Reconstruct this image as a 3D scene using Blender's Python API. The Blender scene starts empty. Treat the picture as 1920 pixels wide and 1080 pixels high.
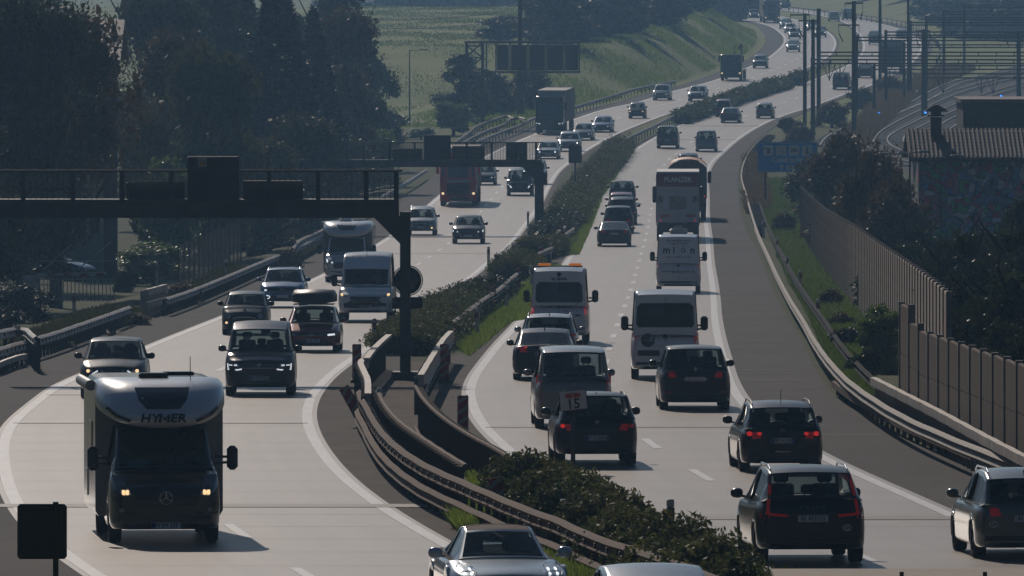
import bpy, bmesh, math, random
import numpy as np
from mathutils import Vector, Matrix
from mathutils.bvhtree import BVHTree
random.seed(7); rng = np.random.default_rng(7)
PI = math.pi
# ---------------------------------------------------------------- camera, world, sun, exposure
F = 17500.0; YH = -150.0; CX = 960.0            # long lens on a footbridge; photo is 1920 wide
sc = bpy.context.scene
C = sc.collection
cd = bpy.data.cameras.new('camera'); cam = bpy.data.objects.new('camera', cd); C.objects.link(cam)
cam.location = (0, 0, 0); cam.rotation_euler = (PI/2, 0, 0)
cd.sensor_width = 36; cd.lens = F/1920*36; cd.shift_y = (YH-540)/1920
cd.clip_start = 1; cd.clip_end = 8000
sc.camera = cam
W = bpy.data.worlds.new('World'); sc.world = W; W.use_nodes = True
SUN_EL, SUN_AZ = 30, -12                       # azimuth measured from the view direction, left negative
nt = W.node_tree; sky = nt.nodes.new('ShaderNodeTexSky'); sky.sky_type = 'NISHITA'; sky.sun_disc = False
sky.dust_density = .6; sky.ozone_density = 4.5; sky.sun_elevation = math.radians(SUN_EL); sky.sun_rotation = math.radians(SUN_AZ)
bgn = nt.nodes['Background']; bgn.inputs[1].default_value = 0.055
nt.links.new(sky.outputs[0], bgn.inputs[0])
sl = bpy.data.lights.new('sun', 'SUN'); sl.energy = 5; sl.angle = math.radians(0.5); sl.color = (1, 0.865, 0.74)
so = bpy.data.objects.new('sun', sl); C.objects.link(so)
_a, _e = math.radians(SUN_AZ), math.radians(SUN_EL)
sdir = Vector((math.sin(_a)*math.cos(_e), math.cos(_a)*math.cos(_e), math.sin(_e)))   # towards the sun
so.rotation_euler = sdir.to_track_quat('Z', 'Y').to_euler(); so.location = (0, 100, 120)
sc.view_settings.view_transform = 'Standard'; sc.view_settings.look = 'None'
sc.view_settings.exposure = -1.36; sc.view_settings.gamma = 1
# ---------------------------------------------------------------- helpers
def tag(o, label=None, cat=None, group=None, kind=None):
    if label: o['label'] = label
    if cat: o['category'] = cat
    if group: o['group'] = group
    if kind: o['kind'] = kind
    return o
def thing(name, label, cat, loc=(0, 0, 0), rz=0, group=None):
    o = bpy.data.objects.new(name, None); C.objects.link(o); o.empty_display_size = .2
    o.location = loc; o.rotation_euler = (0, 0, rz)
    return tag(o, label, cat, group)
def link(name, me, parent=None, mats=None):
    o = bpy.data.objects.new(name, me); C.objects.link(o)
    if parent: o.parent = parent
    if mats is not None:
        for m in (mats if isinstance(mats, (list, tuple)) else [mats]): me.materials.append(m)
    return o
def copy_tree(o, parent=None):
    c = o.copy(); C.objects.link(c)
    if parent: c.parent = parent
    for ch in list(o.children): copy_tree(ch, c)
    return c
class MB:
    """collects shapes in one mesh"""
    def __init__(s): s.v = []; s.f = []; s.m = []; s.sm = []
    def add(s, vs, fs, m=0, sm=False, mtx=None):
        b = len(s.v)
        s.v += [tuple(mtx @ Vector(p)) for p in vs] if mtx else [tuple(p) for p in vs]
        s.f += [tuple(b+i for i in f) for f in fs]; s.m += [m]*len(fs); s.sm += [sm]*len(fs)
        return s
    def box(s, c, d, m=0, rz=0, bev=0, mtx=None):
        x, y, z = d[0]/2, d[1]/2, d[2]/2
        if bev:
            b = bev; vs = []
            for zz, k in ((-z, b), (-z+b, 0), (z-b, 0), (z, b)):
                X, Y_ = x-k, y-k
                vs += [(-X+b, -Y_, zz), (X-b, -Y_, zz), (X, -Y_+b, zz), (X, Y_-b, zz), (X-b, Y_, zz), (-X+b, Y_, zz), (-X, Y_-b, zz), (-X, -Y_+b, zz)]
            fs = [tuple(range(7, -1, -1)), tuple(range(24, 32))]
            for r in range(3):
                for i in range(8): j = (i+1) % 8; fs.append((r*8+i, r*8+j, r*8+8+j, r*8+8+i))
        else:
            vs = [(-x, -y, -z), (x, -y, -z), (x, y, -z), (-x, y, -z), (-x, -y, z), (x, -y, z), (x, y, z), (-x, y, z)]
            fs = [(3, 2, 1, 0), (4, 5, 6, 7), (0, 1, 5, 4), (1, 2, 6, 5), (2, 3, 7, 6), (3, 0, 4, 7)]
        M = Matrix.Translation(c) @ Matrix.Rotation(rz, 4, 'Z')
        if mtx: M = mtx @ M
        return s.add(vs, fs, m, False, M)
    def cyl(s, p, q, r, r2=None, n=10, m=0, caps=True):
        p, q = Vector(p), Vector(q); r2 = r if r2 is None else r2
        d = (q-p); L = d.length
        if L < 1e-6: return s
        M = Matrix.Translation(p) @ d.to_track_quat('Z', 'Y').to_matrix().to_4x4()
        vs = [(r*math.cos(2*PI*i/n), r*math.sin(2*PI*i/n), 0) for i in range(n)] + [(r2*math.cos(2*PI*i/n), r2*math.sin(2*PI*i/n), L) for i in range(n)]
        fs = [(i, (i+1) % n, n+(i+1) % n, n+i) for i in range(n)]
        s.add(vs, fs, m, True, M)
        if caps: s.add(vs, [tuple(range(n-1, -1, -1)), tuple(range(n, 2*n))], m, False, M)
        return s
    def bar(s, p, q, w, h=None, m=0):
        p, q = Vector(p), Vector(q); h = h or w; d = q-p; L = d.length
        M = Matrix.Translation((p+q)/2) @ d.to_track_quat('Y', 'Z').to_matrix().to_4x4()
        return s.box((0, 0, 0), (w, L, h), m, mtx=M)
    def lathe(s, prof, axis_m, n=20, m=0):
        vs = []; k = len(prof)
        for i in range(n):
            a = 2*PI*i/n
            vs += [(r*math.cos(a), r*math.sin(a), z) for r, z in prof]
        fs = [(i*k+j, ((i+1) % n)*k+j, ((i+1) % n)*k+j+1, i*k+j+1) for i in range(n) for j in range(k-1)]
        return s.add(vs, fs, m, True, axis_m)
    def extrude(s, poly, y0, y1, m=0, mtx=None):   # poly in (x,z), extruded along y
        n = len(poly)
        vs = [(x, y0, z) for x, z in poly]+[(x, y1, z) for x, z in poly]
        fs = [tuple(range(n)), tuple(range(2*n-1, n-1, -1))]+[(i, n+i, n+(i+1) % n, (i+1) % n) for i in range(n)]
        return s.add(vs, fs, m, False, mtx)
    def mesh(s, name='mesh'):
        me = bpy.data.meshes.new(name); me.from_pydata(s.v, [], s.f)
        me.polygons.foreach_set('material_index', s.m); me.polygons.foreach_set('use_smooth', s.sm)
        me.update(); return me
    def build(s, name, mat, parent=None): return link(name, s.mesh(name), parent, mat)
def quads_mesh(name, V, nq, mats, midx=None, smooth=False):
    """V (nq*4,3) array of loose quads"""
    me = bpy.data.meshes.new(name); me.vertices.add(nq*4); me.vertices.foreach_set('co', V.astype(np.float32).ravel())
    me.loops.add(nq*4); me.loops.foreach_set('vertex_index', np.arange(nq*4, dtype=np.int32))
    me.polygons.add(nq); me.polygons.foreach_set('loop_start', np.arange(0, nq*4, 4, dtype=np.int32))
    me.polygons.foreach_set('loop_total', np.full(nq, 4, dtype=np.int32))
    for m in mats: me.materials.append(m)
    if midx is not None: me.polygons.foreach_set('material_index', midx.astype(np.int32))
    me.update(calc_edges=True); return me
def grid_mesh(name, P, mat=None, smooth=True):
    """P (r,c,3)"""
    r, c, _ = P.shape
    idx = np.arange(r*c).reshape(r, c)
    fs = np.stack([idx[:-1, :-1], idx[:-1, 1:], idx[1:, 1:], idx[1:, :-1]], -1).reshape(-1, 4)
    me = bpy.data.meshes.new(name); me.from_pydata(P.reshape(-1, 3).tolist(), [], fs.tolist())
    me.polygons.foreach_set('use_smooth', [smooth]*len(fs)); me.update()
    if mat: me.materials.append(mat)
    return me
# ---------------------------------------------------------------- materials
def srgb(*c): return tuple(((v/255/12.92) if v/255 <= .04045 else ((v/255+.055)/1.055)**2.4) for v in c)
def mat(name, col, rough=.6, metal=0, noise=0, nscale=5, spec=.5, coat=0, emit=None, es=0, bump=0, bscale=40, col2=None, stretch=None, trans=0, detail=4):
    m = bpy.data.materials.new(name); m.use_nodes = True; t = m.node_tree; b = t.nodes['Principled BSDF']
    b.inputs['Base Color'].default_value = (*col, 1); b.inputs['Roughness'].default_value = rough; b.inputs['Metallic'].default_value = metal
    b.inputs['Specular IOR Level'].default_value = spec; b.inputs['Coat Weight'].default_value = coat; b.inputs['Coat Roughness'].default_value = .11
    if trans:
        b.inputs['Transmission Weight'].default_value = trans
    if emit: b.inputs['Emission Color'].default_value = (*emit, 1); b.inputs['Emission Strength'].default_value = es
    if noise or bump:
        tc = t.nodes.new('ShaderNodeTexCoord'); src = tc.outputs['Object']
        if stretch:
            mp = t.nodes.new('ShaderNodeMapping'); mp.inputs['Scale'].default_value = stretch; t.links.new(src, mp.inputs[0]); src = mp.outputs[0]
    if noise:
        n = t.nodes.new('ShaderNodeTexNoise'); n.inputs['Scale'].default_value = nscale; n.inputs['Detail'].default_value = detail; t.links.new(src, n.inputs[0])
        r = t.nodes.new('ShaderNodeMapRange'); r.inputs[1].default_value = .3; r.inputs[2].default_value = .7; t.links.new(n.outputs[0], r.inputs[0])
        x = t.nodes.new('ShaderNodeMix'); x.data_type = 'RGBA'
        c2 = col2 or tuple(v*(1-noise) for v in col); c1 = col if col2 else tuple(min(1, v*(1+noise)) for v in col)
        x.inputs[6].default_value = (*c2, 1); x.inputs[7].default_value = (*c1, 1)
        t.links.new(r.outputs[0], x.inputs[0]); t.links.new(x.outputs[2], b.inputs['Base Color'])
    if bump:
        n2 = t.nodes.new('ShaderNodeTexNoise'); n2.inputs['Scale'].default_value = bscale; t.links.new(src, n2.inputs[0])
        bp = t.nodes.new('ShaderNodeBump'); bp.inputs['Strength'].default_value = bump; bp.inputs['Distance'].default_value = .02
        t.links.new(n2.outputs[0], bp.inputs['Height']); t.links.new(bp.outputs[0], b.inputs['Normal'])
    return m
def leaf_mat(name, c1, c2, rough=.45, tl=.25, spec=.5):
    m = bpy.data.materials.new(name); m.use_nodes = True; t = m.node_tree; b = t.nodes['Principled BSDF']
    g = t.nodes.new('ShaderNodeTexCoord'); n = t.nodes.new('ShaderNodeTexNoise'); n.inputs['Scale'].default_value = .7; n.inputs['Detail'].default_value = 6
    t.links.new(g.outputs['Object'], n.inputs[0])
    wn = t.nodes.new('ShaderNodeTexWhiteNoise'); oi = t.nodes.new('ShaderNodeNewGeometry')
    t.links.new(oi.outputs['Random Per Island'], wn.inputs[0]) if False else None
    ad = t.nodes.new('ShaderNodeMath'); ad.operation = 'MULTIPLY_ADD'; ad.inputs[1].default_value = .5; t.links.new(oi.outputs['Random Per Island'], ad.inputs[0]); t.links.new(n.outputs[0], ad.inputs[2])
    r = t.nodes.new('ShaderNodeMapRange'); r.inputs[1].default_value = .45; r.inputs[2].default_value = 1.05; t.links.new(ad.outputs[0], r.inputs[0])
    x = t.nodes.new('ShaderNodeMix'); x.data_type = 'RGBA'; x.inputs[6].default_value = (*c1, 1); x.inputs[7].default_value = (*c2, 1)
    t.links.new(r.outputs[0], x.inputs[0]); t.links.new(x.outputs[2], b.inputs['Base Color'])
    b.inputs['Roughness'].default_value = rough; b.inputs['Specular IOR Level'].default_value = spec
    tr = t.nodes.new('ShaderNodeBsdfTranslucent'); t.links.new(x.outputs[2], tr.inputs[0])
    mx = t.nodes.new('ShaderNodeMixShader'); mx.inputs[0].default_value = tl
    t.links.new(b.outputs[0], mx.inputs[1]); t.links.new(tr.outputs[0], mx.inputs[2]); t.links.new(mx.outputs[0], t.nodes['Material Output'].inputs[0])
    return m
def glass_mat(name, tint=.35, rough=.02, refl=(1, 1, 1)):
    m = bpy.data.materials.new(name); m.use_nodes = True; t = m.node_tree; t.nodes.remove(t.nodes['Principled BSDF'])
    tr = t.nodes.new('ShaderNodeBsdfTransparent'); tr.inputs[0].default_value = (tint*.85, tint*1.0, tint*1.02, 1)
    gl = t.nodes.new('ShaderNodeBsdfGlossy'); gl.inputs['Roughness'].default_value = rough; gl.inputs[0].default_value = (*refl, 1)
    ge = t.nodes.new('ShaderNodeNewGeometry'); dp = t.nodes.new('ShaderNodeVectorMath'); dp.operation = 'DOT_PRODUCT'; t.links.new(ge.outputs['Incoming'], dp.inputs[0]); t.links.new(ge.outputs['Normal'], dp.inputs[1])
    def mth(op, x, y):
        n = t.nodes.new('ShaderNodeMath'); n.operation = op
        for i, v in enumerate((x, y)):
            if v is None: continue
            if isinstance(v, (int, float)): n.inputs[i].default_value = v
            else: t.links.new(v, n.inputs[i])
        return n.outputs[0]
    f_ = mth('ADD', mth('MULTIPLY', mth('POWER', mth('SUBTRACT', 1.0, mth('ABSOLUTE', dp.outputs['Value'], None)), 5.0), .94), .05)
    mx = t.nodes.new('ShaderNodeMixShader'); t.links.new(f_, mx.inputs[0]); t.links.new(tr.outputs[0], mx.inputs[1]); t.links.new(gl.outputs[0], mx.inputs[2])
    t.links.new(mx.outputs[0], t.nodes['Material Output'].inputs[0]); return m
_mc = {}
def M(name, *a, **k):
    if name not in _mc: _mc[name] = mat(name, *a, **k)
    return _mc[name]
# ---------------------------------------------------------------- road profile: picture row of the carriageway -> distance
KN = [(1400, 110), (1250, 130), (1160, 142), (1080, 157), (1010, 171), (965, 183), (891, 201), (832, 219), (781, 237), (740, 255), (707, 273), (679, 291), (653.8, 309),
      (629.4, 327), (609.7, 345), (591, 363), (574, 381), (559, 399), (544, 417), (530, 435), (503, 471), (476, 507), (451, 543), (426.7, 579), (403, 615), (380, 651),
      (356, 687), (333, 723), (309, 759), (288, 795), (267, 831), (245, 867), (226, 903), (209, 939), (192, 975), (176, 1011), (157.5, 1060), (143.7, 1096),
      (131.7, 1132), (120, 1168), (109.6, 1204), (97, 1245), (90, 1272), (82, 1308), (74, 1344), (58, 1420), (43, 1500), (30, 1590), (12, 1750), (-5, 1950), (-20, 2200), (-35, 2600)]
kz = np.array([k[1] for k in KN], float); ky = np.array([k[0] for k in KN], float)
YY = np.arange(60, 2600, 1.0)
_z = np.interp(YY, kz, -(ky-YH)*kz/F); _z[YY < 110] = _z[YY >= 110][0]
def smooth_arr(a, sig):
    k = np.arange(-int(3*sig), int(3*sig)+1); w = np.exp(-.5*(k/sig)**2); w /= w.sum()
    return np.convolve(np.pad(a, (len(k)//2, len(k)//2), mode='edge'), w, 'valid')
ZR = smooth_arr(_z, 14)
def zr(Y): return np.interp(Y, YY, ZR)
_rows = YH - F*ZR/YY
def dist(y, h=0.0):
    r = _rows if h == 0 else YH - F*(ZR+h)/YY
    return float(np.interp(-y, -r, YY))
def gp(x, y, h=0.0, dz=0.0):
    """world point whose picture position is (x,y), lying h above the road profile; returned at the foot (+dz)"""
    Y = dist(y, h); return Vector(((x-CX)*Y/F, Y, float(zr(Y))+dz))
def pw(x, y, Y): return Vector(((x-CX)*Y/F, Y, -(y-YH)*Y/F))
def herm(xs, ys, q):
    xs, ys = np.array(xs, float), np.array(ys, float); o = np.argsort(xs); xs, ys = xs[o], ys[o]
    d = np.gradient(ys, xs); i = np.clip(np.searchsorted(xs, q)-1, 0, len(xs)-2); h = xs[i+1]-xs[i]; t = np.clip((q-xs[i])/h, -3, 4)
    lin = (t < 0) | (t > 1)
    tt = np.clip(t, 0, 1)
    r = ys[i]*(2*tt**3-3*tt**2+1)+h*d[i]*(tt**3-2*tt**2+tt)+ys[i+1]*(-2*tt**3+3*tt**2)+h*d[i+1]*(tt**3-tt**2)
    r = np.where(t < 0, ys[0]+d[0]*(q-xs[0]), r); r = np.where(t > 1, ys[-1]+d[-1]*(q-xs[-1]), r); return r
class Cv:
    """a line along the road, traced in the photograph, as X(Y)"""
    def __init__(s, pts, sig=6, h=0):
        w = [gp(x, y, h) for x, y in pts]; Ys = [p.y for p in w]; Xs = [p.x for p in w]
        X = herm(Ys, Xs, YY); X = np.where(YY > max(Ys), np.interp(YY, *zip(*sorted(zip(Ys, Xs)))) + 0*YY, X) if False else X
        s.X = smooth_arr(X, sig); s.y0, s.y1 = min(Ys), max(Ys)
    def __call__(s, Y): return np.interp(Y, YY, s.X)
    def slope(s, Y): return (s(Y+6)-s(Y-6))/12
RR = Cv([(2010, 1072), (1773, 962), (1655, 910), (1538, 857), (1450, 803), (1392, 757), (1372, 725), (1355, 670), (1345, 629), (1340, 597), (1338, 560), (1335, 530), (1330, 497), (1327, 447), (1323, 410), (1323, 370), (1326, 320), (1333, 306), (1353, 286), (1382, 261), (1413, 241), (1450, 223), (1483, 211), (1517, 201), (1580, 177), (1633, 159), (1680, 137), (1714, 112), (1727, 92), (1718, 72), (1680, 53), (1613, 37), (1540, 24), (1440, 12)])
RL = Cv([(1330, 1065), (1170, 1000), (1075, 943), (1010, 890), (953, 843), (907, 800), (887, 763), (881, 740), (887, 713), (907, 683), (930, 653), (960, 620), (993, 583), (1060, 497), (1090, 450), (1107, 417), (1115, 400), (1128, 370), (1143, 332), (1160, 307), (1187, 285), (1230, 258), (1268, 239), (1317, 221), (1383, 198), (1450, 175), (1507, 157), (1566, 134), (1600, 117), (1618, 98), (1620, 82), (1612, 64), (1578, 40), (1520, 26), (1440, 16)])
LR = Cv([(940, 1080), (843, 1027), (720, 955), (640, 893), (597, 840), (575, 790), (577, 760), (600, 722), (625, 698), (660, 673), (688, 653), (775, 593), (863, 533), (887, 515), (920, 488), (942, 472), (962, 450), (987, 417), (1000, 400), (1019, 367), (1032, 342), (1046, 321), (1065, 305), (1092, 286), (1113, 273), (1168, 245), (1200, 232), (1263, 209), (1350, 181), (1440, 152), (1521, 123), (1555, 103), (1565, 86), (1563, 72), (1548, 58), (1510, 42), (1450, 28), (1380, 18)])
LL = Cv([(180, 1078), (127, 1043), (60, 985), (28, 940), (10, 887), (6, 840), (20, 797), (67, 757), (113, 722), (147, 707), (270, 655), (413, 597), (600, 520), (697, 467), (750, 433), (820, 373), (850, 348), (909, 296), (949, 275), (1008, 250), (1070, 227), (1140, 204), (1200, 191), (1257, 173), (1317, 158), (1353, 147), (1408, 125), (1439, 110), (1460, 94), (1471, 81), (1472, 72), (1462, 60), (1444, 49), (1404, 39), (1340, 30)])
LO = Cv([(-30, 1078), (-120, 1043), (-170, 985), (-260, 887), (-250, 840), (-200, 797), (-120, 745), (0, 692), (100, 650), (240, 606), (360, 558), (500, 514), (600, 470), (700, 414), (783, 355), (850, 300), (900, 273), (950, 252), (1007, 233), (1070, 213), (1173, 187), (1273, 160), (1350, 133), (1413, 103), (1433, 82), (1434, 70), (1425, 55), (1408, 44), (1360, 34), (1300, 27)])
RO = Cv([(2150, 1000), (2000, 933), (1880, 895), (1780, 858), (1680, 810), (1643, 790), (1590, 763), (1547, 720), (1533, 700), (1507, 643), (1480, 600), (1447, 537), (1423, 477), (1397, 427), (1387, 377), (1385, 333), (1395, 293), (1415, 267), (1440, 247), (1468, 229), (1525, 205), (1590, 181), (1645, 162), (1695, 140), (1732, 114), (1748, 92), (1740, 70), (1700, 50), (1620, 33), (1540, 20), (1440, 8)])
def lane_dir(Y, side):
    a, b = (LL, LR) if side == 'L' else (RL, RR)
    return (a.slope(Y)+b.slope(Y))/2
def lat_off(X, Y):
    return 0
def ground_z(X, Y):
    """terrain height"""
    X = np.asarray(X, float); Y = np.asarray(Y, float)
    z = zr(Y) - .05
    dl = LO(Y)-X
    win = np.clip((Y-972)/70, 0, 1)*np.clip((1480-Y)/120, 0, 1)
    z = z + win*np.clip((dl-1.0)*.62, 0, 4.6)
    dr = X-RO(Y)
    z = z + np.clip((Y-1500)/60, 0, 1)*np.clip((dr-3)*.25, 0, 3)
    z = z - np.clip((dl-2.5)*.2, 0, .5)*np.clip((880-Y)/60, 0, 1)
    z = z + np.clip((Y-1850)/500, 0, 1)*40
    return z
def put(x, y, h=0):
    p = gp(x, y, h); p.z = float(ground_z(p.x, p.y)); return p
# ---------------------------------------------------------------- setting: ground, carriageways, markings
def nmix(t, fac, a, b):
    x = t.nodes.new('ShaderNodeMix'); x.data_type = 'RGBA'
    for i, v in ((6, a), (7, b)):
        if isinstance(v, tuple): x.inputs[i].default_value = (*v, 1)
        else: t.links.new(v, x.inputs[i])
    t.links.new(fac, x.inputs[0]); return x.outputs[2]
def nnoise(t, src, scale, detail=4, lo=.35, hi=.65, stretch=None):
    if stretch: mp = t.nodes.new('ShaderNodeMapping'); mp.inputs['Scale'].default_value = stretch; t.links.new(src, mp.inputs[0]); src = mp.outputs[0]
    n = t.nodes.new('ShaderNodeTexNoise'); n.inputs['Scale'].default_value = scale; n.inputs['Detail'].default_value = detail; t.links.new(src, n.inputs[0])
    r = t.nodes.new('ShaderNodeMapRange'); r.inputs[1].default_value = lo; r.inputs[2].default_value = hi; t.links.new(n.outputs[0], r.inputs[0]); return r.outputs[0]
def surf_mat(name, a, b, c, rough, s1=.12, s2=1.5, s3=18, bump=.3, spec=.5, st=(1, .15, 1), k2=.5):
    m = bpy.data.materials.new(name); m.use_nodes = True; t = m.node_tree; p = t.nodes['Principled BSDF']
    g = t.nodes.new('ShaderNodeTexCoord').outputs['Object']
    x = nmix(t, nnoise(t, g, s1), a, b); f2 = nnoise(t, g, s2, 6, .3, .8, st)
    mu = t.nodes.new('ShaderNodeMath'); mu.operation = 'MULTIPLY'; mu.inputs[1].default_value = k2; t.links.new(f2, mu.inputs[0])
    x = nmix(t, mu.outputs[0], x, c); t.links.new(x, p.inputs['Base Color'])
    p.inputs['Roughness'].default_value = rough; p.inputs['Specular IOR Level'].default_value = spec
    n2 = t.nodes.new('ShaderNodeTexNoise'); n2.inputs['Scale'].default_value = s3; t.links.new(g, n2.inputs[0])
    bp = t.nodes.new('ShaderNodeBump'); bp.inputs['Strength'].default_value = bump; bp.inputs['Distance'].default_value = .01
    if bump: t.links.new(n2.outputs[0], bp.inputs['Height']); t.links.new(bp.outputs[0], p.inputs['Normal'])
    return m
m_conc = surf_mat('concrete_road', (.265, .218, .182), (.30, .25, .21), (.19, .158, .132), .40, st=(1, .06, 1), spec=.5, k2=.45, bump=0)
m_asph = surf_mat('asphalt', (.040, .038, .038), (.056, .053, .052), (.09, .086, .083), .85, st=(1, .2, 1), k2=.35, spec=.12, bump=0)
m_asph2 = surf_mat('asphalt_median', (.06, .052, .045), (.085, .073, .062), (.03, .027, .025), .85, s1=.5, s2=2, k2=.6, spec=.12)
m_paint = surf_mat('road_paint', (.86, .85, .83), (.80, .79, .77), (.52, .50, .47), .38, s1=.4, s2=3, k2=.4)
def wear(m, tracks):
    t = m.node_tree; p = t.nodes['Principled BSDF']; src = p.inputs['Base Color'].links[0].from_socket; uv = t.nodes.new('ShaderNodeUVMap'); uv.uv_map = 'road'; sx = t.nodes.new('ShaderNodeSeparateXYZ'); t.links.new(uv.outputs[0], sx.inputs[0]); tot = None
    def mth(op, x, y=None):
        n = t.nodes.new('ShaderNodeMath'); n.operation = op
        for i, v in enumerate((x, y)):
            if v is None: continue
            if isinstance(v, (int, float)): n.inputs[i].default_value = v
            else: t.links.new(v, n.inputs[i])
        return n.outputs[0]
    for c in tracks:
        q = mth('MAXIMUM', mth('SUBTRACT', 1.0, mth('DIVIDE', mth('ABSOLUTE', mth('SUBTRACT', sx.outputs[0], c)), .38)), 0.0); tot = q if tot is None else mth('ADD', tot, q)
    n1 = nnoise(t, uv.outputs[0], 1.0, 5, .3, .75, (.8, .05, 1)); f = mth('MULTIPLY', mth('MULTIPLY', tot, n1), .42); x = nmix(t, f, src, (.12, .105, .095))
    n2 = nnoise(t, uv.outputs[0], 1.0, 8, .45, .80, (1.6, .018, 1)); x = nmix(t, mth('MULTIPLY', n2, .38), x, (.13, .115, .10))
    n3 = nnoise(t, uv.outputs[0], 1.0, 3, .62, .70, (.25, .03, 1)); x = nmix(t, mth('MULTIPLY', n3, .25), x, (.10, .09, .085)); t.links.new(x, p.inputs['Base Color'])
wear(m_conc, (1.15, 2.95, 4.85, 6.65))
m_cross = mat('dark_cross_strip', (.025, .024, .024), .6, noise=.3)
m_seam = mat('slab_seam', (.17, .155, .14), .7, noise=.2)
m_seamd = mat('shoulder_seam', (.16, .155, .15), .7, noise=.2)
m_grass = surf_mat('ground_grass', (.19, .25, .06), (.28, .31, .09), (.30, .26, .12), .9, s1=.06, s2=.8, s3=6, bump=.8, spec=.1, st=(1, .5, 1))
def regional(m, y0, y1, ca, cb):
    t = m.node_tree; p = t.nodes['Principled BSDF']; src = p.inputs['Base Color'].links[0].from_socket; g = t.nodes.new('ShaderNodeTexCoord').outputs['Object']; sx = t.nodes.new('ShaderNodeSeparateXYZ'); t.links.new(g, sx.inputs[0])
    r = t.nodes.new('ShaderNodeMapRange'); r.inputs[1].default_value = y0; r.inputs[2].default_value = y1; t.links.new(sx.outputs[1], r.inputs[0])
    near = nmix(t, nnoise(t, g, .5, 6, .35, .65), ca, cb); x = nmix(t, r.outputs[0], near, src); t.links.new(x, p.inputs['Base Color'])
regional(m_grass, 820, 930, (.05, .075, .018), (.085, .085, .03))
m_soil = surf_mat('soil', (.06, .05, .035), (.09, .075, .05), (.035, .045, .015), .9, s1=.3, s2=2, s3=10, bump=.6, spec=.1)
def yline(y0, y1):
    out = [y0]
    while out[-1] < y1: out.append(min(y1, out[-1]+max(1.2, out[-1]*.008)))
    return np.array(out)
def strip(name, a, b, y0, y1, dz, m, parent=None, n=3, thick=0):
    Ys = yline(y0, y1); A = a(Ys); B = b(Ys); T = np.linspace(0, 1, n)
    P = np.zeros((len(Ys), n, 3)); P[:, :, 0] = A[:, None]*(1-T)+B[:, None]*T; P[:, :, 1] = Ys[:, None]; P[:, :, 2] = zr(Ys)[:, None]+dz
    me = grid_mesh(name, P, m); uv = me.uv_layers.new(name='road'); vi = np.zeros(len(me.loops), dtype=np.int32); me.loops.foreach_get('vertex_index', vi)
    UU = np.stack([(P[:, :, 0]-P[:, :1, 0]).ravel(), P[:, :, 1].ravel()], -1); uv.data.foreach_set('uv', UU[vi].astype(np.float32).ravel())
    return link(name, me, parent)
# terrain sheet
ys = np.concatenate([np.arange(60, 900, 10), np.arange(900, 1600, 8), np.arange(1600, 2601, 50)])
rows = []
u = np.concatenate([[-400, -220, -120, -70, -40, -26, -20, -17, -14.5, -12, -9.5, -7, -5, -3.5, -2.5, -2, -1, 0], []])
v = np.array([0, 1, 2, 3, 5, 8, 12, 16, 22, 30, 45, 70, 110, 200, 400])
P = np.zeros((len(ys), len(u)+len(v), 3))
for i, Y in enumerate(ys):
    xs = np.concatenate([LO(Y)+u, RO(Y)+v]); P[i, :, 0] = xs; P[i, :, 1] = Y; P[i, :, 2] = ground_z(xs, Y)
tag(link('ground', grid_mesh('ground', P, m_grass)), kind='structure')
Y0, Y1 = 62, 2300
def off(c, d): return lambda Y: c(Y)+d
tag(strip('shoulder', off(LO, 0), off(LL, -.25), Y0, Y1, 0, m_asph), kind='structure')
lane_l = tag(strip('road', off(LL, -.25), off(LR, .25), Y0, Y1, .004, m_conc, n=5), kind='structure')
def med_l(Y): return LR(Y)+.25
def med_r(Y): return RL(Y)-.25
def med_l2(Y): return np.minimum(LR(Y)+.25+np.where(Y < 330, 1.6, np.where(Y < 520, .5, .35)), (LR(Y)+RL(Y))/2)
def med_r2(Y): return np.maximum(RL(Y)-.25-np.where((Y < 300), 1.3, .45), (LR(Y)+RL(Y))/2)
tag(strip('median_edge', med_l, med_l2, Y0, Y1, 0, m_asph2, n=2), kind='structure')
tag(strip('median_edge', med_r2, med_r, Y0, Y1, 0, m_asph2, n=2), kind='structure')
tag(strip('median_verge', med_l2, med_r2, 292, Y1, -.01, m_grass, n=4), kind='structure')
m_grav = surf_mat('gravel', (.13, .105, .085), (.17, .14, .115), (.06, .05, .04), .9, s1=.4, s2=2, s3=14, bump=.8, spec=.1)
tag(strip('median_gravel', med_l2, med_r2, Y0, 292, -.01, m_grav, n=4), kind='structure')
# unseen slopes added beside and behind the camera to block low skylight
def sky_blocker(ax, name='sky_blocker'):
    P = np.array(ax); return tag(link(name, grid_mesh(name, P, m_blocker)), kind='structure')
m_blocker = surf_mat('sky_blocker_green', (.03, .045, .018), (.05, .06, .025), (.02, .03, .012), .9, s1=.02, s2=.1, s3=.6, bump=1, spec=.05)
hx = np.linspace(-480, 480, 33); hs_ = [0, .1, .25, .45, .7, 1]
r_ = np.random.default_rng(4)
sky_blocker([[(x, -70-170*q+8*math.sin(x*.03), -14+118*q**.8+6*math.sin(x*.05+q*4)*q) for x in hx] for q in hs_])
hy_ = np.linspace(-240, 2600, 60)
sky_blocker([[(-170-300*q+20*math.sin(y*.006), y, -20+135*q**.9+8*math.sin(y*.02)*q) for y in hy_] for q in hs_])
sky_blocker([[(330+170*q+20*math.sin(y*.005), y, -20+110*q**.9+8*math.sin(y*.017)*q) for y in hy_] for q in hs_])
lane_r = tag(strip('road', off(RL, -.25), off(RR, .3), Y0, Y1, .004, m_conc, n=5), kind='structure')
tag(strip('shoulder', off(RR, .3), off(RO, 0), Y0, Y1, 0, m_asph, n=3), kind='structure')
for c, par in ((LL, lane_l), (LR, lane_l), (RL, lane_r), (RR, lane_r)):
    w = .13
    strip('edge_line', off(c, -w), off(c, w), Y0, 2000, .010, m_paint, par, n=2)
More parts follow.
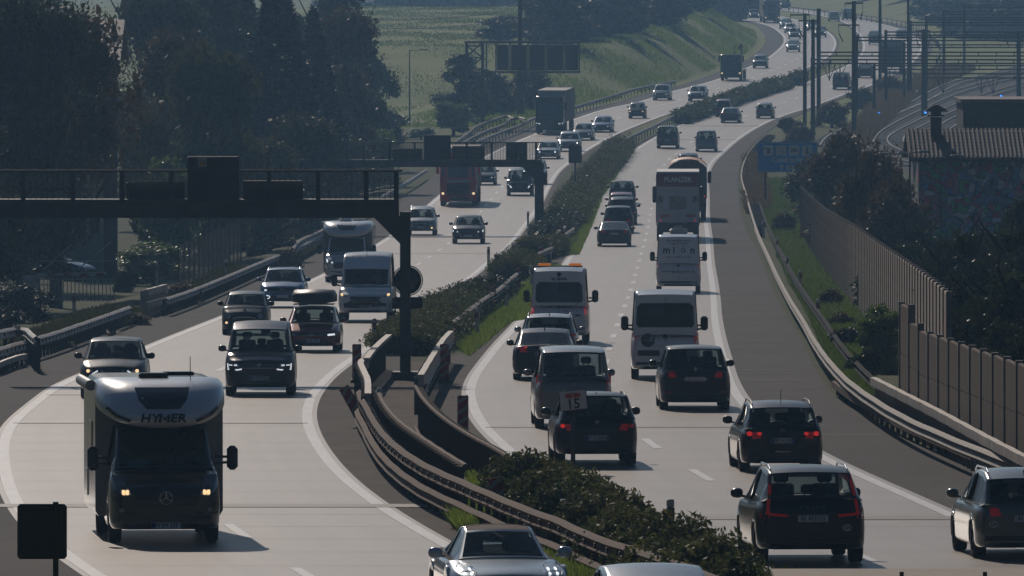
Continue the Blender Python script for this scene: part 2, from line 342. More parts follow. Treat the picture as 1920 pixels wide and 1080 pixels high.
def dashes(a, b, par, ph, k, y1=1500):
    mb = MB(); Y = ph
    while Y < y1:
        q = np.linspace(Y, Y+6, 4)
        x = a(q)*(1-k)+b(q)*k; z = zr(q)+.010; w = .10
        for i in range(3):
            mb.add([(x[i]-w, q[i], z[i]), (x[i]+w, q[i], z[i]), (x[i+1]+w, q[i+1], z[i+1]), (x[i+1]-w, q[i+1], z[i+1])], [(0, 1, 2, 3)])
        Y += 18
    mb.build('lane_marking', m_paint, par)
dashes(LL, LR, lane_l, dist(996)-3-18*5, .52)
dashes(RL, RR, lane_r, 201-3-18*6, .505)
def cross(name, a, b, Y, wd, m, par, dz=.014):
    """a strip across the road"""
    mb = MB(); xs = np.linspace(float(a(Y)), float(b(Y)), 8); sl_ = float(a.slope(Y)) if isinstance(a, Cv) else 0
    for i in range(7):
        mb.add([(xs[i], Y-wd/2, zr(Y-wd/2)+dz), (xs[i+1], Y-wd/2, zr(Y-wd/2)+dz), (xs[i+1], Y+wd/2, zr(Y+wd/2)+dz), (xs[i], Y+wd/2, zr(Y+wd/2)+dz)], [(0, 1, 2, 3)])
    return mb.build(name, m, par)
for y, w in ((949, 1.5), (794, .5), (741, .4), (476, 1.0), (255, 3)):  # expansion joints, and other dark strips across the lanes
    cross('dark_cross_strip', LO if y > 900 else LL, LR if y < 900 else Cv([(830, 957), (835, 900)]), dist(y), w, m_cross, lane_l)
for y, w in ((972, 1.6), (802, .55), (236, 4), (262, 2)):
    cross('dark_cross_strip', RL, RR, dist(y), w, m_cross, lane_r)
for Y in np.arange(90, 900, 5.4):                                         # slab seams
    wd = .03+Y*.00004
    if Y > 420: continue
    cross('slab_seam', LL, LR, Y, wd, m_seam, lane_l, .008); cross('slab_seam', RL, RR, Y, wd, m_seam, lane_r, .008)
for y in (712, 694, 637, 593, 558, 524, 487, 442, 352, 330, 264, 815):
    cross('shoulder_seam', off(RR, .3), off(RO, -.5), dist(y), .16, m_seamd, lane_r, .012)
# ---------------------------------------------------------------- vehicles
def paint(name, col, metal=.25, rough=.28, coat=1.0):
    dk = max(col) < .06
    return M('paint_'+name, col, rough, metal, coat=.45 if dk else coat, spec=.3 if dk else .5)
m_black = M('black_plastic', (.018, .018, .019), .45); m_gloss = M('gloss_black', (.008, .008, .009), .12, coat=.5)
m_void = M('interior', (.012, .012, .013), .85, spec=.1); m_seat = M('seat_cloth', (.02, .02, .022), .8)
m_tyre = M('tyre', (.014, .014, .014), .75, spec=.3); m_rim = M('alloy', (.35, .35, .36), .3, .9)
m_chrome = M('chrome', (.6, .62, .64), .15, 1.0); m_plate = M('plate_white', (.62, .63, .66), .45); m_eu = M('plate_blue', (.02, .06, .25), .5)
m_ptext = M('plate_letters', (.02, .02, .025), .5); m_glass = glass_mat('window_glass', .48); m_glassd = glass_mat('window_glass_dark', .12)
m_lens = M('lens', (.25, .28, .30), .1, coat=1); m_hl = M('headlamp_unlit', (.30, .33, .36), .12, .3, coat=1)
m_on = M('headlamp_lit', (1, 1, 1), emit=(1, .97, .9), es=7); m_onw = M('headlamp_warm', (1, .8, .5), emit=(1, .66, .34), es=3); m_drl = M('daytime_light', (1, 1, 1), emit=(.9, .95, 1), es=2.2)
m_tail = M('tail_red', (.17, .006, .008), .15, coat=1); m_tailon = M('tail_lit', (.6, .02, .02), emit=(1, .04, .03), es=.9); m_taildim = M('tail_dim', (.30, .008, .01), .2, emit=(1, .03, .03), es=.10)
m_orange = M('reflector_orange', (.5, .12, .03), .3); m_beacon = M('beacon', (.9, .25, .03), .3, emit=(1, .28, .03), es=.7)
def text_mesh(s, size, ext=.004, bold=0, spacing=1.0):
    cu = bpy.data.curves.new('t', 'FONT'); cu.body = s; cu.size = size; cu.extrude = 0; cu.offset = bold; cu.align_x = 'CENTER'; cu.align_y = 'CENTER'; cu.space_character = spacing; cu.resolution_u = 2
    o = bpy.data.objects.new('t', cu); C.objects.link(o); dg = bpy.context.evaluated_depsgraph_get(); dg.update()
    me = bpy.data.meshes.new_from_object(o.evaluated_get(dg)); bpy.data.objects.remove(o); bpy.data.curves.remove(cu)
    v = np.array([q.co[:] for q in me.vertices]).reshape(-1, 3); f = [tuple(p.vertices) for p in me.polygons]; bpy.data.meshes.remove(me)
    return v, f
class Surf:
    """projects flat outlines on a vehicle's skin along its length"""
    def __init__(s, me, sgn): s.b = BVHTree.FromPolygons([v.co[:] for v in me.vertices], [tuple(p.vertices) for p in me.polygons]); s.sg = sgn   # sgn -1: seen from the front (-y)
    def y(s, x, z):
        h = s.b.ray_cast(Vector((x, s.sg*20, z)), Vector((0, -s.sg, 0)))
        if h[0] is None:
            n = s.b.find_nearest(Vector((x, s.sg*2.3, z))); return n[0].y
        return h[0].y
    def decal(s, poly, off=.012, thick=.02, sub=1, flat=False):
        bm = bmesh.new(); vs = [bm.verts.new((x, 0, z)) for x, z in poly]; f = bm.faces.new(vs)
        if len(poly) > 4: bmesh.ops.triangulate(bm, faces=[f])
        for _ in range(sub): bmesh.ops.subdivide_edges(bm, edges=[e for e in bm.edges if e.calc_length() > .12], cuts=1, use_grid_fill=True)
        ys = [s.y(v.co.x, v.co.z) for v in bm.verts]
        if flat: yy = (min if s.sg < 0 else max)(ys); ys = [yy]*len(ys)
        for v, y in zip(bm.verts, ys): v.co.y = y+s.sg*off
        bmesh.ops.recalc_face_normals(bm, faces=bm.faces)
        bm.normal_update()
        tot = sum(f.normal.y*f.calc_area() for f in bm.faces)
        if tot*s.sg < 0: bmesh.ops.reverse_faces(bm, faces=bm.faces)
        be = [e for e in bm.edges if len(e.link_faces) == 1]
        r = bmesh.ops.extrude_edge_only(bm, edges=be)
        for g in r['geom']:
            if isinstance(g, bmesh.types.BMVert): g.co.y -= s.sg*(thick+off)
        bmesh.ops.recalc_face_normals(bm, faces=bm.faces)
        me = bpy.data.meshes.new('decal'); bm.to_mesh(me); bm.free(); return me
    def text(s, txt, x, z, size, off=.02, bold=0, spacing=1.0, sx=1.0, shear=0):
        v, f = text_mesh(txt, size, bold=bold, spacing=spacing); P = []
        for a in v:
            lx = a[0]*sx + a[1]*shear; px = x + (lx if s.sg < 0 else -lx); pz = z+a[1]; P.append((px, s.y(px, pz)+s.sg*off, pz))
        me = bpy.data.meshes.new('lettering'); me.from_pydata(P, [], f); me.update(); return me
def mir(poly): return [(-x, z) for x, z in poly][::-1]
def rect(x0, z0, x1, z1, c=0):
    if not c: return [(x0, z0), (x1, z0), (x1, z1), (x0, z1)]
    return [(x0+c, z0), (x1-c, z0), (x1, z0+c), (x1, z1-c), (x1-c, z1), (x0+c, z1), (x0, z1-c), (x0, z0+c)]
def ell(x, z, rx, rz, n=14): return [(x+rx*math.cos(2*PI*i/n), z+rz*math.sin(2*PI*i/n)) for i in range(n)]
BODY = {
 'suv':   dict(L=4.40, W=1.84, H=1.62, zb=.26, nose=.86, hood=1.00, cowl=(1.15, 1.07), head=(1.95, 1.52), rh=(3.98, 1.54), rb=(4.33, 1.08), tail=.88, R=.345, fo=.86, ro=.86, rw=.60),
 'hatch': dict(L=4.25, W=1.79, H=1.46, zb=.20, nose=.70, hood=.86, cowl=(1.10, .96), head=(1.95, 1.37), rh=(3.65, 1.37), rb=(4.13, .98), tail=.80, R=.32, fo=.86, ro=.78, rw=.58),
 'wagon': dict(L=4.75, W=1.82, H=1.50, zb=.20, nose=.70, hood=.88, cowl=(1.25, .99), head=(2.05, 1.40), rh=(4.28, 1.40), rb=(4.66, 1.00), tail=.84, R=.33, fo=.92, ro=.95, rw=.58),
 'sedan': dict(L=4.80, W=1.85, H=1.43, zb=.18, nose=.68, hood=.86, cowl=(1.40, .96), head=(2.25, 1.34), rh=(3.45, 1.35), rb=(4.25, 1.03), tail=.99, R=.34, fo=.90, ro=1.05, rw=.56),
 'coupe': dict(L=4.90, W=1.93, H=1.40, zb=.16, nose=.66, hood=.82, cowl=(1.45, .93), head=(2.35, 1.32), rh=(3.25, 1.34), rb=(4.45, 1.00), tail=.95, R=.36, fo=.95, ro=1.05, rw=.52),
 'city':  dict(L=3.57, W=1.63, H=1.50, zb=.20, nose=.80, hood=.98, cowl=(.85, 1.03), head=(1.55, 1.42), rh=(2.85, 1.42), rb=(3.42, 1.0), tail=.85, R=.29, fo=.70, ro=.58, rw=.60),
 'mpv':   dict(L=4.50, W=1.80, H=1.66, zb=.20, nose=.78, hood=.98, cowl=(.95, 1.08), head=(1.85, 1.57), rh=(4.12, 1.58), rb=(4.42, 1.06), tail=.85, R=.32, fo=.85, ro=.85, rw=.62),
 'van':   dict(L=4.95, W=1.90, H=1.97, zb=.24, nose=.98, hood=1.10, cowl=(.72, 1.22), head=(1.42, 1.80), rh=(4.78, 1.88), rb=(4.90, 1.22), tail=.95, R=.34, fo=.90, ro=1.0, rw=.70),
 'panel': dict(L=5.95, W=2.02, H=2.58, zb=.30, nose=1.05, hood=1.22, cowl=(.80, 1.36), head=(1.55, 2.02), rh=(5.76, 2.46), rwin=False, bigmir=True, rb=(5.88, 1.30), tail=1.0, R=.35, fo=1.0, ro=1.1, rw=.68, roofp=[(1.72, 2.16), (2.05, 2.44), (2.5, 2.54)]),
}
def grid_parts(G, cls, name_mats, parent):
    """G: stations x columns points, cls: cell class letters; makes one mesh per class"""
    R_, C_ = len(G), len(G[0]); out = {}
    for i in range(R_-1):
        for j in range(C_-1):
            k = cls(i, j)
            if k is None: continue
            out.setdefault(k, []).append((i, j))
    for k, cells in out.items():
        name, m, sm = name_mats[k]; ids = {}; vs = []; fs = []
        for i, j in cells:
            q = []
            for a, b in ((i, j), (i+1, j), (i+1, j+1), (i, j+1)):
                if (a, b) not in ids: ids[(a, b)] = len(vs); vs.append(G[a][b])
                q.append(ids[(a, b)])
            fs.append(tuple(q))
        mb = MB(); mb.add(vs, fs, 0, sm); yield k, mb.build(name, m, parent)
def join_mesh(name, objs, parent):
    vs, fs, mi, sm, mats = [], [], [], [], []
    for o in objs:
        b = len(vs); me = o.data
        k0 = []
        for m in me.materials:
            if m not in mats: mats.append(m)
            k0.append(mats.index(m))
        vs += [v.co[:] for v in me.vertices]
        for p in me.polygons: fs.append(tuple(b+i for i in p.vertices)); mi.append(k0[p.material_index]); sm.append(p.use_smooth)
        bpy.data.objects.remove(o); bpy.data.meshes.remove(me)
    me = bpy.data.meshes.new(name); me.from_pydata(vs, [], fs); me.polygons.foreach_set('material_index', mi); me.polygons.foreach_set('use_smooth', sm); me.update()
    return link(name, me, parent, mats)
def wheel(parent, x, y, R, w=.22, lod=0, rim=None):
    s = 1 if x > 0 else -1
    mb = MB(); M_ = Matrix.Translation((x, y, R)) @ Matrix.Rotation(PI/2, 4, 'Y')
    mb.lathe([(R*.62, -w/2), (R*.93, -w/2), (R, -w/2+.03), (R, w/2-.03), (R*.93, w/2), (R*.62, w/2)], M_, 22)
    wh = mb.build('wheel', m_tyre, parent)
    mb = MB(); z = s*w*.36
    mb.lathe([(R*.63, -w*.3*s), (R*.63, z), (R*.58, z)], M_, 18)
    if lod < 2:
        for k in range(10):
            a = 2*PI*k/10; mb.bar(M_ @ Vector((0, 0, z-.01*s)), M_ @ Vector((R*.6*math.cos(a), R*.6*math.sin(a), z-.015*s)), .035, .02)
    mb.cyl(M_ @ Vector((0, 0, z-.03*s)), M_ @ Vector((0, 0, z)), .07, n=10)
    mb.cyl(M_ @ Vector((0, 0, 0)), M_ @ Vector((0, 0, .02*s)), R*.6, n=14, m=1)
    link('rim', mb.mesh(), wh, [rim or m_rim, m_void])
    return wh
def shell(root, d, pm, clad=None, roofm=None, glass=None, rear=True, side=True, lod=1):
    """body and glasshouse from lofted sections; front at -y"""
    L, W_, H = d['L'], d['W'], d['H']; R = d['R']; w0 = W_/2
    wy1, wy2 = d['fo'], L-d['ro']
    top = [(0, d['nose']-.16), (.04, d['nose']-.05), (.12, d['nose']), (.35, (d['nose']*.5+d['hood']*.5)), (d['cowl'][0]*.65, d['hood']+.02), (d['cowl'][0], d['cowl'][1]-.03)]
    top += [(d['rb'][0]*.5, d['cowl'][1]-.02), (min(d['rb'][0], L-.14), d['rb'][1]-.03), (L-.10, max(d['tail'], min(d['rb'][1]-.05, d['tail']+.05))), (L-.04, d['tail']-.04), (L, d['tail']-.16)]
    tx = [a for a, b in top]; tz = [b for a, b in top]
    ts = set([0, .02, .05, .1, .17, .28, .42, L-.42, L-.28, L-.17, L-.1, L-.05, L-.02, L])
    for c in (wy1, wy2):
        for k in (-1.12, -1.0, -.9, -.7, -.4, 0, .4, .7, .9, 1.0, 1.12): ts.add(round(c+k*(R+.05), 4))
    for k in np.linspace(.5, L-.5, 10): ts.add(round(float(k), 3))
    ts.add(d['cowl'][0]); ts = sorted(t for t in ts if 0 <= t <= L)
    ts = [t for i, t in enumerate(ts) if i == 0 or t-ts[i-1] > .012]
    def wf(t):
        e = min(t, L-t); k = min(1, e/.75); return w0*(.80+.20*(1-(1-k)**2.6)) if t < L/2 else w0*(.86+.14*(1-(1-k)**2.6))
    G = []
    for t in ts:
        w = wf(t); zb = d['zb']+max(0, .10-min(t, L-t)*.5); zt = float(np.interp(t, tx, tz)); h = zt-zb; a = 0
        for c in (wy1, wy2):
            q = abs(t-c)/(R+.05)
            if q < 1: a = max(a, R+(R+.05)*math.sqrt(1-q*q))
        tuck = 0 if t < d['cowl'][0] or t > d['rb'][0] else .0
        sec = [(0, zb), (w-.27, zb), (w*.96, zb+.02), (w*.99, zb+.12*h), (w, zb+.38*h), (w*.995, zb+.6*h), (w*.98, zb+.80*h), (w*.95, zt-.05), (w*.90, zt-.012), (w*.72, zt+.0), (w*.36, zt+.022), (0, zt+.03)]
        sec = [(x, max(z, a) if 2 <= i <= 4 else z) for i, (x, z) in enumerate(sec)]
        if a > 0: sec[1] = (w-.27, max(sec[1][1], a-.02)); 
        row = [(-x, t-L/2, z) for x, z in sec]+[(x, t-L/2, z) for x, z in sec[-2::-1]]
        G.append(row)
    n = len(G[0]); cl0, rb0 = d['cowl'][0], min(d['rb'][0], L-.15)
    def cls(i, j):
        jj = min(j, n-2-j); tm = (ts[i]+ts[i+1])/2
        if jj == 0: return 'u'
        if jj >= 8 and cl0 < tm < rb0: return 'i'
        if jj <= 2 and clad: return 'c'
        return 'b'
    nm = {'u': ('x', m_void, False), 'i': ('x', m_void, False), 'b': ('x', pm, True), 'c': ('x', clad or m_black, True)}
    obs = [o for k, o in grid_parts(G, cls, nm, None)]
    mb = MB()                                                        # end faces
    for i, s in ((0, 1), (-1, -1)):
        r = G[i]; mb.add(r, [tuple(range(len(r)))[::s]], 0, False)
    obs.append(mb.build('x', clad or pm, None))
    # glasshouse: stations along the roofline
    cy, cz = d['cowl']; hy, hz_ = d['head']; ry, rz_ = d['rh']; by, bz = d['rb']
    st = []; rw = d['rw']/ (0.84) * .5
    rwid = w0*d.get('rwf', .745 if H < 1.75 else (.80 if H < 2.2 else .86)); cwid = w0*d.get('cwf', .86); bwid = w0*d.get('bwf', .80 if H < 1.75 else .86)
    for s in (0, .05, .3, .6, .93, 1.0):
        st.append((cy+(hy-cy)*s, cz+(hz_-cz)*s, cwid+(rwid-cwid)*s, 'w', s))
    rp = d.get('roofp')
    mid = rp+[(ry-.6, H-.0)] if rp else [(hy+.18, hz_+.045), (hy+.5, H-.015), ((hy+ry)/2, H), (ry-.45, H-.02), (ry-.12, rz_+.03)]
    for y_, z_ in mid: st.append((y_, z_, rwid, 'r', 0))
    for s in (0, .07, .35, .62, .9, 1.0):
        st.append((ry+(by-ry)*s, rz_+(bz-rz_)*s, rwid+(bwid-rwid)*s, 'b', s))
    wb = w0*d.get('wbf', .945); GG = []
    for (y_, z_, ew, kd, s) in st:
        zbelt = cz-.06+(bz-cz)*min(1, max(0, (y_-cy)/(by-cy))); wbl = wb*(.99 if kd != 'b' else .985); 
        if z_-zbelt < .03: zbelt = z_-.03
        cr = .045 if kd == 'r' else .03
        bulge = -.13*math.sin(PI/2)*1 if kd == 'w' else (.06 if kd == 'b' else 0)
        P_ = []
        for tt in (0, .12, .86, 1.0):
            P_.append((wbl+(ew-wbl)*tt**1.15, y_, zbelt+(z_-.02-zbelt)*tt))
        P_[-1] = (ew, y_, z_-.018)
        for u_ in (.93, .86, .6, .3, 0):
            P_.append((ew*u_, y_+bulge*(1-u_*u_), z_-.018+cr*(1-u_**2.5)))
        row = [(-x, y_2-L/2, z) for x, y_2, z in P_]+[(x, y_2-L/2, z) for x, y_2, z in P_[-2::-1]]
        GG.append(row)
    n2 = len(GG[0]); pil = d.get('pil', .5)
    rg = d.get('rglass', (.07, .9)); sg = d.get('sglass', (0, 99))
    def cls2(i, j):
        jj = min(j, n2-2-j); a, b = st[i], st[i+1]; kd = a[3] if a[3] == b[3] else 'r'
        if kd == 'w' and jj >= 4 and .05 <= a[4] and b[4] <= .93: return 'W'
        if kd == 'b' and rear and jj >= (4) and rg[0]-.001 <= a[4] and b[4] <= rg[1]+.001: return 'R'
        if side and jj == 1:
            q = 'S' if j < n2//2 else 'Z'
            if kd == 'w' and a[4] >= .3: return q
            if kd == 'r' and i >= 5: return q if sg[0] <= a[0] and b[0] <= sg[1] else 'p'
            if kd == 'b' and b[4] <= .35 and H < 1.75: return q
            return 'p'
        if jj <= 3: return 'p'
        if kd == 'r': return 't'
        return 'k'
    nm2 = {'p': ('x', pm, True), 't': ('x', roofm or pm, True), 'k': ('x', m_gloss if d.get('blackframe', True) else pm, True),
           'W': ('windscreen', glass or m_glass, True), 'R': ('rear_window', d.get('rgmat') or m_glass, True), 'S': ('side_window', m_glassd, True), 'Z': ('side_window', m_glassd, True)}
    for k, o in grid_parts(GG, cls2, nm2, None):
        if k in 'WRSZ': o.parent = root
        else: obs.append(o)
    body = join_mesh('body', obs, root)
    # pillars on the side glass
    if side:
        for yb in d.get('pillars', [hy+(ry-hy)*.45]):
            for s in (-1, 1):
                mb = MB(); i = max(0, min(len(st)-2, int(np.searchsorted([q[0] for q in st[:len(st)-6]], yb))-1)); mb.bar((s*(wb-.004), yb-L/2, cz), (s*(rwid+.012), yb-L/2+.04, H-.07), .03, .05, 0)
                mb.build('pillar', m_gloss, root)
    # seats, steering wheel
    zb = cz-.05; sy = hy+.35-L/2
    def seat(x, y, z0, z1, wd, hw, hz2):
        mb = MB(); mb.box((x, y, (z0+z1)/2), (wd, .14, z1-z0), bev=.04)
        mb.cyl((x-hw*.25, y+.01, z1-.03), (x-hw*.25, y+.02, hz2-.02), .012, n=6); mb.cyl((x+hw*.25, y+.01, z1-.03), (x+hw*.25, y+.02, hz2-.02), .012, n=6)
        mb.box((x, y+.02, hz2+.05), (hw, .10, .17), bev=.04); mb.build('seat', m_seat, root)
    if lod < 3:
        for x in (-.38, .38): seat(x, sy+.55, zb-.1, zb+.32, .46, .26, min(H-.26, zb+.40))
        if 1.47 < H < 2.2:
            for x in ((-.42, 0, .42) if lod < 2 else (-.42, .42)): seat(x, sy+1.45, zb-.05, zb+.15, .38, .24, zb+.20)
        if H > 2.2: MB().box((0, sy+.9, (H+zb)/2), (W_*.82, .04, H-zb-.15)).build('bulkhead', m_seat, root)
    if lod > 1: return body
    mb = MB(); mb.lathe([(.165+.014*math.cos(a), .014*math.sin(a)) for a in np.linspace(0, 2*PI, 7)], Matrix.Translation((.38, sy+.1, zb+.10)) @ Matrix.Rotation(1.1, 4, 'X'), 16)
    mb.build('steering_wheel', m_black, root)
    return body
def mirrors(root, d, pm, big=False):
    cy, cz = d['cowl']; L = d['L']; w = d['W']/2
    for s in (-1, 1):
        mb = MB()
        if big:
            mb.box((s*(w+.17), cy+.35-L/2, cz+.18), (.22, .16, .42), bev=.06); mb.bar((s*w*.95, cy+.38-L/2, cz+.0), (s*(w+.12), cy+.36-L/2, cz+.03), .06)
            mb.bar((s*w*.95, cy+.38-L/2, cz+.12), (s*(w+.12), cy+.36-L/2, cz+.12), .05)
        else:
            y0 = cy+.45-L/2
            mb.lathe([(0.001, -.11), (.055, -.10), (.083, -.06), (.088, 0), (.078, .07), (.04, .105), (.001, .11)], Matrix.Translation((s*(w+.085), y0, cz+.06)) @ Matrix.Rotation(PI/2, 4, 'Y') @ Matrix.Diagonal((1, .85, 1, 1)), 12)
            mb.bar((s*w*.93, y0+.03, cz-.0), (s*(w+.05), y0+.01, cz+.02), .07, .04)
        mb.build('mirror', pm, root)
def add(me, name, m, parent, label=None):
    me.materials.clear(); o = link(name, me, parent, m)
    if label: o['label'] = label
    return o
def plate(root, S, x, z, txt, w=.52, h=.115, eu=True, dark=False):
    p = add(S.decal(rect(x-w/2, z-h/2, x+w/2, z+h/2), .02, .03, 0, flat=True), 'licence_plate', m_plate, root)
    yy = max(v.co.y for v in p.data.vertices) if S.sg > 0 else min(v.co.y for v in p.data.vertices)
    if eu:
        for k in ((-1,) if eu == 1 else (-1, 1)):
            q = MB().box((x-S.sg*k*(w/2-.03)*1, yy+S.sg*.003, z), (.05, .004, h*.96)); q.build('plate_band', m_eu, p)
    if txt:
        v, f = text_mesh(txt, h*.95, bold=.002, spacing=1.05); sx = min(1, (w*.8)/(v[:, 0].max()-v[:, 0].min()))
        me = bpy.data.meshes.new('l'); me.from_pydata([(x+(a[0]*sx if S.sg < 0 else -a[0]*sx), yy+S.sg*.006, z+a[1]) for a in v], [], f); add(me, 'plate_lettering', m_ptext, p)
    return p
def ring(c, r, t, sg, n=18):
    mb = MB(); mb.lathe([(r-t, -.006), (r-t, .008), (r, .008), (r, -.006)], Matrix.Translation(c) @ Matrix.Rotation(PI/2, 4, 'X'), n); return mb
def badge(root, S, x, z, r, kind, m=None):
    y = S.y(x, z)+S.sg*.035
    if kind == 'none': return
    mb = ring((x, y, z), r, r*.16, S.sg)
    if kind == 'star':
        for a in (90, 210, 330): mb.bar((x, y, z), (x+r*.9*math.cos(math.radians(a)), y, z+r*.9*math.sin(math.radians(a))), r*.16, .01)
    elif kind == 'vw':
        k = r*.8
        for p, q in (((-.55, .6), (-.2, -.75)), ((-.2, -.75), (0, -.05)), ((0, -.05), (.2, -.75)), ((.2, -.75), (.55, .6)), ((-.28, .75), (0, .1)), ((0, .1), (.28, .75))):
            mb.bar((x+p[0]*k, y, z+p[1]*k), (x+q[0]*k, y, z+q[1]*k), r*.14, .01)
    elif kind == 'bolt': mb.bar((x-r*1.0, y, z-.2*r), (x+r*1.0, y, z+.2*r), r*.25, .01)
    elif kind == 'oval': mb.box((x, y, z), (r*1.1, .01, r*.6), bev=.004)
    mb.build('badge', m or m_chrome, root)
def car(kind, x, yb, label, cat, col=None, pm=None, side='L', rear=False, name='car', lod=1, rz=None, plate_t=None, grp=None, drl=None, hl='off', grille='bar', rails=False, over={}, tail='std', bdg='none', clad=None, roofm=None, eu=1, front_extra=None, rear_extra=None, Yover=None, W=None, glass=None, mirc=None):
    d = dict(BODY[kind]); d.update(over)
    if W: d['W'] = W
    L = d['L']; pm = pm or paint('%s_%s' % (name, x), col)
    near_ov = d['ro'] if rear else d['fo']
    Yc = Yover if Yover else dist(yb); g = Yc+L/2-near_ov
    X = (x-CX)*(Yc)/F; sl = lane_dir(Yc+L/2-.9, side) if rz is None else math.tan(rz)
    Xc = X+sl*(g-Yc); ang = -math.atan(sl)+(PI if rear else 0)
    zc = float(zr(g)); zf, zn = float(zr(g-L/2)), float(zr(g+L/2))
    root = thing(name, label, cat, (Xc, g, zc+.006), ang, grp); pitch = math.atan2(zn-zf, L); root.rotation_euler = (pitch if not rear else -pitch, 0, ang)
    shellglass = glass
    body = shell(root, d, pm, clad=clad, roofm=roofm, glass=glass, rear=d.get('rwin', True), side=True, lod=lod)
    w = d['W']/2
    for sx in (-1, 1):
        for yw in (d['fo']-L/2, L/2-d['ro']): wheel(root, sx*(w-.13), yw, d['R'], lod=lod)
    mirrors(root, d, mirc or (pm if not d.get('blackmir') else m_black), big=d.get('bigmir', False))
    fl = dict(m_on=m_on)
    S = Surf(body.data, -1 if not rear else 1); nz, zb = d['nose'], d['zb']; n_ = nz-zb
    if not rear:
        if grille == 'bar': add(S.decal(rect(-w*.52, nz-.20, w*.52, nz-.07, .03)), 'grille', m_gloss, root)
        elif grille == 'big': add(S.decal([(-w*.42, nz-.42), (w*.42, nz-.42), (w*.56, nz-.28), (w*.5, nz-.06), (-w*.5, nz-.06), (-w*.56, nz-.28)]), 'grille', m_gloss, root)
        elif grille == 'wide': add(S.decal(rect(-w*.60, nz-.17, w*.60, nz-.06, .02)), 'grille', m_gloss, root)
        if grille != 'none': add(S.decal(rect(-w*.62, zb+.08, w*.62, zb+.08+n_*.25, .03)), 'lower_intake', m_gloss, root)
        hz0 = nz-.17+d.get('hlz', 0)
        hp = d.get('hlp') or [(w*.55, hz0), (w*.86, hz0+.01), (w*.93, hz0+.13), (w*.62, hz0+.09)]
        for pl in (hp, mir(hp)):
            h = add(S.decal(pl, .012), 'headlight', m_hl, root); cx_ = sum(p[0] for p in pl)/len(pl); cz_ = sum(p[1] for p in pl)/len(pl)
            if hl in ('on', 'warm'): add(S.decal(ell(cx_*(1.02), cz_, .055, .045, 10), .03, 0), 'lamp', m_on if hl == 'on' else m_onw, h)
            if hl == 'drl':
                a, b = pl[0], pl[1]
                add(S.decal([(cx_-.13, cz_-.035), (cx_+.13, cz_-.035), (cx_+.13, cz_+.015), (cx_-.13, cz_+.015)], .03, 0), 'lamp', m_drl, h)
        if plate_t is not None: plate(root, S, 0, zb+n_*.35, plate_t, eu=eu)
        if bdg != 'none': badge(root, S, 0, nz-.12, .065, bdg)
        if front_extra: front_extra(root, S, d, w)
    else:
        tz = d['tail']
        tp = d.get('tlp') or {'std': [(w*.52, tz-.17), (w*.93, tz-.20), (w*.90, tz-.05), (w*.60, tz-.03)], 'tall': [(w*.84, tz-.30), (w*.97, tz-.30), (w*.96, tz+.22), (w*.86, tz+.22)], 'ell': [(w*.60, tz-.12), (w*.90, tz-.14), (w*.84, tz+.30), (w*.78, tz+.30), (w*.78, tz-.02), (w*.60, tz-.06)]}[tail]
        tm = d.get('tmat') or m_taildim
        for pl in (tp, mir(tp)): add(S.decal(pl, .012, .02, 1), 'tail_light', tm, root)
        pz = d.get('pz', tz-.22)
        if plate_t is not None: plate(root, S, 0, pz, plate_t, eu=eu)
        add(S.decal(rect(-w*.86, zb+.06, w*.86, zb+.22, .02), .01), 'bumper', m_black, root)
        if bdg != 'none': badge(root, S, 0, tz+.0, .05, bdg)
        if rear_extra: rear_extra(root, S, d, w)
    if rails:
        hy, ry, H = d['head'][0], d['rh'][0], d['H']
        for s in (-1, 1):
            mb = MB(); xx = s*w*.70; pts = [(hy+.15, H-.05), (hy+.4, H+.035), (ry-.5, H+.035), (ry-.15, H-.03)]
            for (a, az), (b, bz2) in zip(pts, pts[1:]): mb.cyl((xx, a-L/2, az), (xx, b-L/2, bz2), .018, n=6)
            mb.build('roof_rail', m_chrome if rails == 1 else m_black, root)
    return root, S, d
# ---------------------------------------------------------------- details special to single cars
def lined(S, pts, w, off=.03, thick=.01):
    """thin band along a polyline in the (x,z) picture of the face"""
    P_ = [Vector((a, b)) for a, b in pts]; L_, R_ = [], []
    for i, p in enumerate(P_):
        d = (P_[min(i+1, len(P_)-1)]-P_[max(i-1, 0)]).normalized(); n = Vector((-d.y, d.x))*w/2; L_.append(p+n); R_.append(p-n)
    bm = bmesh.new()
    for i in range(len(P_)-1):
        q = []
        for a in (L_[i], R_[i], R_[i+1], L_[i+1]): q.append(bm.verts.new((a.x, S.y(a.x, a.y)+S.sg*off, a.y)))
        bm.faces.new(q)
    bmesh.ops.remove_doubles(bm, verts=bm.verts, dist=.0005)
    r = bmesh.ops.extrude_face_region(bm, geom=bm.faces[:])
    for g in r['geom']:
        if isinstance(g, bmesh.types.BMVert): g.co.y -= S.sg*(off+thick)
    bmesh.ops.recalc_face_normals(bm, faces=bm.faces)
    me = bpy.data.meshes.new('band'); bm.to_mesh(me); bm.free(); return me
def fx_crossover(root, S, d, w):
    n = d['nose']
    for s in (-1, 1):
        add(lined(S, [(s*.12, n-.34), (s*.30, n-.08)], .045), 'chrome_trim', m_chrome, root)
        add(lined(S, [(s*.40, n-.10), (s*.54, n-.18), (s*.42, n-.24)], .035, .04), 'daytime_light', m_drl, root)
        add(S.decal(ell(s*.66, n-.10, .05, .045, 10), .035, .02, 0), 'lamp', m_onw, root)
    badge(root, S, 0, n-.20, .08, 'bolt')
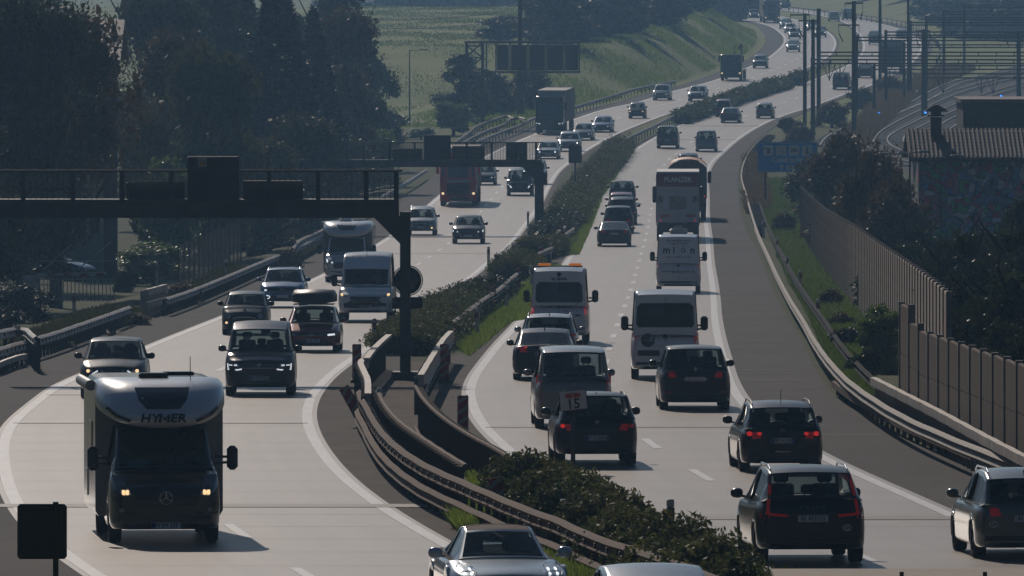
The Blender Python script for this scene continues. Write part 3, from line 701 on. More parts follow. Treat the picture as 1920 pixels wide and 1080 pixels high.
def fx_tvan(root, S, d, w):
    n = d['nose']
    add(S.decal(rect(-w*.50, n-.26, w*.50, n-.10, .01)), 'grille', m_gloss, root)
    for z in (n-.13, n-.21): add(lined(S, [(-w*.52, z), (-w*.2, z), (w*.2, z), (w*.52, z)], .014), 'chrome_trim', m_chrome, root)
    for z in (n-.36, n-.66): add(lined(S, [(-w*.85, z+.05), (-w*.6, z), (0, z-.01), (w*.6, z), (w*.85, z+.05)], .02), 'bumper_crease', m_gloss, root)
    for s in (-1, 1):
        q = [(s*w*.50, n-.24), (s*w*.62, n-.255), (s*w*.90, n-.25), (s*w*.91, n-.09)]
        add(lined(S, q, .028, .045), 'daytime_light', m_drl, root)
        for a in (.68, .82): add(lined(S, [(s*w*(a-.045), n-.13), (s*w*(a+.045), n-.125)], .022, .045), 'daytime_light', m_drl, root)
def fx_city(root, S, d, w):
    n = d['nose']
    for s in (-1, 1):
        h = add(S.decal(ell(s*w*.70, n-.12, .10, .10, 16), .03), 'headlight', m_hl, root)
        h = add(S.decal(ell(s*w*.76, n-.36, .06, .055, 12), .03), 'headlight', m_hl, root); add(S.decal(ell(s*w*.76, n-.36, .045, .04, 10), .045), 'lamp', m_onw, h)
    add(lined(S, [(-.42, n-.22), (-.2, n-.17), (0, n-.165), (.2, n-.17), (.42, n-.22)], .03), 'chrome_trim', m_chrome, root)
    add(S.decal(rect(-.36, zb_(d)+.12, .36, zb_(d)+.24, .02)), 'lower_intake', m_gloss, root)
    MB().box((0, -d['L']/2+.3, d['nose']+.105), (.09, .16, .05), bev=.01).build('hood_badge', m_chrome, root)
def zb_(d): return d['zb']
def fx_golf(root, S, d, w):
    n = d['nose']; add(lined(S, [(-w*.6, n-.14), (0, n-.15), (w*.6, n-.14)], .016), 'chrome_trim', m_chrome, root)
    add(lined(S, [(w*.58, n-.13), (w*.84, n-.11)], .055, .045), 'daytime_light', m_drl, root)
def fx_bluesuv(root, S, d, w):
    n = d['nose']
    for s in (-1, 1):
        p = [(s*w*.66+.12*math.cos(t), n-.42+.065*math.sin(t)) for t in np.linspace(0, 2*PI, 13)]
        add(lined(S, p, .03, .04), 'daytime_light', m_drl, root)
        add(S.decal(ell(s*w*.72, n-.14, .05, .04, 8), .04), 'lamp', m_drl, root)
def fx_ducato(root, S, d, w):
    n = d['nose']
    add(S.decal([(-w*.9, .42), (w*.9, .42), (w*.93, .70), (w*.62, .74), (w*.50, .86), (-w*.50, .86), (-w*.62, .74), (-w*.93, .70)], .02), 'bumper', m_black, root)
    g = add(S.decal([(-w*.46, n-.28), (w*.46, n-.28), (w*.58, n-.08), (-w*.58, n-.08)], .03), 'grille', m_gloss, root)
    add(lined(S, [(-w*.6, n-.06), (-w*.47, n-.30), (w*.47, n-.30), (w*.6, n-.06)], .03, .04), 'chrome_trim', M('silver_trim', (.3, .32, .34), .35, .4), root)
    for s in (-1, 1):
        p = [(s*w*.64, n-.10), (s*w*.92, n-.06), (s*w*.95, n+.10), (s*w*.80, n+.02)]
        if s < 0: p = p[::-1]
        h = add(S.decal(p, .015), 'headlight', m_hl, root); add(S.decal(ell(s*w*.86, n-.0, .05, .045, 10), .05), 'lamp', m_onw, h)
    badge(root, S, 0, n-.17, .09, 'none')
    MB().cyl((0, -d['L']/2+1.9, 2.42), (0, -d['L']/2+2.25, 2.78), .008, n=5).build('antenna', m_black, root)
def fx_q3(root, S, d, w):
    n = d['nose']
    g = [(-w*.42, n-.46), (-w*.56, n-.34), (-w*.46, n-.10), (w*.46, n-.10), (w*.56, n-.34), (w*.42, n-.46), (-w*.42, n-.46)]
    add(lined(S, g, .03, .03), 'chrome_trim', m_chrome, root)
    for s in (-1, 1): add(lined(S, [(s*w*.62, n-.17), (s*w*.92, n-.16), (s*w*.92, n-.06)], .06, .045), 'daytime_light', m_drl, root)
def fx_drl(z=-.12, x0=.6, x1=.9, wd=.05, rise=.03):
    def f(root, S, d, w):
        n = d['nose']
        for s in (-1, 1): add(lined(S, [(s*w*x0, n+z), (s*w*x1, n+z+rise)], wd, .045), 'daytime_light', m_drl, root)
    return f
def fx_vclass(root, S, d, w):
    n = d['nose']
    for s in (-1, 1): add(lined(S, [(s*w*.62, n-.36), (s*w*.70, n-.24), (s*w*.88, n-.10)], .07, .045), 'daytime_light', m_drl, root)
def fx_round(root, S, d, w):
    n = d['nose']
    for s in (-1, 1):
        h = add(S.decal(ell(s*w*.66, n-.14, .10, .09, 14), .03), 'headlight', m_hl, root); add(S.decal(ell(s*w*.66, n-.14, .07, .07, 12), .045), 'lamp', m_drl, h)
def fx_sport(root, S, d, w):
    n = d['nose']
    for s in (-1, 1):
        h = add(S.decal(ell(s*w*.72, n+.06, .15, .10, 20), .02), 'headlight', M('lamp_dark_lens', (.03, .035, .04), .05, coat=1), root)
        for a, b in ((-.06, .05), (.06, .05), (-.06, -.01), (.06, -.01)):
            add(S.decal(ell(s*w*.72+a, n+.055+b-.02, .022, .02, 8), .045), 'lamp', m_drl, h)
# ---------------------------------------------------------------- oncoming traffic on the left carriageway
G_L = 'oncoming traffic on the left carriageway'; G_R = 'traffic driving away on the right carriageway'
blackish = (.012, .014, .017); white = (.55, .56, .57)
car('suv', 213, 747, 'dark crossover with V shaped chrome nose, just behind the roof of the large motorhome', 'car', col=(.018, .026, .03), grille='big', hl='off', name='crossover', W=1.80, over=dict(H=1.57, hlz=.03), front_extra=fx_crossover)
car('van', 487.5, 742, 'dark grey passenger van with square white light outlines between the motorhome and the median', 'van', col=(.045, .047, .052), grille='none', name='passenger_van', plate_t='RA-DB 223', bdg='vw', over=dict(rows=2), front_extra=fx_tvan)
car('city', 459.5, 628, 'small black retro city car with round headlights beside the dark red hatchback', 'car', col=(.015, .019, .021), grille='none', hl='off', name='city_car', over=dict(W=1.63, hlp=[(.5, .30), (.56, .30), (.56, .33), (.5, .33)], blackframe=False), front_extra=fx_city, bdg='none', plate_t='')
r, S_, d_ = car('hatch', 586, 660, 'dark red hatchback carrying a long black roof box', 'car', col=(.22, .02, .03), name='hatchback', W=1.80, over=dict(L=4.3), front_extra=fx_golf, bdg='vw', plate_t='SZ-HL 191', grille='wide')
rb = thing('roof_box', 'long black roof box strapped on top of the dark red hatchback', 'roof box', r.location, 0); rb.rotation_euler = r.rotation_euler.copy()
mb = MB(); n_ = 12; rows_ = []
for (yy, hh, ww) in ((-1.15, .10, .50), (-1.08, .28, .62), (-.8, .40, .70), (-.2, .45, .73), (.6, .45, .73), (1.05, .40, .72), (1.15, .16, .62)):
    rows_.append([(-ww*.6, yy, 1.57), (-ww, yy, 1.62), (-ww*1.0, yy, 1.57+hh*.6), (-ww*.88, yy, 1.57+hh*.93), (.0, yy, 1.57+hh), (ww*.88, yy, 1.57+hh*.93), (ww*1.0, yy, 1.57+hh*.6), (ww, yy, 1.62), (ww*.6, yy, 1.57)])
vs = [p for q in rows_ for p in q]; k = 9; fs = [(i*k+j, i*k+(j+1) % k, (i+1)*k+(j+1) % k, (i+1)*k+j) for i in range(6) for j in range(k)]
mb.add(vs, fs, 0, True); mb.add(rows_[0], [tuple(range(9))]); mb.add(rows_[-1], [tuple(range(8, -1, -1))]); mb.build('box_shell', m_black, rb)
for yy in (-.5, .6): MB().bar((-.66, yy, 1.53), (.66, yy, 1.53), .05, .03).build('crossbar', m_black, rb)
car('suv', 530, 577, 'blue compact suv with glowing oval fog lights, behind the small black city car', 'car', col=(.05, .15, .32), name='compact_suv', W=1.82, over=dict(H=1.57), front_extra=fx_bluesuv, bdg='vw', plate_t='', grille='wide', rails=1)
car('panel', 686, 604, 'tall white delivery van with dark lower bumper, left of the steel gantry post', 'van', pm=paint('van_white', (.86, .88, .90), .0), name='delivery_van', W=2.04, over=dict(H=2.56, hlz=.1, zb=.36, nose=1.05, bigmir=True, fo=.95, blackframe=False, hlp=[(.5, .5), (.52, .5), (.52, .52), (.5, .52)]), grille='none', front_extra=fx_ducato, plate_t='FZ 285', glass=glass_mat('van_glass', .4), mirc=m_black)
car('suv', 790, 441, 'pale silver estate suv right of the gantry post, one fog light glowing', 'car', col=(.42, .45, .47), name='estate_suv', W=1.80, over=dict(H=1.68), rails=1, grille='big', hl='off', plate_t='', lod=2, front_extra=lambda r, S, d, w: add(S.decal(ell(w*.72, .45, .05, .05, 8), .03), 'lamp', m_onw, r))
car('suv', 878, 457, 'dark compact suv with white running lights, alone in the oncoming lanes', 'car', col=(.022, .028, .034), name='compact_suv', W=1.85, over=dict(H=1.56), grille='big', plate_t='', lod=2, front_extra=fx_q3)
car('wagon', 908, 347, 'dark estate car half hidden behind the red lorry', 'car', col=(.02, .025, .03), name='estate_car', lod=2, grille='bar', over=dict(H=1.46), front_extra=fx_drl())
car('van', 975, 367, 'black people carrier with slanted white running lights beside the second gantry post', 'van', col=(.03, .036, .04), name='people_carrier', W=1.93, over=dict(H=1.9, nose=.94), grille='wide', lod=2, front_extra=fx_vclass)
car('suv', 1002, 346, 'white pickup type car half hidden behind the second gantry post', 'car', col=white, name='pickup_car', W=1.9, over=dict(H=1.80, nose=1.0, hood=1.1, cowl=(1.3, 1.18)), lod=2, grille='bar')
car('sedan', 1027, 298, 'pale silver saloon with round headlights, ahead of the white suv', 'car', col=(.38, .42, .45), name='saloon', W=1.95, over=dict(H=1.42, nose=.74), grille='wide', hl='off', lod=2, plate_t='', front_extra=fx_round)
car('suv', 1067, 284, 'silver suv whose bright bonnet shines, in front of the grey road sign back', 'car', col=(.36, .40, .43), name='suv', W=1.95, over=dict(H=1.68), grille='big', hl='on', lod=2)
car('wagon', 1093, 263, 'dark estate car between the silver suv and the blue saloon', 'car', col=(.05, .055, .06), name='estate_car', lod=2, over=dict(H=1.44), front_extra=fx_drl())
car('sedan', 1129, 248, 'dark blue saloon with bright bonnet, just right of the dark lorry', 'car', col=(.05, .09, .30), name='saloon', lod=2, over=dict(H=1.45), front_extra=fx_drl())
car('city', 1194, 222, 'small dark hatchback with orange lamps, right of the dark lorry and farther off', 'car', col=(.03, .035, .04), name='small_car', lod=2, hl='warm', W=1.65, over=dict(H=1.55))
car('mpv', 1240, 188, 'silver family car near the end of the far left crash barrier', 'car', col=(.33, .37, .40), name='family_car', lod=2, front_extra=fx_drl(), over=dict(H=1.5))
car('suv', 1307, 190, 'grey suv with its wheels hidden behind the median hedge', 'car', col=(.22, .25, .27), name='suv', lod=2, front_extra=fx_drl(), W=1.9, over=dict(H=1.6), grille='big')
car('suv', 1425, 128, 'dark suv with bright bonnet behind the flatbed lorry', 'car', col=(.08, .09, .1), name='suv', lod=3, W=1.8)
car('suv', 1487, 97.5, 'bright white suv alone in the far bend', 'car', col=(.6, .62, .63), name='suv', lod=3, W=1.85, hl='on')
car('suv', 1490, 73.5, 'nearest of the three cars queued nose to tail in the far bend', 'car', col=(.1, .12, .13), name='suv', lod=3, W=1.85, hl='on', grille='big')
car('hatch', 1482, 62, 'pale car, middle one of the three queued in the far bend', 'car', col=(.5, .52, .53), name='hatchback', lod=3, hl='off')
car('suv', 1473, 54, 'farthest of the three cars queued in the far bend, right of the cream lorry', 'car', col=(.13, .15, .17), name='suv', lod=3, hl='on')
car('suv', 1538, 70, 'dark car with two bright headlights in the outer lane of the far bend', 'car', col=(.04, .05, .06), name='suv', lod=3, hl='on')
car('wagon', 1523, 58, 'grey car behind the wooden poles in the outer lane of the far bend', 'car', col=(.15, .17, .18), name='estate_car', lod=3, hl='on')
car('van', 1473, 18, 'dark van farthest along the left carriageway, right of the cream lorry', 'van', col=(.05, .06, .07), name='van', lod=3)
car('hatch', 1414, 34, 'car with one bright headlight half hidden by trees left of the cream lorry', 'car', col=(.1, .1, .1), name='hatchback', lod=3, hl='on')
car('coupe', 948, 1157, 'silver sports car with brown fabric roof cut off by the bottom edge of the picture', 'sports car', col=(.45, .55, .62), name='sports_car', Yover=144, W=1.85,
    over=dict(L=4.5, H=1.29, nose=.62, hood=.74, cowl=(1.40, .84), head=(2.15, 1.24), rh=(2.9, 1.25), rb=(4.1, .92), tail=.85, zb=.12, R=.35, fo=1.0, blackframe=False, rwf=.57, cwf=.74, wbf=.82, bwf=.6, hlp=[(.3, .2), (.32, .2), (.32, .22), (.3, .22)]),
    grille='none', front_extra=fx_sport, roofm=M('brown_canvas', (.10, .06, .05), .85), plate_t=None)
car('hatch', 1250, 1283, 'pale silver car roof at the very bottom edge, right of the sports car', 'car', col=(.45, .5, .54), name='hatchback', Yover=dist(1070, 1.44)-1.6, over=dict(H=1.5))
# ---------------------------------------------------------------- traffic driving away on the right carriageway
def rx_volvo(root, S, d, w):
    z = d['tail']
    for i, c in enumerate('VOLVO'):
        add(S.text(c, (2-i)*-.13 if False else (i-2)*-.13*-1, z-.02, .07, .02, .002), 'boot_lettering', m_chrome, root) if False else None
    add(S.text('V O L V O', 0, z-.03, .075, .012, .002, spacing=1.3), 'boot_lettering', M('dim_chrome', (.12, .12, .13), .3, .8), root)
    add(S.decal(ell(-w*.62, z-.38, .085, .06, 16), .012), 'oval_sticker', m_plate, root)
    add(S.text('CH', -w*.62, z-.38, .09, .02, .003), 'sticker_lettering', m_ptext, root)
    for s in (-1, 1):
        a = lined(S, [(s*w*.46, z-.17), (s*w*.72, z-.15), (s*w*.86, z-.12)], .045, .02); add(a, 'tail_light', m_taildim, root)
        a = lined(S, [(s*w*.82, z-.14), (s*w*.80, z+.04), (s*w*.775, z+.20), (s*w*.745, z+.36), (s*w*.71, z+.50)], .055, .02); add(a, 'tail_light', m_taildim, root)
def rx_small(txt=None):
    def f(root, S, d, w):
        MB().cyl((0, d['rh'][0]-d['L']/2-.3, d['H']-.02), (0, d['rh'][0]-d['L']/2-.1, d['H']+.06), .02, .008, n=6).build('antenna', m_black, root)
    return f
def rx_astra(root, S, d, w):
    add(lined(S, [(-w*.9, .48), (0, .46), (w*.9, .48)], .022, .02), 'chrome_trim', m_chrome, root)
    for s in (-1, 1): add(S.decal(ell(s*w*.80, d['tail']-.07, .06, .05, 10), .035), 'lamp', m_tailon, root); add(S.decal(ell(s*w*.56, d['tail']-.07, .05, .035, 10), .035), 'lamp', m_tailon, root)
    MB().cyl((0, 1.7, 1.48), (0, 1.75, 1.78), .008, n=5).build('antenna', m_black, root)
def rx_renault(root, S, d, w):
    add(lined(S, [(-w*.33, .80), (-.1, .83), (.1, .83), (w*.33, .80)], .04, .03), 'chrome_trim', m_chrome, root)
    for s in (-1, 1): add(S.decal(rect(min(s*w*.66, s*w*.84), .44, max(s*w*.66, s*w*.84), .50), .03, .02, 0), 'reflector', m_tail, root)
    m = MB(); y = S.y(0, 1.0)+.03; m.extrude([(0, 1.0), (.045, 1.07), (0, 1.14), (-.045, 1.07)], y, y+.01); m.build('badge', m_chrome, root)
def rx_troc(root, S, d, w):
    for s in (-1, 1):
        add(S.decal(ell(s*w*.83, d['tail']-.08, .05, .045, 10), .035), 'lamp', m_tailon if s > 0 else m_taildim, root)
        add(lined(S, [(s*w*.55, .44), (s*w*.92, .45), (s*w*.92, .40)], .02, .02), 'chrome_trim', m_chrome, root)
    rx_small()(root, S, d, w); add(S.text('T - R O C', 0, d['tail']-.17, .05, .012, spacing=1.2), 'boot_lettering', M('dim_chrome', (.12, .12, .13), .3, .8), root)
car('suv', 1515, 1056, 'black suv with L shaped red tail lights and an oval CH sticker', 'car', col=(.010, .011, .012), side='R', rear=True, name='suv', W=1.90, over=dict(L=4.7, H=1.65, tail=1.02, rb=(4.6, 1.15), rh=(4.1, 1.57), fo=.9, ro=.9, pz=.80, tlp=[(.76, .80), (.90, .80), (.86, .96), (.76, .96)]), plate_t='BE 475153', eu=0, rear_extra=rx_volvo, rails=1)
def rx_passat(root, S, d, w):
    add(S.decal(ell(.62, .62, .085, .06, 16), .012), 'oval_sticker', m_plate, root); add(S.text('CH', .62, .62, .09, .02, .003), 'sticker_lettering', m_ptext, root); rx_small()(root, S, d, w)
car('wagon', 1918, 1046, 'silver green estate car with chrome rails cut off by the right picture edge', 'car', col=(.14, .16, .15), side='R', rear=True, name='estate_car', W=1.83, over=dict(H=1.53, tail=.94), plate_t='AI 1 6320', eu=0, rear_extra=rx_passat, rails=1, bdg='vw')
car('wagon', 1462, 884, 'dark estate car with lit red lamps and tall thin aerial, ahead of the black suv', 'car', col=(.016, .017, .02), side='R', rear=True, name='estate_car', W=1.81, over=dict(L=4.7, H=1.50, tail=.92), plate_t='EW 311 AZ', eu=2, rear_extra=rx_astra, rails=2, bdg='bolt')
car('mpv', 1302, 768, 'black family car with curved chrome strip over its plate, right behind the white minibus', 'car', col=(.012, .013, .016), side='R', rear=True, name='family_car', W=1.86, over=dict(L=4.6, H=1.63, tail=1.03), plate_t='ZH 941 120', eu=0, rear_extra=rx_renault)
car('suv', 1116, 872, 'black compact suv with blue striped number plate beside the kilometre sign', 'car', col=(.012, .013, .018), side='R', rear=True, name='compact_suv', W=1.83, over=dict(L=4.25, H=1.56, tail=.97, pz=.63), plate_t='FT-510AN', eu=2, rear_extra=rx_troc, bdg='vw', rails=2)
car('van', 1074, 803, 'grey beige passenger van above the kilometre sign, in the left lane', 'van', col=(.30, .285, .265), side='R', rear=True, name='passenger_van', over=dict(tail=1.1, rows=2), tail='tall', plate_t=None, bdg='vw')
car('sedan', 1021, 712, 'dark saloon with its high brake light glowing in the rear window', 'car', col=(.022, .022, .026), side='R', rear=True, name='saloon', W=1.86, over=dict(L=4.9, H=1.45), plate_t='IL-IB 36', rear_extra=lambda r, S, d, w: (add(S.decal(rect(.50, .93, .78, .98), .03, .02, 0), 'lamp', m_tailon, r), MB().box((0, .93, 1.37), (.32, .05, .03)).build('brake_light', m_tailon, r), rx_small()(r, S, d, w)))
car('suv', 1030, 690, 'white suv with round black tail lamps between the white breakdown van and the dark saloon', 'car', col=(.45, .46, .47), side='R', rear=True, name='suv', W=1.80, over=dict(L=4.3, H=1.62, tail=1.1), rails=2, rear_extra=rx_small())
m_white = paint('van_white', (.86, .88, .90), .0); m_ltr = M('dark_lettering', (.015, .02, .03), .5)
def van_rear(root, S, d, w, win=None):
    add(S.decal(rect(-.006, .55, .006, 2.4), .01, .01, 0), 'door_gap', m_gloss, root)
    if win: add(S.decal(win, .014, .02, 1), 'rear_window', M('tinted_glass', (.006, .010, .014), .06, coat=1), root)
def rwin(w, z0, z1, c=.10): return [(-w+c*.6, z0), (w-c*.6, z0), (w, z0+c), (w-.03, z1-c), (w-.14, z1), (-w+.14, z1), (-w+.03, z1-c), (-w, z0+c)]
def rx_scania(root, S, d, w):
    van_rear(root, S, d, w, rwin(.80, 1.42, 2.10))
    add(S.text('SCANIA', 0, 2.20, .13, .02, .004, sx=1.15), 'door_lettering', m_ltr, root); add(S.text('Scania Assistance', .10, 1.27, .15, .02, .001), 'door_lettering', m_ltr, root)
    add(S.text('MOBIL', -.22, 1.13, .07, .02), 'door_lettering', m_ltr, root); add(S.text('HIRS', -.62, .98, .10, .02, .004), 'door_lettering', m_ltr, root)
    add(S.decal(ell(0, 2.36, .075, .075, 14), .02), 'shield_logo', m_ltr, root)
    m = MB(); y = S.y(-.6, 1.3)+.03; m.bar((-.50, y, 1.22), (-.62, y, 1.38), .04, .01); m.bar((-.62, y, 1.38), (-.70, y, 1.44), .03, .01); m.bar((-.48, y, 1.18), (-.44, y, 1.26), .03, .01); m.build('wrench_logo', m_ltr, root)
    lb = MB().box((0, 1.0, 2.60), (1.55, .16, .05), bev=.015).build('light_bar', m_black, root)
    for s in (-1, 1): MB().box((s*.52, 1.0, 2.66), (.42, .16, .09), bev=.02).build('beacon', m_beacon, lb)
    for s in (-1, 1): add(S.decal(rect(min(s*.86, s*.97), 1.02, max(s*.86, s*.97), 1.22, .02), .03, .02, 0), 'lamp', m_tailon, root)
PB = dict(tail=1.15, blackframe=False)
TT = lambda w, a, b: [(w*.86, a), (w*.97, a), (w*.965, b), (w*.86, b)]
car('panel', 1049, 645, 'white breakdown van with orange roof beacons in the left lane', 'van', pm=m_white, side='R', rear=True, name='breakdown_van', W=2.0, over=dict(PB, tlp=TT(1.0, .75, 1.42)), rear_extra=rx_scania, roofm=paint('white_roof', (.5, .5, .5)), mirc=m_black)
def rx_mini(root, S, d, w):
    van_rear(root, S, d, w, rwin(.84, 1.52, 2.22))
    add(S.decal(ell(.50, 1.15, .20, .20, 20), .02), 'round_logo', M('logo_grey', (.06, .055, .05), .5), root); add(S.text('clVieu', .50, 1.15, .14, .03), 'logo_lettering', m_plate, root)
    add(S.text('www.silleus.com', -.50, 1.26, .10, .02), 'door_lettering', m_ltr, root)
    add(S.decal(rect(-.62, .66, -.04, .98), .02), 'yellow_panel', M('amber_panel', (.25, .13, .03), .5), root); add(S.decal(ell(0, 1.26, .07, .07, 12), .02), 'badge', m_gloss, root)
    add(S.decal(rect(.16, .70, .80, .86, .02), .012), 'plate_recess', m_gloss, root)
car('panel', 1247, 711, 'white minibus with wide dark rear window and round grey logo, in the right lane', 'minibus', pm=m_white, side='R', rear=True, name='minibus', W=2.0, over=dict(PB, tlp=TT(1.0, .66, 1.36)), rear_extra=rx_mini, mirc=m_black)
def rx_mion(root, S, d, w):
    van_rear(root, S, d, w)
    add(S.text('m i', .42, 1.88, .42, .02, .010), 'door_lettering', m_ltr, root); add(S.text('n', -.62, 1.88, .42, .02, .010), 'door_lettering', m_ltr, root)
    add(S.text('ó', -.22, 1.90, .42, .02, .002), 'door_lettering', m_ltr, root)
    add(S.text('Arredamenti Interni', 0, 2.30, .13, .02), 'door_lettering', m_ltr, root); add(S.text('Progetti  Cucine', 0, 2.18, .12, .02), 'door_lettering', m_ltr, root)
    add(S.text('Forme e Materiali Vivi', 0, 1.58, .12, .02), 'door_lettering', m_ltr, root); add(S.text('www.mioninteriors.ch', 0, .96, .16, .02, .002), 'door_lettering', m_ltr, root)
    add(S.decal(ell(0, 1.24, .07, .08, 12), .02), 'badge', m_gloss, root)
    MB().box((0, .3, 2.68), (.85, .8, .24), bev=.08).build('roof_cooler', paint('white_roof', (.5, .5, .5)), root)
car('panel', 1272, 549, 'white panel van lettered mión in the right lane directly behind the tall lorry', 'van', pm=m_white, side='R', rear=True, name='panel_van', W=1.98, over=dict(PB, H=2.55, tlp=TT(1.0, .70, 1.40)), rear_extra=rx_mion, plate_t='', lod=2, mirc=m_black)
car('coupe', 1151.5, 462, 'dark low coupe with shining rear window, last of the queue in the left lane', 'car', col=(.03, .036, .045), side='R', rear=True, name='coupe', W=1.93, over=dict(H=1.37), plate_t='', lod=2, tail='std', bdg='oval')
car('suv', 1160, 437, 'dark suv with red tail lights directly ahead of the low coupe', 'car', col=(.04, .045, .052), side='R', rear=True, name='suv', W=1.85, over=dict(H=1.62), plate_t='', lod=2)
car('mpv', 1167, 421, 'dark blue tall car, third of the queue in the left lane', 'car', col=(.02, .03, .05), side='R', rear=True, name='family_car', W=1.85, over=dict(H=1.72), lod=2)
car('hatch', 1165, 404, 'dark red car mostly hidden in the queue in the left lane', 'car', col=(.28, .02, .03), side='R', rear=True, name='hatchback', W=1.8, over=dict(H=1.5), lod=2)
car('suv', 1167, 382, 'dark car at the head of the queue in the left lane, beside the tall lorry', 'car', col=(.04, .045, .05), side='R', rear=True, name='suv', W=1.85, over=dict(H=1.58), lod=2)
car('hatch', 1290, 323, 'car glimpsed over the orange covered tipper lorry', 'car', col=(.05, .055, .06), side='R', rear=True, name='hatchback', W=1.8, over=dict(H=1.5), lod=2)
car('van', 1251.5, 278, 'dark van side by side with the silver minivan', 'van', col=(.03, .033, .037), side='R', rear=True, name='van', W=1.90, lod=2, over=dict(H=1.92), plate_t='')
car('mpv', 1324, 284, 'silver minivan side by side with the dark van', 'car', col=(.24, .25, .26), side='R', rear=True, name='minivan', W=1.85, lod=2, over=dict(H=1.82, rh=(4.2, 1.74)), rails=1, tail='tall')
car('mpv', 1356, 219, 'red roofed car beyond the median barrier', 'car', col=(.20, .03, .03), side='R', rear=True, name='small_car', W=1.6, lod=2, over=dict(H=1.72))
car('sedan', 1369, 230, 'dark grey coupe just behind the red roofed car', 'car', col=(.07, .08, .09), side='R', rear=True, name='saloon', W=1.85, lod=2)
car('hatch', 1433.5, 222, 'small silver hatchback right of the dark grey coupe', 'car', col=(.22, .25, .28), side='R', rear=True, name='small_car', W=1.68, lod=2, over=dict(H=1.52))
car('van', 1577, 168, 'dark van framed by the catenary poles', 'van', col=(.06, .065, .07), side='R', rear=True, name='van', lod=2, over=dict(H=1.9))
car('mpv', 1622, 146, 'dark car behind the catenary poles, ahead of the dark van', 'car', col=(.04, .045, .05), side='R', rear=True, name='family_car', lod=3)
car('van', 1641, 84, 'grey van under the highest catenary beams', 'van', col=(.16, .19, .2), side='R', rear=True, name='van', lod=3)
car('suv', 1691, 76, 'white car at the outside of the far right bend', 'car', col=(.5, .5, .5), side='R', rear=True, name='suv', lod=3)
car('suv', 1564, 40, 'white topped car at the start of the far bend', 'car', col=(.5, .52, .53), side='R', rear=True, name='suv', lod=3)
car('van', 1590, 38, 'grey van beside the white topped car at the start of the far bend', 'van', col=(.13, .16, .17), side='R', rear=True, name='van', lod=3)
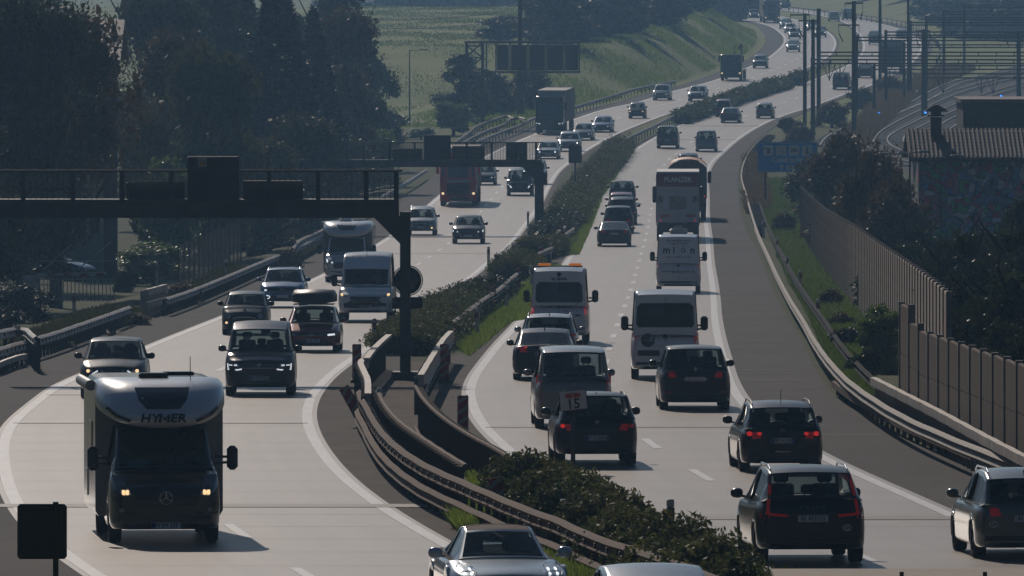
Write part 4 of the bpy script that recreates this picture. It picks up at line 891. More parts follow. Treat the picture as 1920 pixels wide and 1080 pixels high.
# ---------------------------------------------------------------- motorhomes and lorries
def placed(name, label, cat, x, yb, L, ov, side='L', rear=False, grp=None):
    Yc = dist(yb); g = Yc+L/2-ov; X = (x-CX)*Yc/F; sl = lane_dir(Yc+L/4, side); Xc = X+sl*(g-Yc)
    root = thing(name, label, cat, (Xc, g, float(zr(g))+.006), 0, grp)
    pitch = math.atan2(float(zr(g+L/2)-zr(g-L/2)), L); root.rotation_euler = (-pitch if rear else pitch, 0, -math.atan(sl)+(PI if rear else 0)); return root
def motorhome(x, yb, label, col, cap, txt=None, L=6.9, dark=True, ht=2.93, wd=1.17, fx=None, name='motorhome', lod=1, blk=True):
    root = placed(name, label, 'motorhome', x, yb, L, 1.0, 'L')
    pm = M('paint_'+name, col, .22, .3, coat=1); f = -L/2
    d = dict(BODY['panel']); d.update(L=3.2, W=2.02, H=2.15, fo=1.0, ro=.35, cowl=(.80, 1.36), head=(1.55, 2.05), rh=(3.0, 2.06), rb=(3.15, 1.4), nose=1.06, hood=1.24, tail=1.1, roofp=[(1.7, 2.1)], zb=.26, blackframe=blk)
    cabE = thing('tmp', None, None, (0, 0, 0))
    body = shell(cabE, d, pm, glass=glass_mat('motorhome_glass', .42), rear=False, lod=1)
    for o in list(cabE.children):
        o.data.transform(Matrix.Translation((0, f+1.6, 0))); o.parent = root
    bpy.data.objects.remove(cabE); body.name = 'cab'
    for sx in (-1, 1):
        wheel(root, sx*.88, f+1.0, .36); wheel(root, sx*.92, f+4.9, .36)
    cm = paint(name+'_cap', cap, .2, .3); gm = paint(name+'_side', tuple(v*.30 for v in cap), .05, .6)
    y0, y1, z0 = f+2.35, L/2, .42                                                     # living box
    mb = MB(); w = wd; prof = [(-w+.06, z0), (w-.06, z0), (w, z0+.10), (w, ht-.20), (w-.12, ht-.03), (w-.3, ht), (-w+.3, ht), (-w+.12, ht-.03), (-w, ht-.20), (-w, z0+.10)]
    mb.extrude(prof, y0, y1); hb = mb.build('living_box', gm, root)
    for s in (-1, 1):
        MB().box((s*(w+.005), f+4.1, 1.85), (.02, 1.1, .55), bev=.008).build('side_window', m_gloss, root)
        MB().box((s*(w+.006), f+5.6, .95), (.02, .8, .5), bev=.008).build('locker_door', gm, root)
    aw = MB().cyl((-w-.07, f+2.6, ht-.12), (-w-.07, L/2-.3, ht-.12), .10, n=12); aw.build('awning', M('awning_grey', (.35, .35, .35), .4, .3), root)
    # overcab cap
    nu, nv = 25, 12; P = np.zeros((nv, nu, 3)); prof = [(0, .0, 0), (.10, -.10, .06), (.22, -.12, .16), (.40, -.02, .34), (.58, .20, .55), (.75, .50, .72), (.88, .90, .82), (1, 1.6, .86)]
    for i in range(nv):
        v = i/(nv-1); py = np.interp(v, [p[0] for p in prof], [p[1] for p in prof]); pz = np.interp(v, [p[0] for p in prof], [p[2] for p in prof])
        for j in range(nu):
            u_ = -1+2*j/(nu-1); a = abs(u_)
            bz = 2.08+.36*a**2.4; tz = ht+.03-.10*a**6
            P[i, j] = (math.copysign(1, u_)*(1-(1-a)**1.35)*(w+.01)*(1 if i else .97), f+.95+py+1.25*(a**3.2)*(1-.3*v), bz+(tz-bz)*pz/.86)
    cme = grid_mesh('overcab', P, cm); cap_o = link('overcab', cme, root)
    Pb = np.zeros((2, nu, 3)); Pb[0] = P[0]; Pb[1] = P[0]; Pb[1, :, 1] = f+2.5; Pb[1,:,2] += .02
    link('overcab_floor', grid_mesh('floor', Pb, gm), cap_o)
    Sc = Surf(cme, -1)
    add(Sc.decal([(-.30, 2.42), (.30, 2.42), (.44, 2.58), (.50, 2.80), (-.50, 2.80), (-.44, 2.58)], .015, .03, 2), 'skylight', M('skylight_glass', (.01, .015, .02), .05, coat=1), cap_o)
    if txt:
        for tx, lx in (('HY', -.24), ('ER', .27)): add(Sc.text(tx, lx, 2.25, .21, .08, .007, sx=1.2, shear=.2, spacing=1.08), 'lettering', m_ltr, cap_o)
        mp_ = [(-.075-.015, 2.177), (-.075+.015, 2.323), (.0, 2.225), (.075+.015, 2.323), (.075-.015, 2.177)]; add(lined(Sc, [(a+.02, b) for a, b in mp_], .046, .09, .01), 'lettering', m_ltr, cap_o)
        for s in (-1, 1): add(lined(Sc, [(s*.60, 2.20), (s*.85, 2.30), (s*1.02, 2.44)], .05, .06), 'stripe', m_gloss, cap_o)
    MB().box((-.1, f+2.6, ht+.06), (.55, .55, .09), bev=.03).build('roof_vent', m_gloss if txt else cm, root)
    MB().box((.45, f+4.2, ht+.05), (.6, .5, .07), bev=.03).build('roof_vent', m_gloss if txt else cm, root)
    MB().cyl((.55, f+1.9, ht-.02), (.55, f+1.95, ht+.42), .008, n=5).build('antenna', m_black, root)
    S = Surf(body.data, -1); W2 = 1.01
    for s in (-1, 1):                                                                # long arm mirrors
        m = MB(); m.box((s*1.27, f+1.15, 1.52), (.20, .16, .44), bev=.06); m.bar((s*.95, f+1.2, 1.42), (s*1.2, f+1.15, 1.44), .045); m.bar((s*.95, f+1.2, 1.54), (s*1.2, f+1.15, 1.54), .045); m.build('mirror', m_black, root)
        p = [(s*.62, .90), (s*.92, .86), (s*.99, 1.06), (s*.68, 1.02)]
        if s < 0: p = p[::-1]
        h = add(S.decal(p, .015), 'headlight', m_hl, root)
        if txt: [add(S.decal(rect(s*(.70+q)-.028, .90, s*(.70+q)+.028, .985, .01), .04, .02, 0), 'lamp', m_onw, h) for q in (0, .07)]
        elif s < 0: add(lined(S, [(s*.90, 1.08), (s*.88, .96), (s*.62, .92)], .06, .045), 'daytime_light', m_drl, root)
    add(S.decal(rect(-.58, .66, .58, .94, .05), .015), 'grille', m_gloss, root)
    if txt: badge(root, S, 0, .84, .125, 'star'); 
    for z in (.72, .80, .88):
        if txt: add(lined(S, [(-.55, z), (0, z-.005), (.55, z)], .012, .025), 'grille_bar', m_black, root)
    add(S.decal(rect(-.85, .34, .85, .52, .04), .012), 'lower_intake', m_gloss, root)
    add(lined(S, [(-.93, 1.02), (-.6, 1.08), (0, 1.10), (.6, 1.08), (.93, 1.02)], .012, .006), 'bonnet_gap', m_gloss, root)
    for s in (-1, 1): add(S.decal(ell(s*.80, .62, .05, .04, 10), .02), 'fog_light', m_hl, root); add(lined(S, [(s*.95, .70), (s*.70, .58), (s*.55, .56)], .02, .01), 'bumper_crease', m_hl if not txt else m_black, root)
    for s in (-1, 1): m = MB(); m.bar((s*.1, f+.78, 1.37), (s*.62, f+.92, 1.47), .02); m.build('wiper', m_black, root)
    plate(root, S, 0, .34 if txt else .45, 'RV HY 337' if txt else '')
    return root
def person(name, label, owner, x, y, z, top, face=-1, sc_=1.0):
    # seated driver, one continuous skin; local origin at the hips
    J = [(0, 0, 0, .15), (0, .03, .22, .15), (0, .03, .44, .165), (0, .02, .55, .075), (0, 0, .62, .062), (0, -.02, .74, .098), (0, -.02, .84, .075),
         (-.19, .02, .48, .062), (-.27, -.10, .28, .050), (-.20, -.34, .30, .036), (-.16, -.42, .33, .030), (.19, .02, .48, .062), (.27, -.10, .28, .050), (.20, -.34, .30, .036), (.16, -.42, .33, .030),
         (-.10, -.30, .02, .085), (-.11, -.48, -.25, .055), (.10, -.30, .02, .085), (.11, -.48, -.25, .055)]
    E = [(0, 1), (1, 2), (2, 3), (3, 4), (4, 5), (5, 6), (2, 7), (7, 8), (8, 9), (9, 10), (2, 11), (11, 12), (12, 13), (13, 14), (0, 15), (15, 16), (0, 17), (17, 18)]
    for s in (-1, 1):
        b = len(J); hx_ = s*.16; hi = 10 if s < 0 else 14
        for k, (dx, dz, ln) in enumerate(((-.03, .02, .05), (-.01, .03, .06), (.01, .03, .06), (.03, .02, .05), (-s*.045, 0, .04))):
            J.append((hx_+dx, -.44, .34+dz, .010)); J.append((hx_+dx*1.2, -.44-ln*.6, .34+dz+ln*.3, .009)); E += [(hi, len(J)-2), (len(J)-2, len(J)-1)]
    me = bpy.data.meshes.new('p'); me.from_pydata([j[:3] for j in J], E, []); o = bpy.data.objects.new('p', me); C.objects.link(o); md = o.modifiers.new('s', 'SKIN'); me.skin_vertices[0].data[0].use_root = True
    for i, j in enumerate(J): me.skin_vertices[0].data[i].radius = (j[3], j[3])
    o.modifiers.new('u', 'SUBSURF').levels = 1; dg = bpy.context.evaluated_depsgraph_get(); dg.update(); m2 = bpy.data.meshes.new_from_object(o.evaluated_get(dg)); bpy.data.objects.remove(o)
    m2.materials.clear(); m2.materials.append(M('skin', (.45, .27, .2), .6)); m2.materials.append(top); m2.materials.append(M('trousers', (.04, .045, .06), .8))
    for p in m2.polygons:
        c = p.center; p.use_smooth = True; p.material_index = 0 if c.z > .545 or c.y < -.30 and c.z > .2 else (2 if c.z < .08 else 1)
    r = link(name, m2); r.matrix_world = owner.matrix_world if False else Matrix.Translation(owner.location) @ owner.rotation_euler.to_matrix().to_4x4() @ Matrix.Translation((x, y, z)); tag(r, label, 'person', 'drivers seen through windscreens')
    h = MB(); h.lathe([(.001, .115), (.06, .105), (.098, .06), (.104, .0), (.09, -.05)], Matrix.Translation((0, .005, .80)), 14); h.build('hair', M('hair_dark', (.03, .02, .015), .8), r)
    f = MB(); f.lathe([(.001, -.03), (.012, -.012), (.012, .012), (.001, .02)], Matrix.Translation((0, -.115, .755)) @ Matrix.Rotation(PI/2, 4, 'X'), 6)
    f.build('nose', M('skin', (.45, .27, .2), .6), r)
    for s in (-1, 1): MB().box((s*.034, -.112, .785), (.022, .01, .010)).build('eye', M('eye_dark', (.02, .015, .01), .4), r); MB().box((s*.10, -.01, .77), (.018, .03, .05), bev=.006).build('ear', M('skin', (.45, .27, .2), .6), r)
    MB().box((0, -.105, .715), (.05, .012, .010)).build('mouth', M('lips', (.3, .12, .1), .5), r)
mh_ = motorhome(306, 1017, 'large motorhome with silver overcab lettered HYMER and black cab', (.010, .012, .016), (.74, .78, .82), 'HYMER')
motorhome(650, 529, 'white motorhome with domed roof window, left of the tall white delivery van', (.75, .77, .80), (.85, .87, .88), None, L=7.0, ht=2.8, wd=1.14, name='camper', blk=False)
def lorry_front(x, yb, label, col, deck, W=2.5, H=3.75, trailer=4.0, tcol=(.3, .3, .3), L=16, name='lorry', grillec=None, lights='warm', flat=False, lod=1, sun=True):
    root = placed(name, label, 'lorry', x, yb, L, 1.4, 'L'); f = -L/2; pm = paint(name+str(x), col, .1); w = W/2
    mb = MB(); st = [(0.0, .35, 1.05, .98), (0, 1.05, 1.05, 1.0)]
    prof = [(-.02, .35), (-.06, .7), (-.05, 1.2), (0, 1.9), (.18, 2.9), (.38, H-.35), (.62, H-.12), (1.0, H)]; k = 13
    P = np.zeros((len(prof), k, 3))
    for i, (py, z) in enumerate(prof):
        for j in range(k):
            u_ = -1+2*j/(k-1); a = abs(u_); P[i, j] = (math.copysign(1, u_)*w*(1-(1-a)**1.25)*(1-.02*max(0, z-2.5)), f+py+.22*a**5, z)
    cab = grid_mesh('cab', P, pm); S = Surf(cab, -1)
    mb.box((0, f+1.25, (H+.9)/2), (W-.02, 2.05, H-.96)); bx_ = mb.build('x', pm, None); fr = link('x', cab)
    body = join_mesh('cab', [fr, bx_], root)
    add(S.decal(rect(-w*.88, 1.95, w*.88, 2.95, .06), .015, .02, 2), 'windscreen', M('lorry_glass', (.012, .016, .02), .06, coat=1), root)
    if sun: m = MB(); m.box((0, f+.05, 3.08), (W*.86, .30, .14), bev=.04); m.build('sun_visor', m_gloss, root)
    if grillec: add(S.decal(rect(-w*.62, 1.62, w*.62, 1.82, .02), .02), 'badge_panel', M('badge_panel', grillec, .4, .3), root)
    add(S.decal(rect(-w*.62, .75, w*.62, 1.58, .06), .015), 'grille', m_gloss, root)
    for z in (.9, 1.08, 1.26, 1.44): add(lined(S, [(-w*.58, z), (w*.58, z)], .04, .03), 'grille_bar', M('grille_bar', (.06, .06, .065), .4), root)
    add(S.decal(rect(-w*.5, .40, w*.5, .60, .03), .02), 'lower_intake', m_gloss, root)
    for s in (-1, 1):
        h = add(S.decal(rect(min(s*w*.70, s*w*.95), .78, max(s*w*.70, s*w*.95), .98, .03), .02), 'headlight', m_hl, root)
        if lights == 'warm': add(S.decal(ell(s*w*.84, .88, .09, .08, 10), .04), 'lamp', m_onw, h)
        else: add(lined(S, [(s*w*.66, .95), (s*w*.96, 1.0)], .09, .04), 'lamp', m_drl, h)
        m = MB(); m.box((s*(w+.16), f+.45, 2.55), (.20, .22, .75), bev=.05); m.bar((s*w, f+.5, 2.85), (s*(w+.12), f+.45, 2.85), .05); m.build('mirror', pm if name == 'lorry' else m_black, root)
        for yw in ((1.4, 4.9, L-3, L-1.8) if L > 9 else (1.4, L-1.6)): wheel(root, s*(w-.17), f+yw, .50, w=.32, lod=lod)
    MB().box((0, f+L/2+.6, .78), (1.1, L-1.5, .22)).build('chassis', m_black, root)
    if flat:
        m = MB(); m.box((0, f+L/2+1.2, 1.12), (W, L-3.0, .16)); m.box((0, f+2.6, 2.0), (W*.9, .12, 1.9)); m.build('flatbed', M('flatbed_grey', (.12, .12, .12), .6), root)
        m = MB(); m.bar((1.0, f+3.4, 1.2), (1.0, f+3.4, 4.1), .22); m.bar((1.0, f+3.4, 4.1), (.5, f+5.2, 3.6), .2); m.bar((.2, f+3.4, 1.2), (.2, f+3.5, 3.95), .12); m.build('loading_crane', M('crane_grey', (.1, .1, .1), .5), root)
    else:
        m = MB(); m.box((0, f+2.9+(L-3)/2, (trailer+1.05)/2), (W+.05, L-3.0, trailer-1.05), bev=.03); m.build('trailer', M('trailer_'+name+str(x), tcol, .5, noise=.1), root)
        m = MB(); m.box((0, f+2.9+(L-3)/2, trailer+.006), (W+.02, L-3.05, .014)); m.build('trailer_roof', M('trailer_roof', (.35, .33, .32), .6, noise=.2), root)
        m = MB(); m.extrude([(-w*.85, H), (w*.85, H), (w*.95, trailer), (-w*.95, trailer)], f+1.6, f+1.9); m.build('wind_deflector', M('deflector', (.3, .36, .4), .3), root)
    return root
lorry_front(860, 386, 'dark red lorry under the second gantry with two lit headlamps', (.72, .035, .045), 1, W=2.5, H=3.65, trailer=3.95, tcol=(.28, .22, .2), grillec=(.35, .36, .38))
lorry_front(1032, 251, 'dark blue black lorry with pale box trailer and white running lights', (.02, .028, .036), 1, W=2.55, H=3.45, trailer=3.95, tcol=(.22, .2, .2), name='box_lorry', lights='w')
lorry_front(1372, 151, 'flatbed lorry with loading crane and two lit headlamps near the far bend', (.02, .024, .028), 1, W=2.45, H=3.0, L=9, name='flatbed_lorry', flat=True, lod=2, sun=False)
lorry_front(1447, 43, 'cream topped lorry at the far end of the left carriageway', (.13, .16, .18), 1, W=2.5, H=3.6, trailer=4.0, tcol=(.45, .42, .38), name='box_lorry', lod=2)
def wheels4(root, w, ys, R=.5):
    for s in (-1, 1):
        for y_ in ys: wheel(root, s*(w-.2), y_, R, w=.34, lod=2)
# rear of the tall box lorry (local front at -y, rear doors at +y)
L = 14.0; root = placed('box_lorry', 'tall silver lorry with dark red PLANZER band across its rear doors', 'lorry', 1271, 452, L, 1.6, 'R', True)
m = MB(); m.box((0, 1.0, 2.55), (2.5, 12.0, 2.90), bev=.02); bx = m.build('trailer', M('trailer_silver', (.62, .66, .70), .4, 0, noise=.06), root); S = Surf(bx.data, 1)
MB().box((0, 1.0, 4.02), (2.46, 11.9, .04)).build('roof', M('white_tarp', (.8, .8, .8), .5), root)
MB().box((0, -5.9, 2.1), (2.45, 2.0, 3.4), bev=.1).build('cab', paint('cab_dark', (.08, .02, .02)), root)
for s in (-1, 1): MB().box((s*1.42, -6.6, 2.5), (.22, .25, 1.0), bev=.06).build('mirror', m_black, root)
add(S.decal(rect(-1.24, 3.18, 1.24, 3.96), .012, .02, 0), 'name_band', M('dark_red_band', (.24, .025, .06), .4), root); add(S.text('PLANZER', 0, 3.57, .40, .03, .018, spacing=.98, sx=.97), 'lettering', M('band_letters_pale', (.85, .87, .88), .4), root)
add(S.decal(rect(-.008, 1.15, .008, 3.16), .012, .01, 0), 'door_gap', m_gloss, root)
add(S.decal(rect(-.48, 1.86, .50, 2.62), .012, .01, 0), 'poster', M('poster_beige', (.42, .42, .38), .5, noise=.5, nscale=2.5, col2=(.20, .18, .14)), root)
for s in (-1, 1):
    add(S.decal(rect(s*1.0-.14, 2.30, s*1.0+.14, 2.62), .012, .01, 0), 'warning_square', M('warn_pale', (.22, .2, .18), .4), root)
    for k in (-.08, .02, .10): add(lined(S, [(s*1.0-.12, 2.46+k), (s*1.0+.12, 2.34+k+.02*0)], .045, .02), 'warning_stripe', m_gloss, root)
    add(S.decal(rect(s*.74-.27, 1.42, s*.74+.27, 1.58), .015, .02, 0), 'reflector_bar', m_orange, root)
    add(S.decal(ell(s*1.0, 1.22, .045, .045, 8), .03), 'lamp', m_tailon, root)
    m = MB().box((s*1.245, 7.02, 2.4), (.04, .03, 2.9)); m.build('red_edge', M('dark_red_band', (.055, .010, .018), .4), root)
MB().box((0, 6.95, .78), (2.4, .15, .50), bev=.02).build('tail_lift', m_black, root); MB().box((0, 0, .80), (1.1, 12, .35)).build('chassis', m_black, root)
MB().box((0, 7.04, .85), (.52, .02, .12)).build('licence_plate', m_plate, root)
wheels4(root, 1.25, (-5.2, 4.1, 5.4))
L = 11.0; root = placed('tipper_lorry', 'tipper lorry with orange sheet over its load, directly ahead of the tall silver lorry', 'lorry', 1289, 413, L, 1.4, 'R', True)
m = MB(); m.box((0, 1.2, 2.35), (2.5, 7.8, 1.9), bev=.04); m.build('tipping_body', M('tipper_dark', (.035, .05, .06), .5), root)
P = np.zeros((8, 13, 3))
for i in range(8):
    for j in range(13):
        a = PI*j/12; P[i, j] = (1.25*math.cos(a), -2.7+7.8*i/7, 3.28+.68*math.sin(a)**.8+.02*math.sin(i*2.5))
gm_ = link('cover_sheet', grid_mesh('sheet', P, M('orange_sheet', (.75, .34, .20), .6, noise=.15, nscale=1)), root); sol = MB()
me = MB().extrude([(1.22*math.cos(PI*j/12), 3.26+.62*math.sin(PI*j/12)) for j in range(13)], 5.02, 5.06).build('cover_end', M('sheet_dark', (.10, .085, .07), .7), root)
MB().box((0, -4.3, 1.9), (2.45, 2.0, 2.6), bev=.12).build('cab', paint('cab_dark2', (.1, .1, .1)), root)
for s in (-1, 1):
    MB().box((s*1.42, -5.1, 2.6), (.25, .25, .8), bev=.06).build('mirror', m_black, root); MB().box((s*1.1, 5.12, 1.55), (.09, .03, .09)).build('tail_light', m_tailon, root)
MB().box((0, 0, .9), (1.1, 10, .5)).build('chassis', m_black, root); MB().box((0, 5.0, .75), (2.4, .12, .35), bev=.02).build('underrun_bar', m_black, root)
wheels4(root, 1.22, (-4.1, 2.6, 4.0))
L = 12.0; root = placed('box_lorry', 'dark box lorry behind the catenary beams on the right carriageway', 'lorry', 1672, 137, L, 1.4, 'R', True)
m = MB(); m.box((0, 1, 2.4), (2.5, 10, 3.0), bev=.03); m.build('trailer', M('lorry_dark', (.035, .04, .045), .5), root); MB().box((0, -4.9, 1.8), (2.4, 2, 2.6), bev=.1).build('cab', m_black, root); MB().box((0, 6.05, 3.5), (2.3, .03, .5)).build('rear_band', M('band_letters', (.22, .24, .27), .4), root); wheels4(root, 1.25, (-4.3, 3, 4.4))

L_ = 6.9
person('person', 'driver in grey shirt behind the wheel of the large motorhome', mh_, .42, -L_/2+2.15, 1.12, M('grey_shirt', (.35, .37, .4), .8))
MB().box((-.45, -L_/2+1.25, 1.44), (.36, .02, .14), bev=.004).build('dashboard_card', M('blue_card', (.25, .55, .7), .5), mh_)
dv_ = next(o for o in bpy.data.objects if o.name.startswith('delivery_van') and o.parent is None)
person('person', 'driver in pale shirt at the wheel of the tall white delivery van', dv_, .42, -5.95/2+2.1, 1.14, M('pale_shirt', (.5, .5, .5), .8))
# ---------------------------------------------------------------- crash barriers, gantries, signs, walls, railway
m_galv = mat('galvanised', (.46, .45, .44), .55, .05, noise=.3, nscale=3); m_galvl = mat('galvanised_pale', (.42, .38, .34), .6, .1, noise=.2, nscale=2)
m_rust = mat('rusty_steel', (.17, .095, .06), .8, 0, noise=.4, nscale=4, col2=(.085, .06, .045), spec=.2); m_rustd = mat('rusty_dark', (.07, .045, .03), .75, .1, noise=.4, nscale=6)
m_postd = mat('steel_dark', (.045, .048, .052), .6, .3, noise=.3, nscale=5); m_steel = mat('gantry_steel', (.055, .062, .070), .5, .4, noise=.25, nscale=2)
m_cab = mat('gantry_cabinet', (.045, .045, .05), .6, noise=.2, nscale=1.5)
WB = [(-.04, 0), (0, -.03), (.05, -.07), (0, -.12), (-.03, -.155), (0, -.19), (.05, -.24), (0, -.28), (-.04, -.31), (-.06, -.31), (-.02, -.28), (.03, -.24), (-.02, -.19), (-.05, -.155), (-.02, -.12), (.03, -.07), (-.02, -.03), (-.06, 0)]
BX = [(-.06, 0), (.06, 0), (.06, -.16), (-.06, -.16)]; PIPE = [(.05*math.cos(a), -.05+.05*math.sin(a)) for a in np.linspace(0, 2*PI, 8, endpoint=False)]
def path3(pts, h, step=2.0, off=0, offg=True):
    """pts: picture points of a top edge h above the ground; returns evenly spaced foot points"""
    w = [gp(x, y, h) for x, y in pts]; out = []
    t = np.cumsum([0]+[(w[i+1]-w[i]).length for i in range(len(w)-1)]); q = np.arange(0, t[-1], step) if t[-1] > step else np.array([0.]); q = np.append(q[:-1] if len(q) > 1 and t[-1]-q[-1] < step*.4 else q, t[-1])
    X = herm(t, [p.x for p in w], q) if len(w) > 2 else np.interp(q, t, [p.x for p in w]); Y = herm(t, [p.y for p in w], q) if len(w) > 2 else np.interp(q, t, [p.y for p in w])
    P = np.stack([X, Y, zr(Y)-.03], -1)
    if off:
        T = np.gradient(P[:, :2], axis=0); T /= np.linalg.norm(T, axis=1)[:, None]; P[:, 0] += T[:, 1]*off; P[:, 1] -= T[:, 0]*off
    return P
def sweep(P, prof, z, name, m, parent, flip=1, wob=0):
    n = len(P); T = np.gradient(P[:, :2], axis=0); T /= np.linalg.norm(T, axis=1)[:, None]; N = np.stack([T[:, 1], -T[:, 0]], -1)*flip; k = len(prof); vs = []
    for i in range(n):
        dz = wob*math.sin(i*1.7)
        for u_, zz in prof: vs.append((P[i, 0]+N[i, 0]*u_, P[i, 1]+N[i, 1]*u_, P[i, 2]+z+zz+dz))
    fs = [(i*k+j, i*k+(j+1) % k, (i+1)*k+(j+1) % k, (i+1)*k+j) for i in range(n-1) for j in range(k)]
    mb = MB(); mb.add(vs, fs, 0, False); mb.add(vs[:k], [tuple(range(k))]); mb.add(vs[-k:], [tuple(range(k-1, -1, -1))]); return mb.build(name, m, parent)
def barrier(label, pts, h=.75, beams=((0, 0),), prof=WB, step=2.0, mb_=None, mp=None, pn=1, pw_=.10, flip=1, posth=None, cat='crash barrier', name='crash_barrier', grp='steel crash barriers', spacer=False, poff=-.12, sleeves=False):
    P0 = path3(pts, h, step); root = thing(name, label, cat, tuple(P0[0]), 0, grp); o = P0[0].copy()
    for du, dz in beams:
        P = path3(pts, h, step, off=du)-o; sweep(P, prof, h-dz, 'beam', mb_ or m_galv, root, flip, wob=.006)
    P = path3(pts, h, step, off=poff)-o; pme = None; n = 0
    for i in range(0, len(P), pn):
        if n >= 98: break
        if pme is None: pme = MB().box((0, 0, (posth or h-.06)/2), (pw_, .06, posth or h-.06)).mesh(); pme.materials.append(mp or m_postd)
        q = link('post', pme, root); q.location = P[i]; n += 1
        if spacer and n < 98:
            if i == 0: sme = MB().box((0, 0, h-.12), (abs(beams[1][0]-beams[0][0]), .12, .06)).mesh(); sme.materials.append(mp or m_postd)
            q = link('spacer', sme, root); q.location = P[i]
    if prof is WB and n > 6:
        bme = MB().box((.055, 0, h-.155), (.03, .12, .10), bev=.01).mesh(); bme.materials.append(m_postd); Q = path3(pts, h, step)-o; T = np.gradient(Q[:, :2], axis=0)
        for i in range(0, min(len(Q), 97)):
            a = math.atan2(T[i, 1], T[i, 0]); q = link('bolt_plate', bme, root); q.location = Q[i]; q.rotation_euler.z = a-PI/2
    if sleeves:
        sm_ = MB().box((0, 0, h-.15), (.20, .10, .34), bev=.01).mesh(); sm_.materials.append(mb_ or m_galv)
        for i in range(0, min(len(P), 96), 2):
            q = link('joint_sleeve', sm_, root); q.location = path3(pts, h, step)[i]-o
    return root
barrier('rail with a raised upper beam at the left edge below the gate', [(-30, 660), (0, 650), (60, 633), (105, 620), (150, 605), (200, 588), (245, 572)], step=1.5)
barrier('short raised upper rail at the left picture edge', [(-30, 622), (0, 617), (30, 612), (65, 628)], h=1.15, step=1.5)
barrier('short lowest rail at the left picture edge', [(-30, 684), (0, 676), (24, 667), (48, 661)], h=.42, step=1.5, prof=BX)
barrier('long rail along the left hard shoulder behind the blue suv', [(313, 557), (350, 545), (420, 518), (500, 485), (545, 467), (572, 455), (600, 440), (640, 413), (690, 383), (737, 354), (770, 335), (800, 316)], step=2.0)
barrier('short double box rail at the start of the long left rail', [(275, 541), (312, 531)], h=1.1, beams=((0, 0), (0, .5)), prof=[(-.06, 0), (.06, 0), (.06, -.26), (-.06, -.26)], step=1.2, mb_=m_galvl, mp=m_galvl, pw_=.25)
barrier('kinked upper rail rising behind the white motorhome', [(550, 463), (567, 446), (590, 436), (612, 425), (640, 406)], h=1.0, step=2, mb_=m_galvl)
for k, pts in enumerate([[(850, 267), (866, 256), (880, 246), (893, 235), (923, 223), (950, 215), (962, 220)], [(866, 267), (885, 256), (907, 245), (940, 233), (973, 218), (984, 221)], [(893, 264), (915, 255), (940, 245), (973, 233), (1007, 217), (1070, 200), (1140, 180), (1207, 161), (1267, 150)]]):
    barrier(['outermost of three parallel rails left of the dark lorry', 'middle of three parallel rails left of the dark lorry', 'innermost parallel rail, running on behind the dark lorry'][k], pts, step=4, h=.95 if k < 2 else .8, mb_=m_galvl if k < 2 else m_galv)
rr_ = barrier('guard rail with rungs along the right hard shoulder', [(1437, 250), (1415, 270), (1398, 295), (1390, 330), (1398, 360), (1407, 393), (1423, 440), (1440, 477), (1460, 520), (1480, 557), (1507, 600), (1530, 640), (1563, 683), (1590, 710), (1627, 737), (1697, 778), (1813, 828), (1930, 872)], beams=((0, 0), (-.75, .02)), spacer=True, poff=-.38, step=2.9, mb_=mat('galvanised_warm', (.17, .14, .12), .7, 0, noise=.4, nscale=3), flip=1)
[o for o in rr_.children if o.name.startswith('beam')][1].data.materials[0] = mat('weathered_rail', (.03, .03, .03), .95, spec=.1)  # second beam in a much darker colour than the first
barrier('lower beam of the rail along the right hard shoulder', [(1563, 712), (1590, 732), (1663, 775), (1780, 828), (1920, 885)], h=.40, prof=BX, step=2, mb_=m_rust)
barrier('square beamed bridge rail in front of the noise wall at right', [(1637, 705), (1697, 735), (1757, 765), (1813, 795), (1870, 825), (1935, 858)], h=1.0, prof=[(-.08, 0), (.08, 0), (.08, -.20), (-.08, -.20)], step=1.25, mb_=m_galvl, mp=m_galv, pw_=.16, name='bridge_rail')
barrier('rusty double rail curving along the oncoming side of the median', [(671, 728), (675, 740), (684, 755), (698, 781), (723, 814), (759, 844), (807, 872), (855, 893), (923, 922), (973, 943), (1047, 970), (1107, 997), (1207, 1030), (1280, 1053), (1345, 1078), (1420, 1105)], h=.92, beams=((0, 0), (.06, .42)), step=1.6, mb_=m_rust, mp=m_postd, flip=1, prof=WB)
barrier('rusty single top rail on bent posts inside the median', [(709, 727), (718, 747), (751, 786), (798, 819), (835, 843), (873, 866)], h=.95, prof=[(.07*math.cos(a), -.07+.07*math.sin(a)) for a in np.linspace(0, 2*PI, 8, endpoint=False)], step=1.0, mb_=m_rust, mp=m_rustd, pw_=.14, poff=.10)
fence_pts = [(779, 719), (795, 744), (834, 780), (882, 811), (918, 830), (950, 848)]
barrier('rusty railing with close upright bars in the median, beside the hedge', fence_pts, h=1.15, prof=PIPE, step=.42, mb_=m_rust, mp=m_rustd, pw_=.12, cat='railing', name='railing', beams=((0, 0), (0, 1.0)))
barrier('railing with dark upright bars and cream end panel left of the gantry post', [(687, 669), (700, 652), (714, 638), (729, 625)], h=1.1, prof=[(-.09, 0), (.09, 0), (.09, -.10), (-.09, -.10)], step=.45, mb_=m_galvl, mp=m_postd, pw_=.06, cat='railing', name='railing', posth=1.05)
barrier('cream end panel rail sloping down left of the gantry post', [(690, 735), (688, 705), (681, 690), (679, 672), (687, 667)], h=1.05, step=1.5, prof=[(-.08, 0), (.08, 0), (.08, -.30), (-.08, -.30)], mb_=m_galvl)
barrier('cream double rail right of the gantry post', [(789, 700), (804, 675), (820, 650), (834, 630), (846, 618)], h=1.05, step=2, prof=[(-.08, 0), (.08, 0), (.08, -.30), (-.08, -.30)], mb_=m_galvl)
barrier('lower ribbed rail right of the cream double rail', [(800, 715), (812, 690), (827, 665), (838, 650), (849, 636)], h=.75, step=2, prof=WB, mb_=m_galvl)
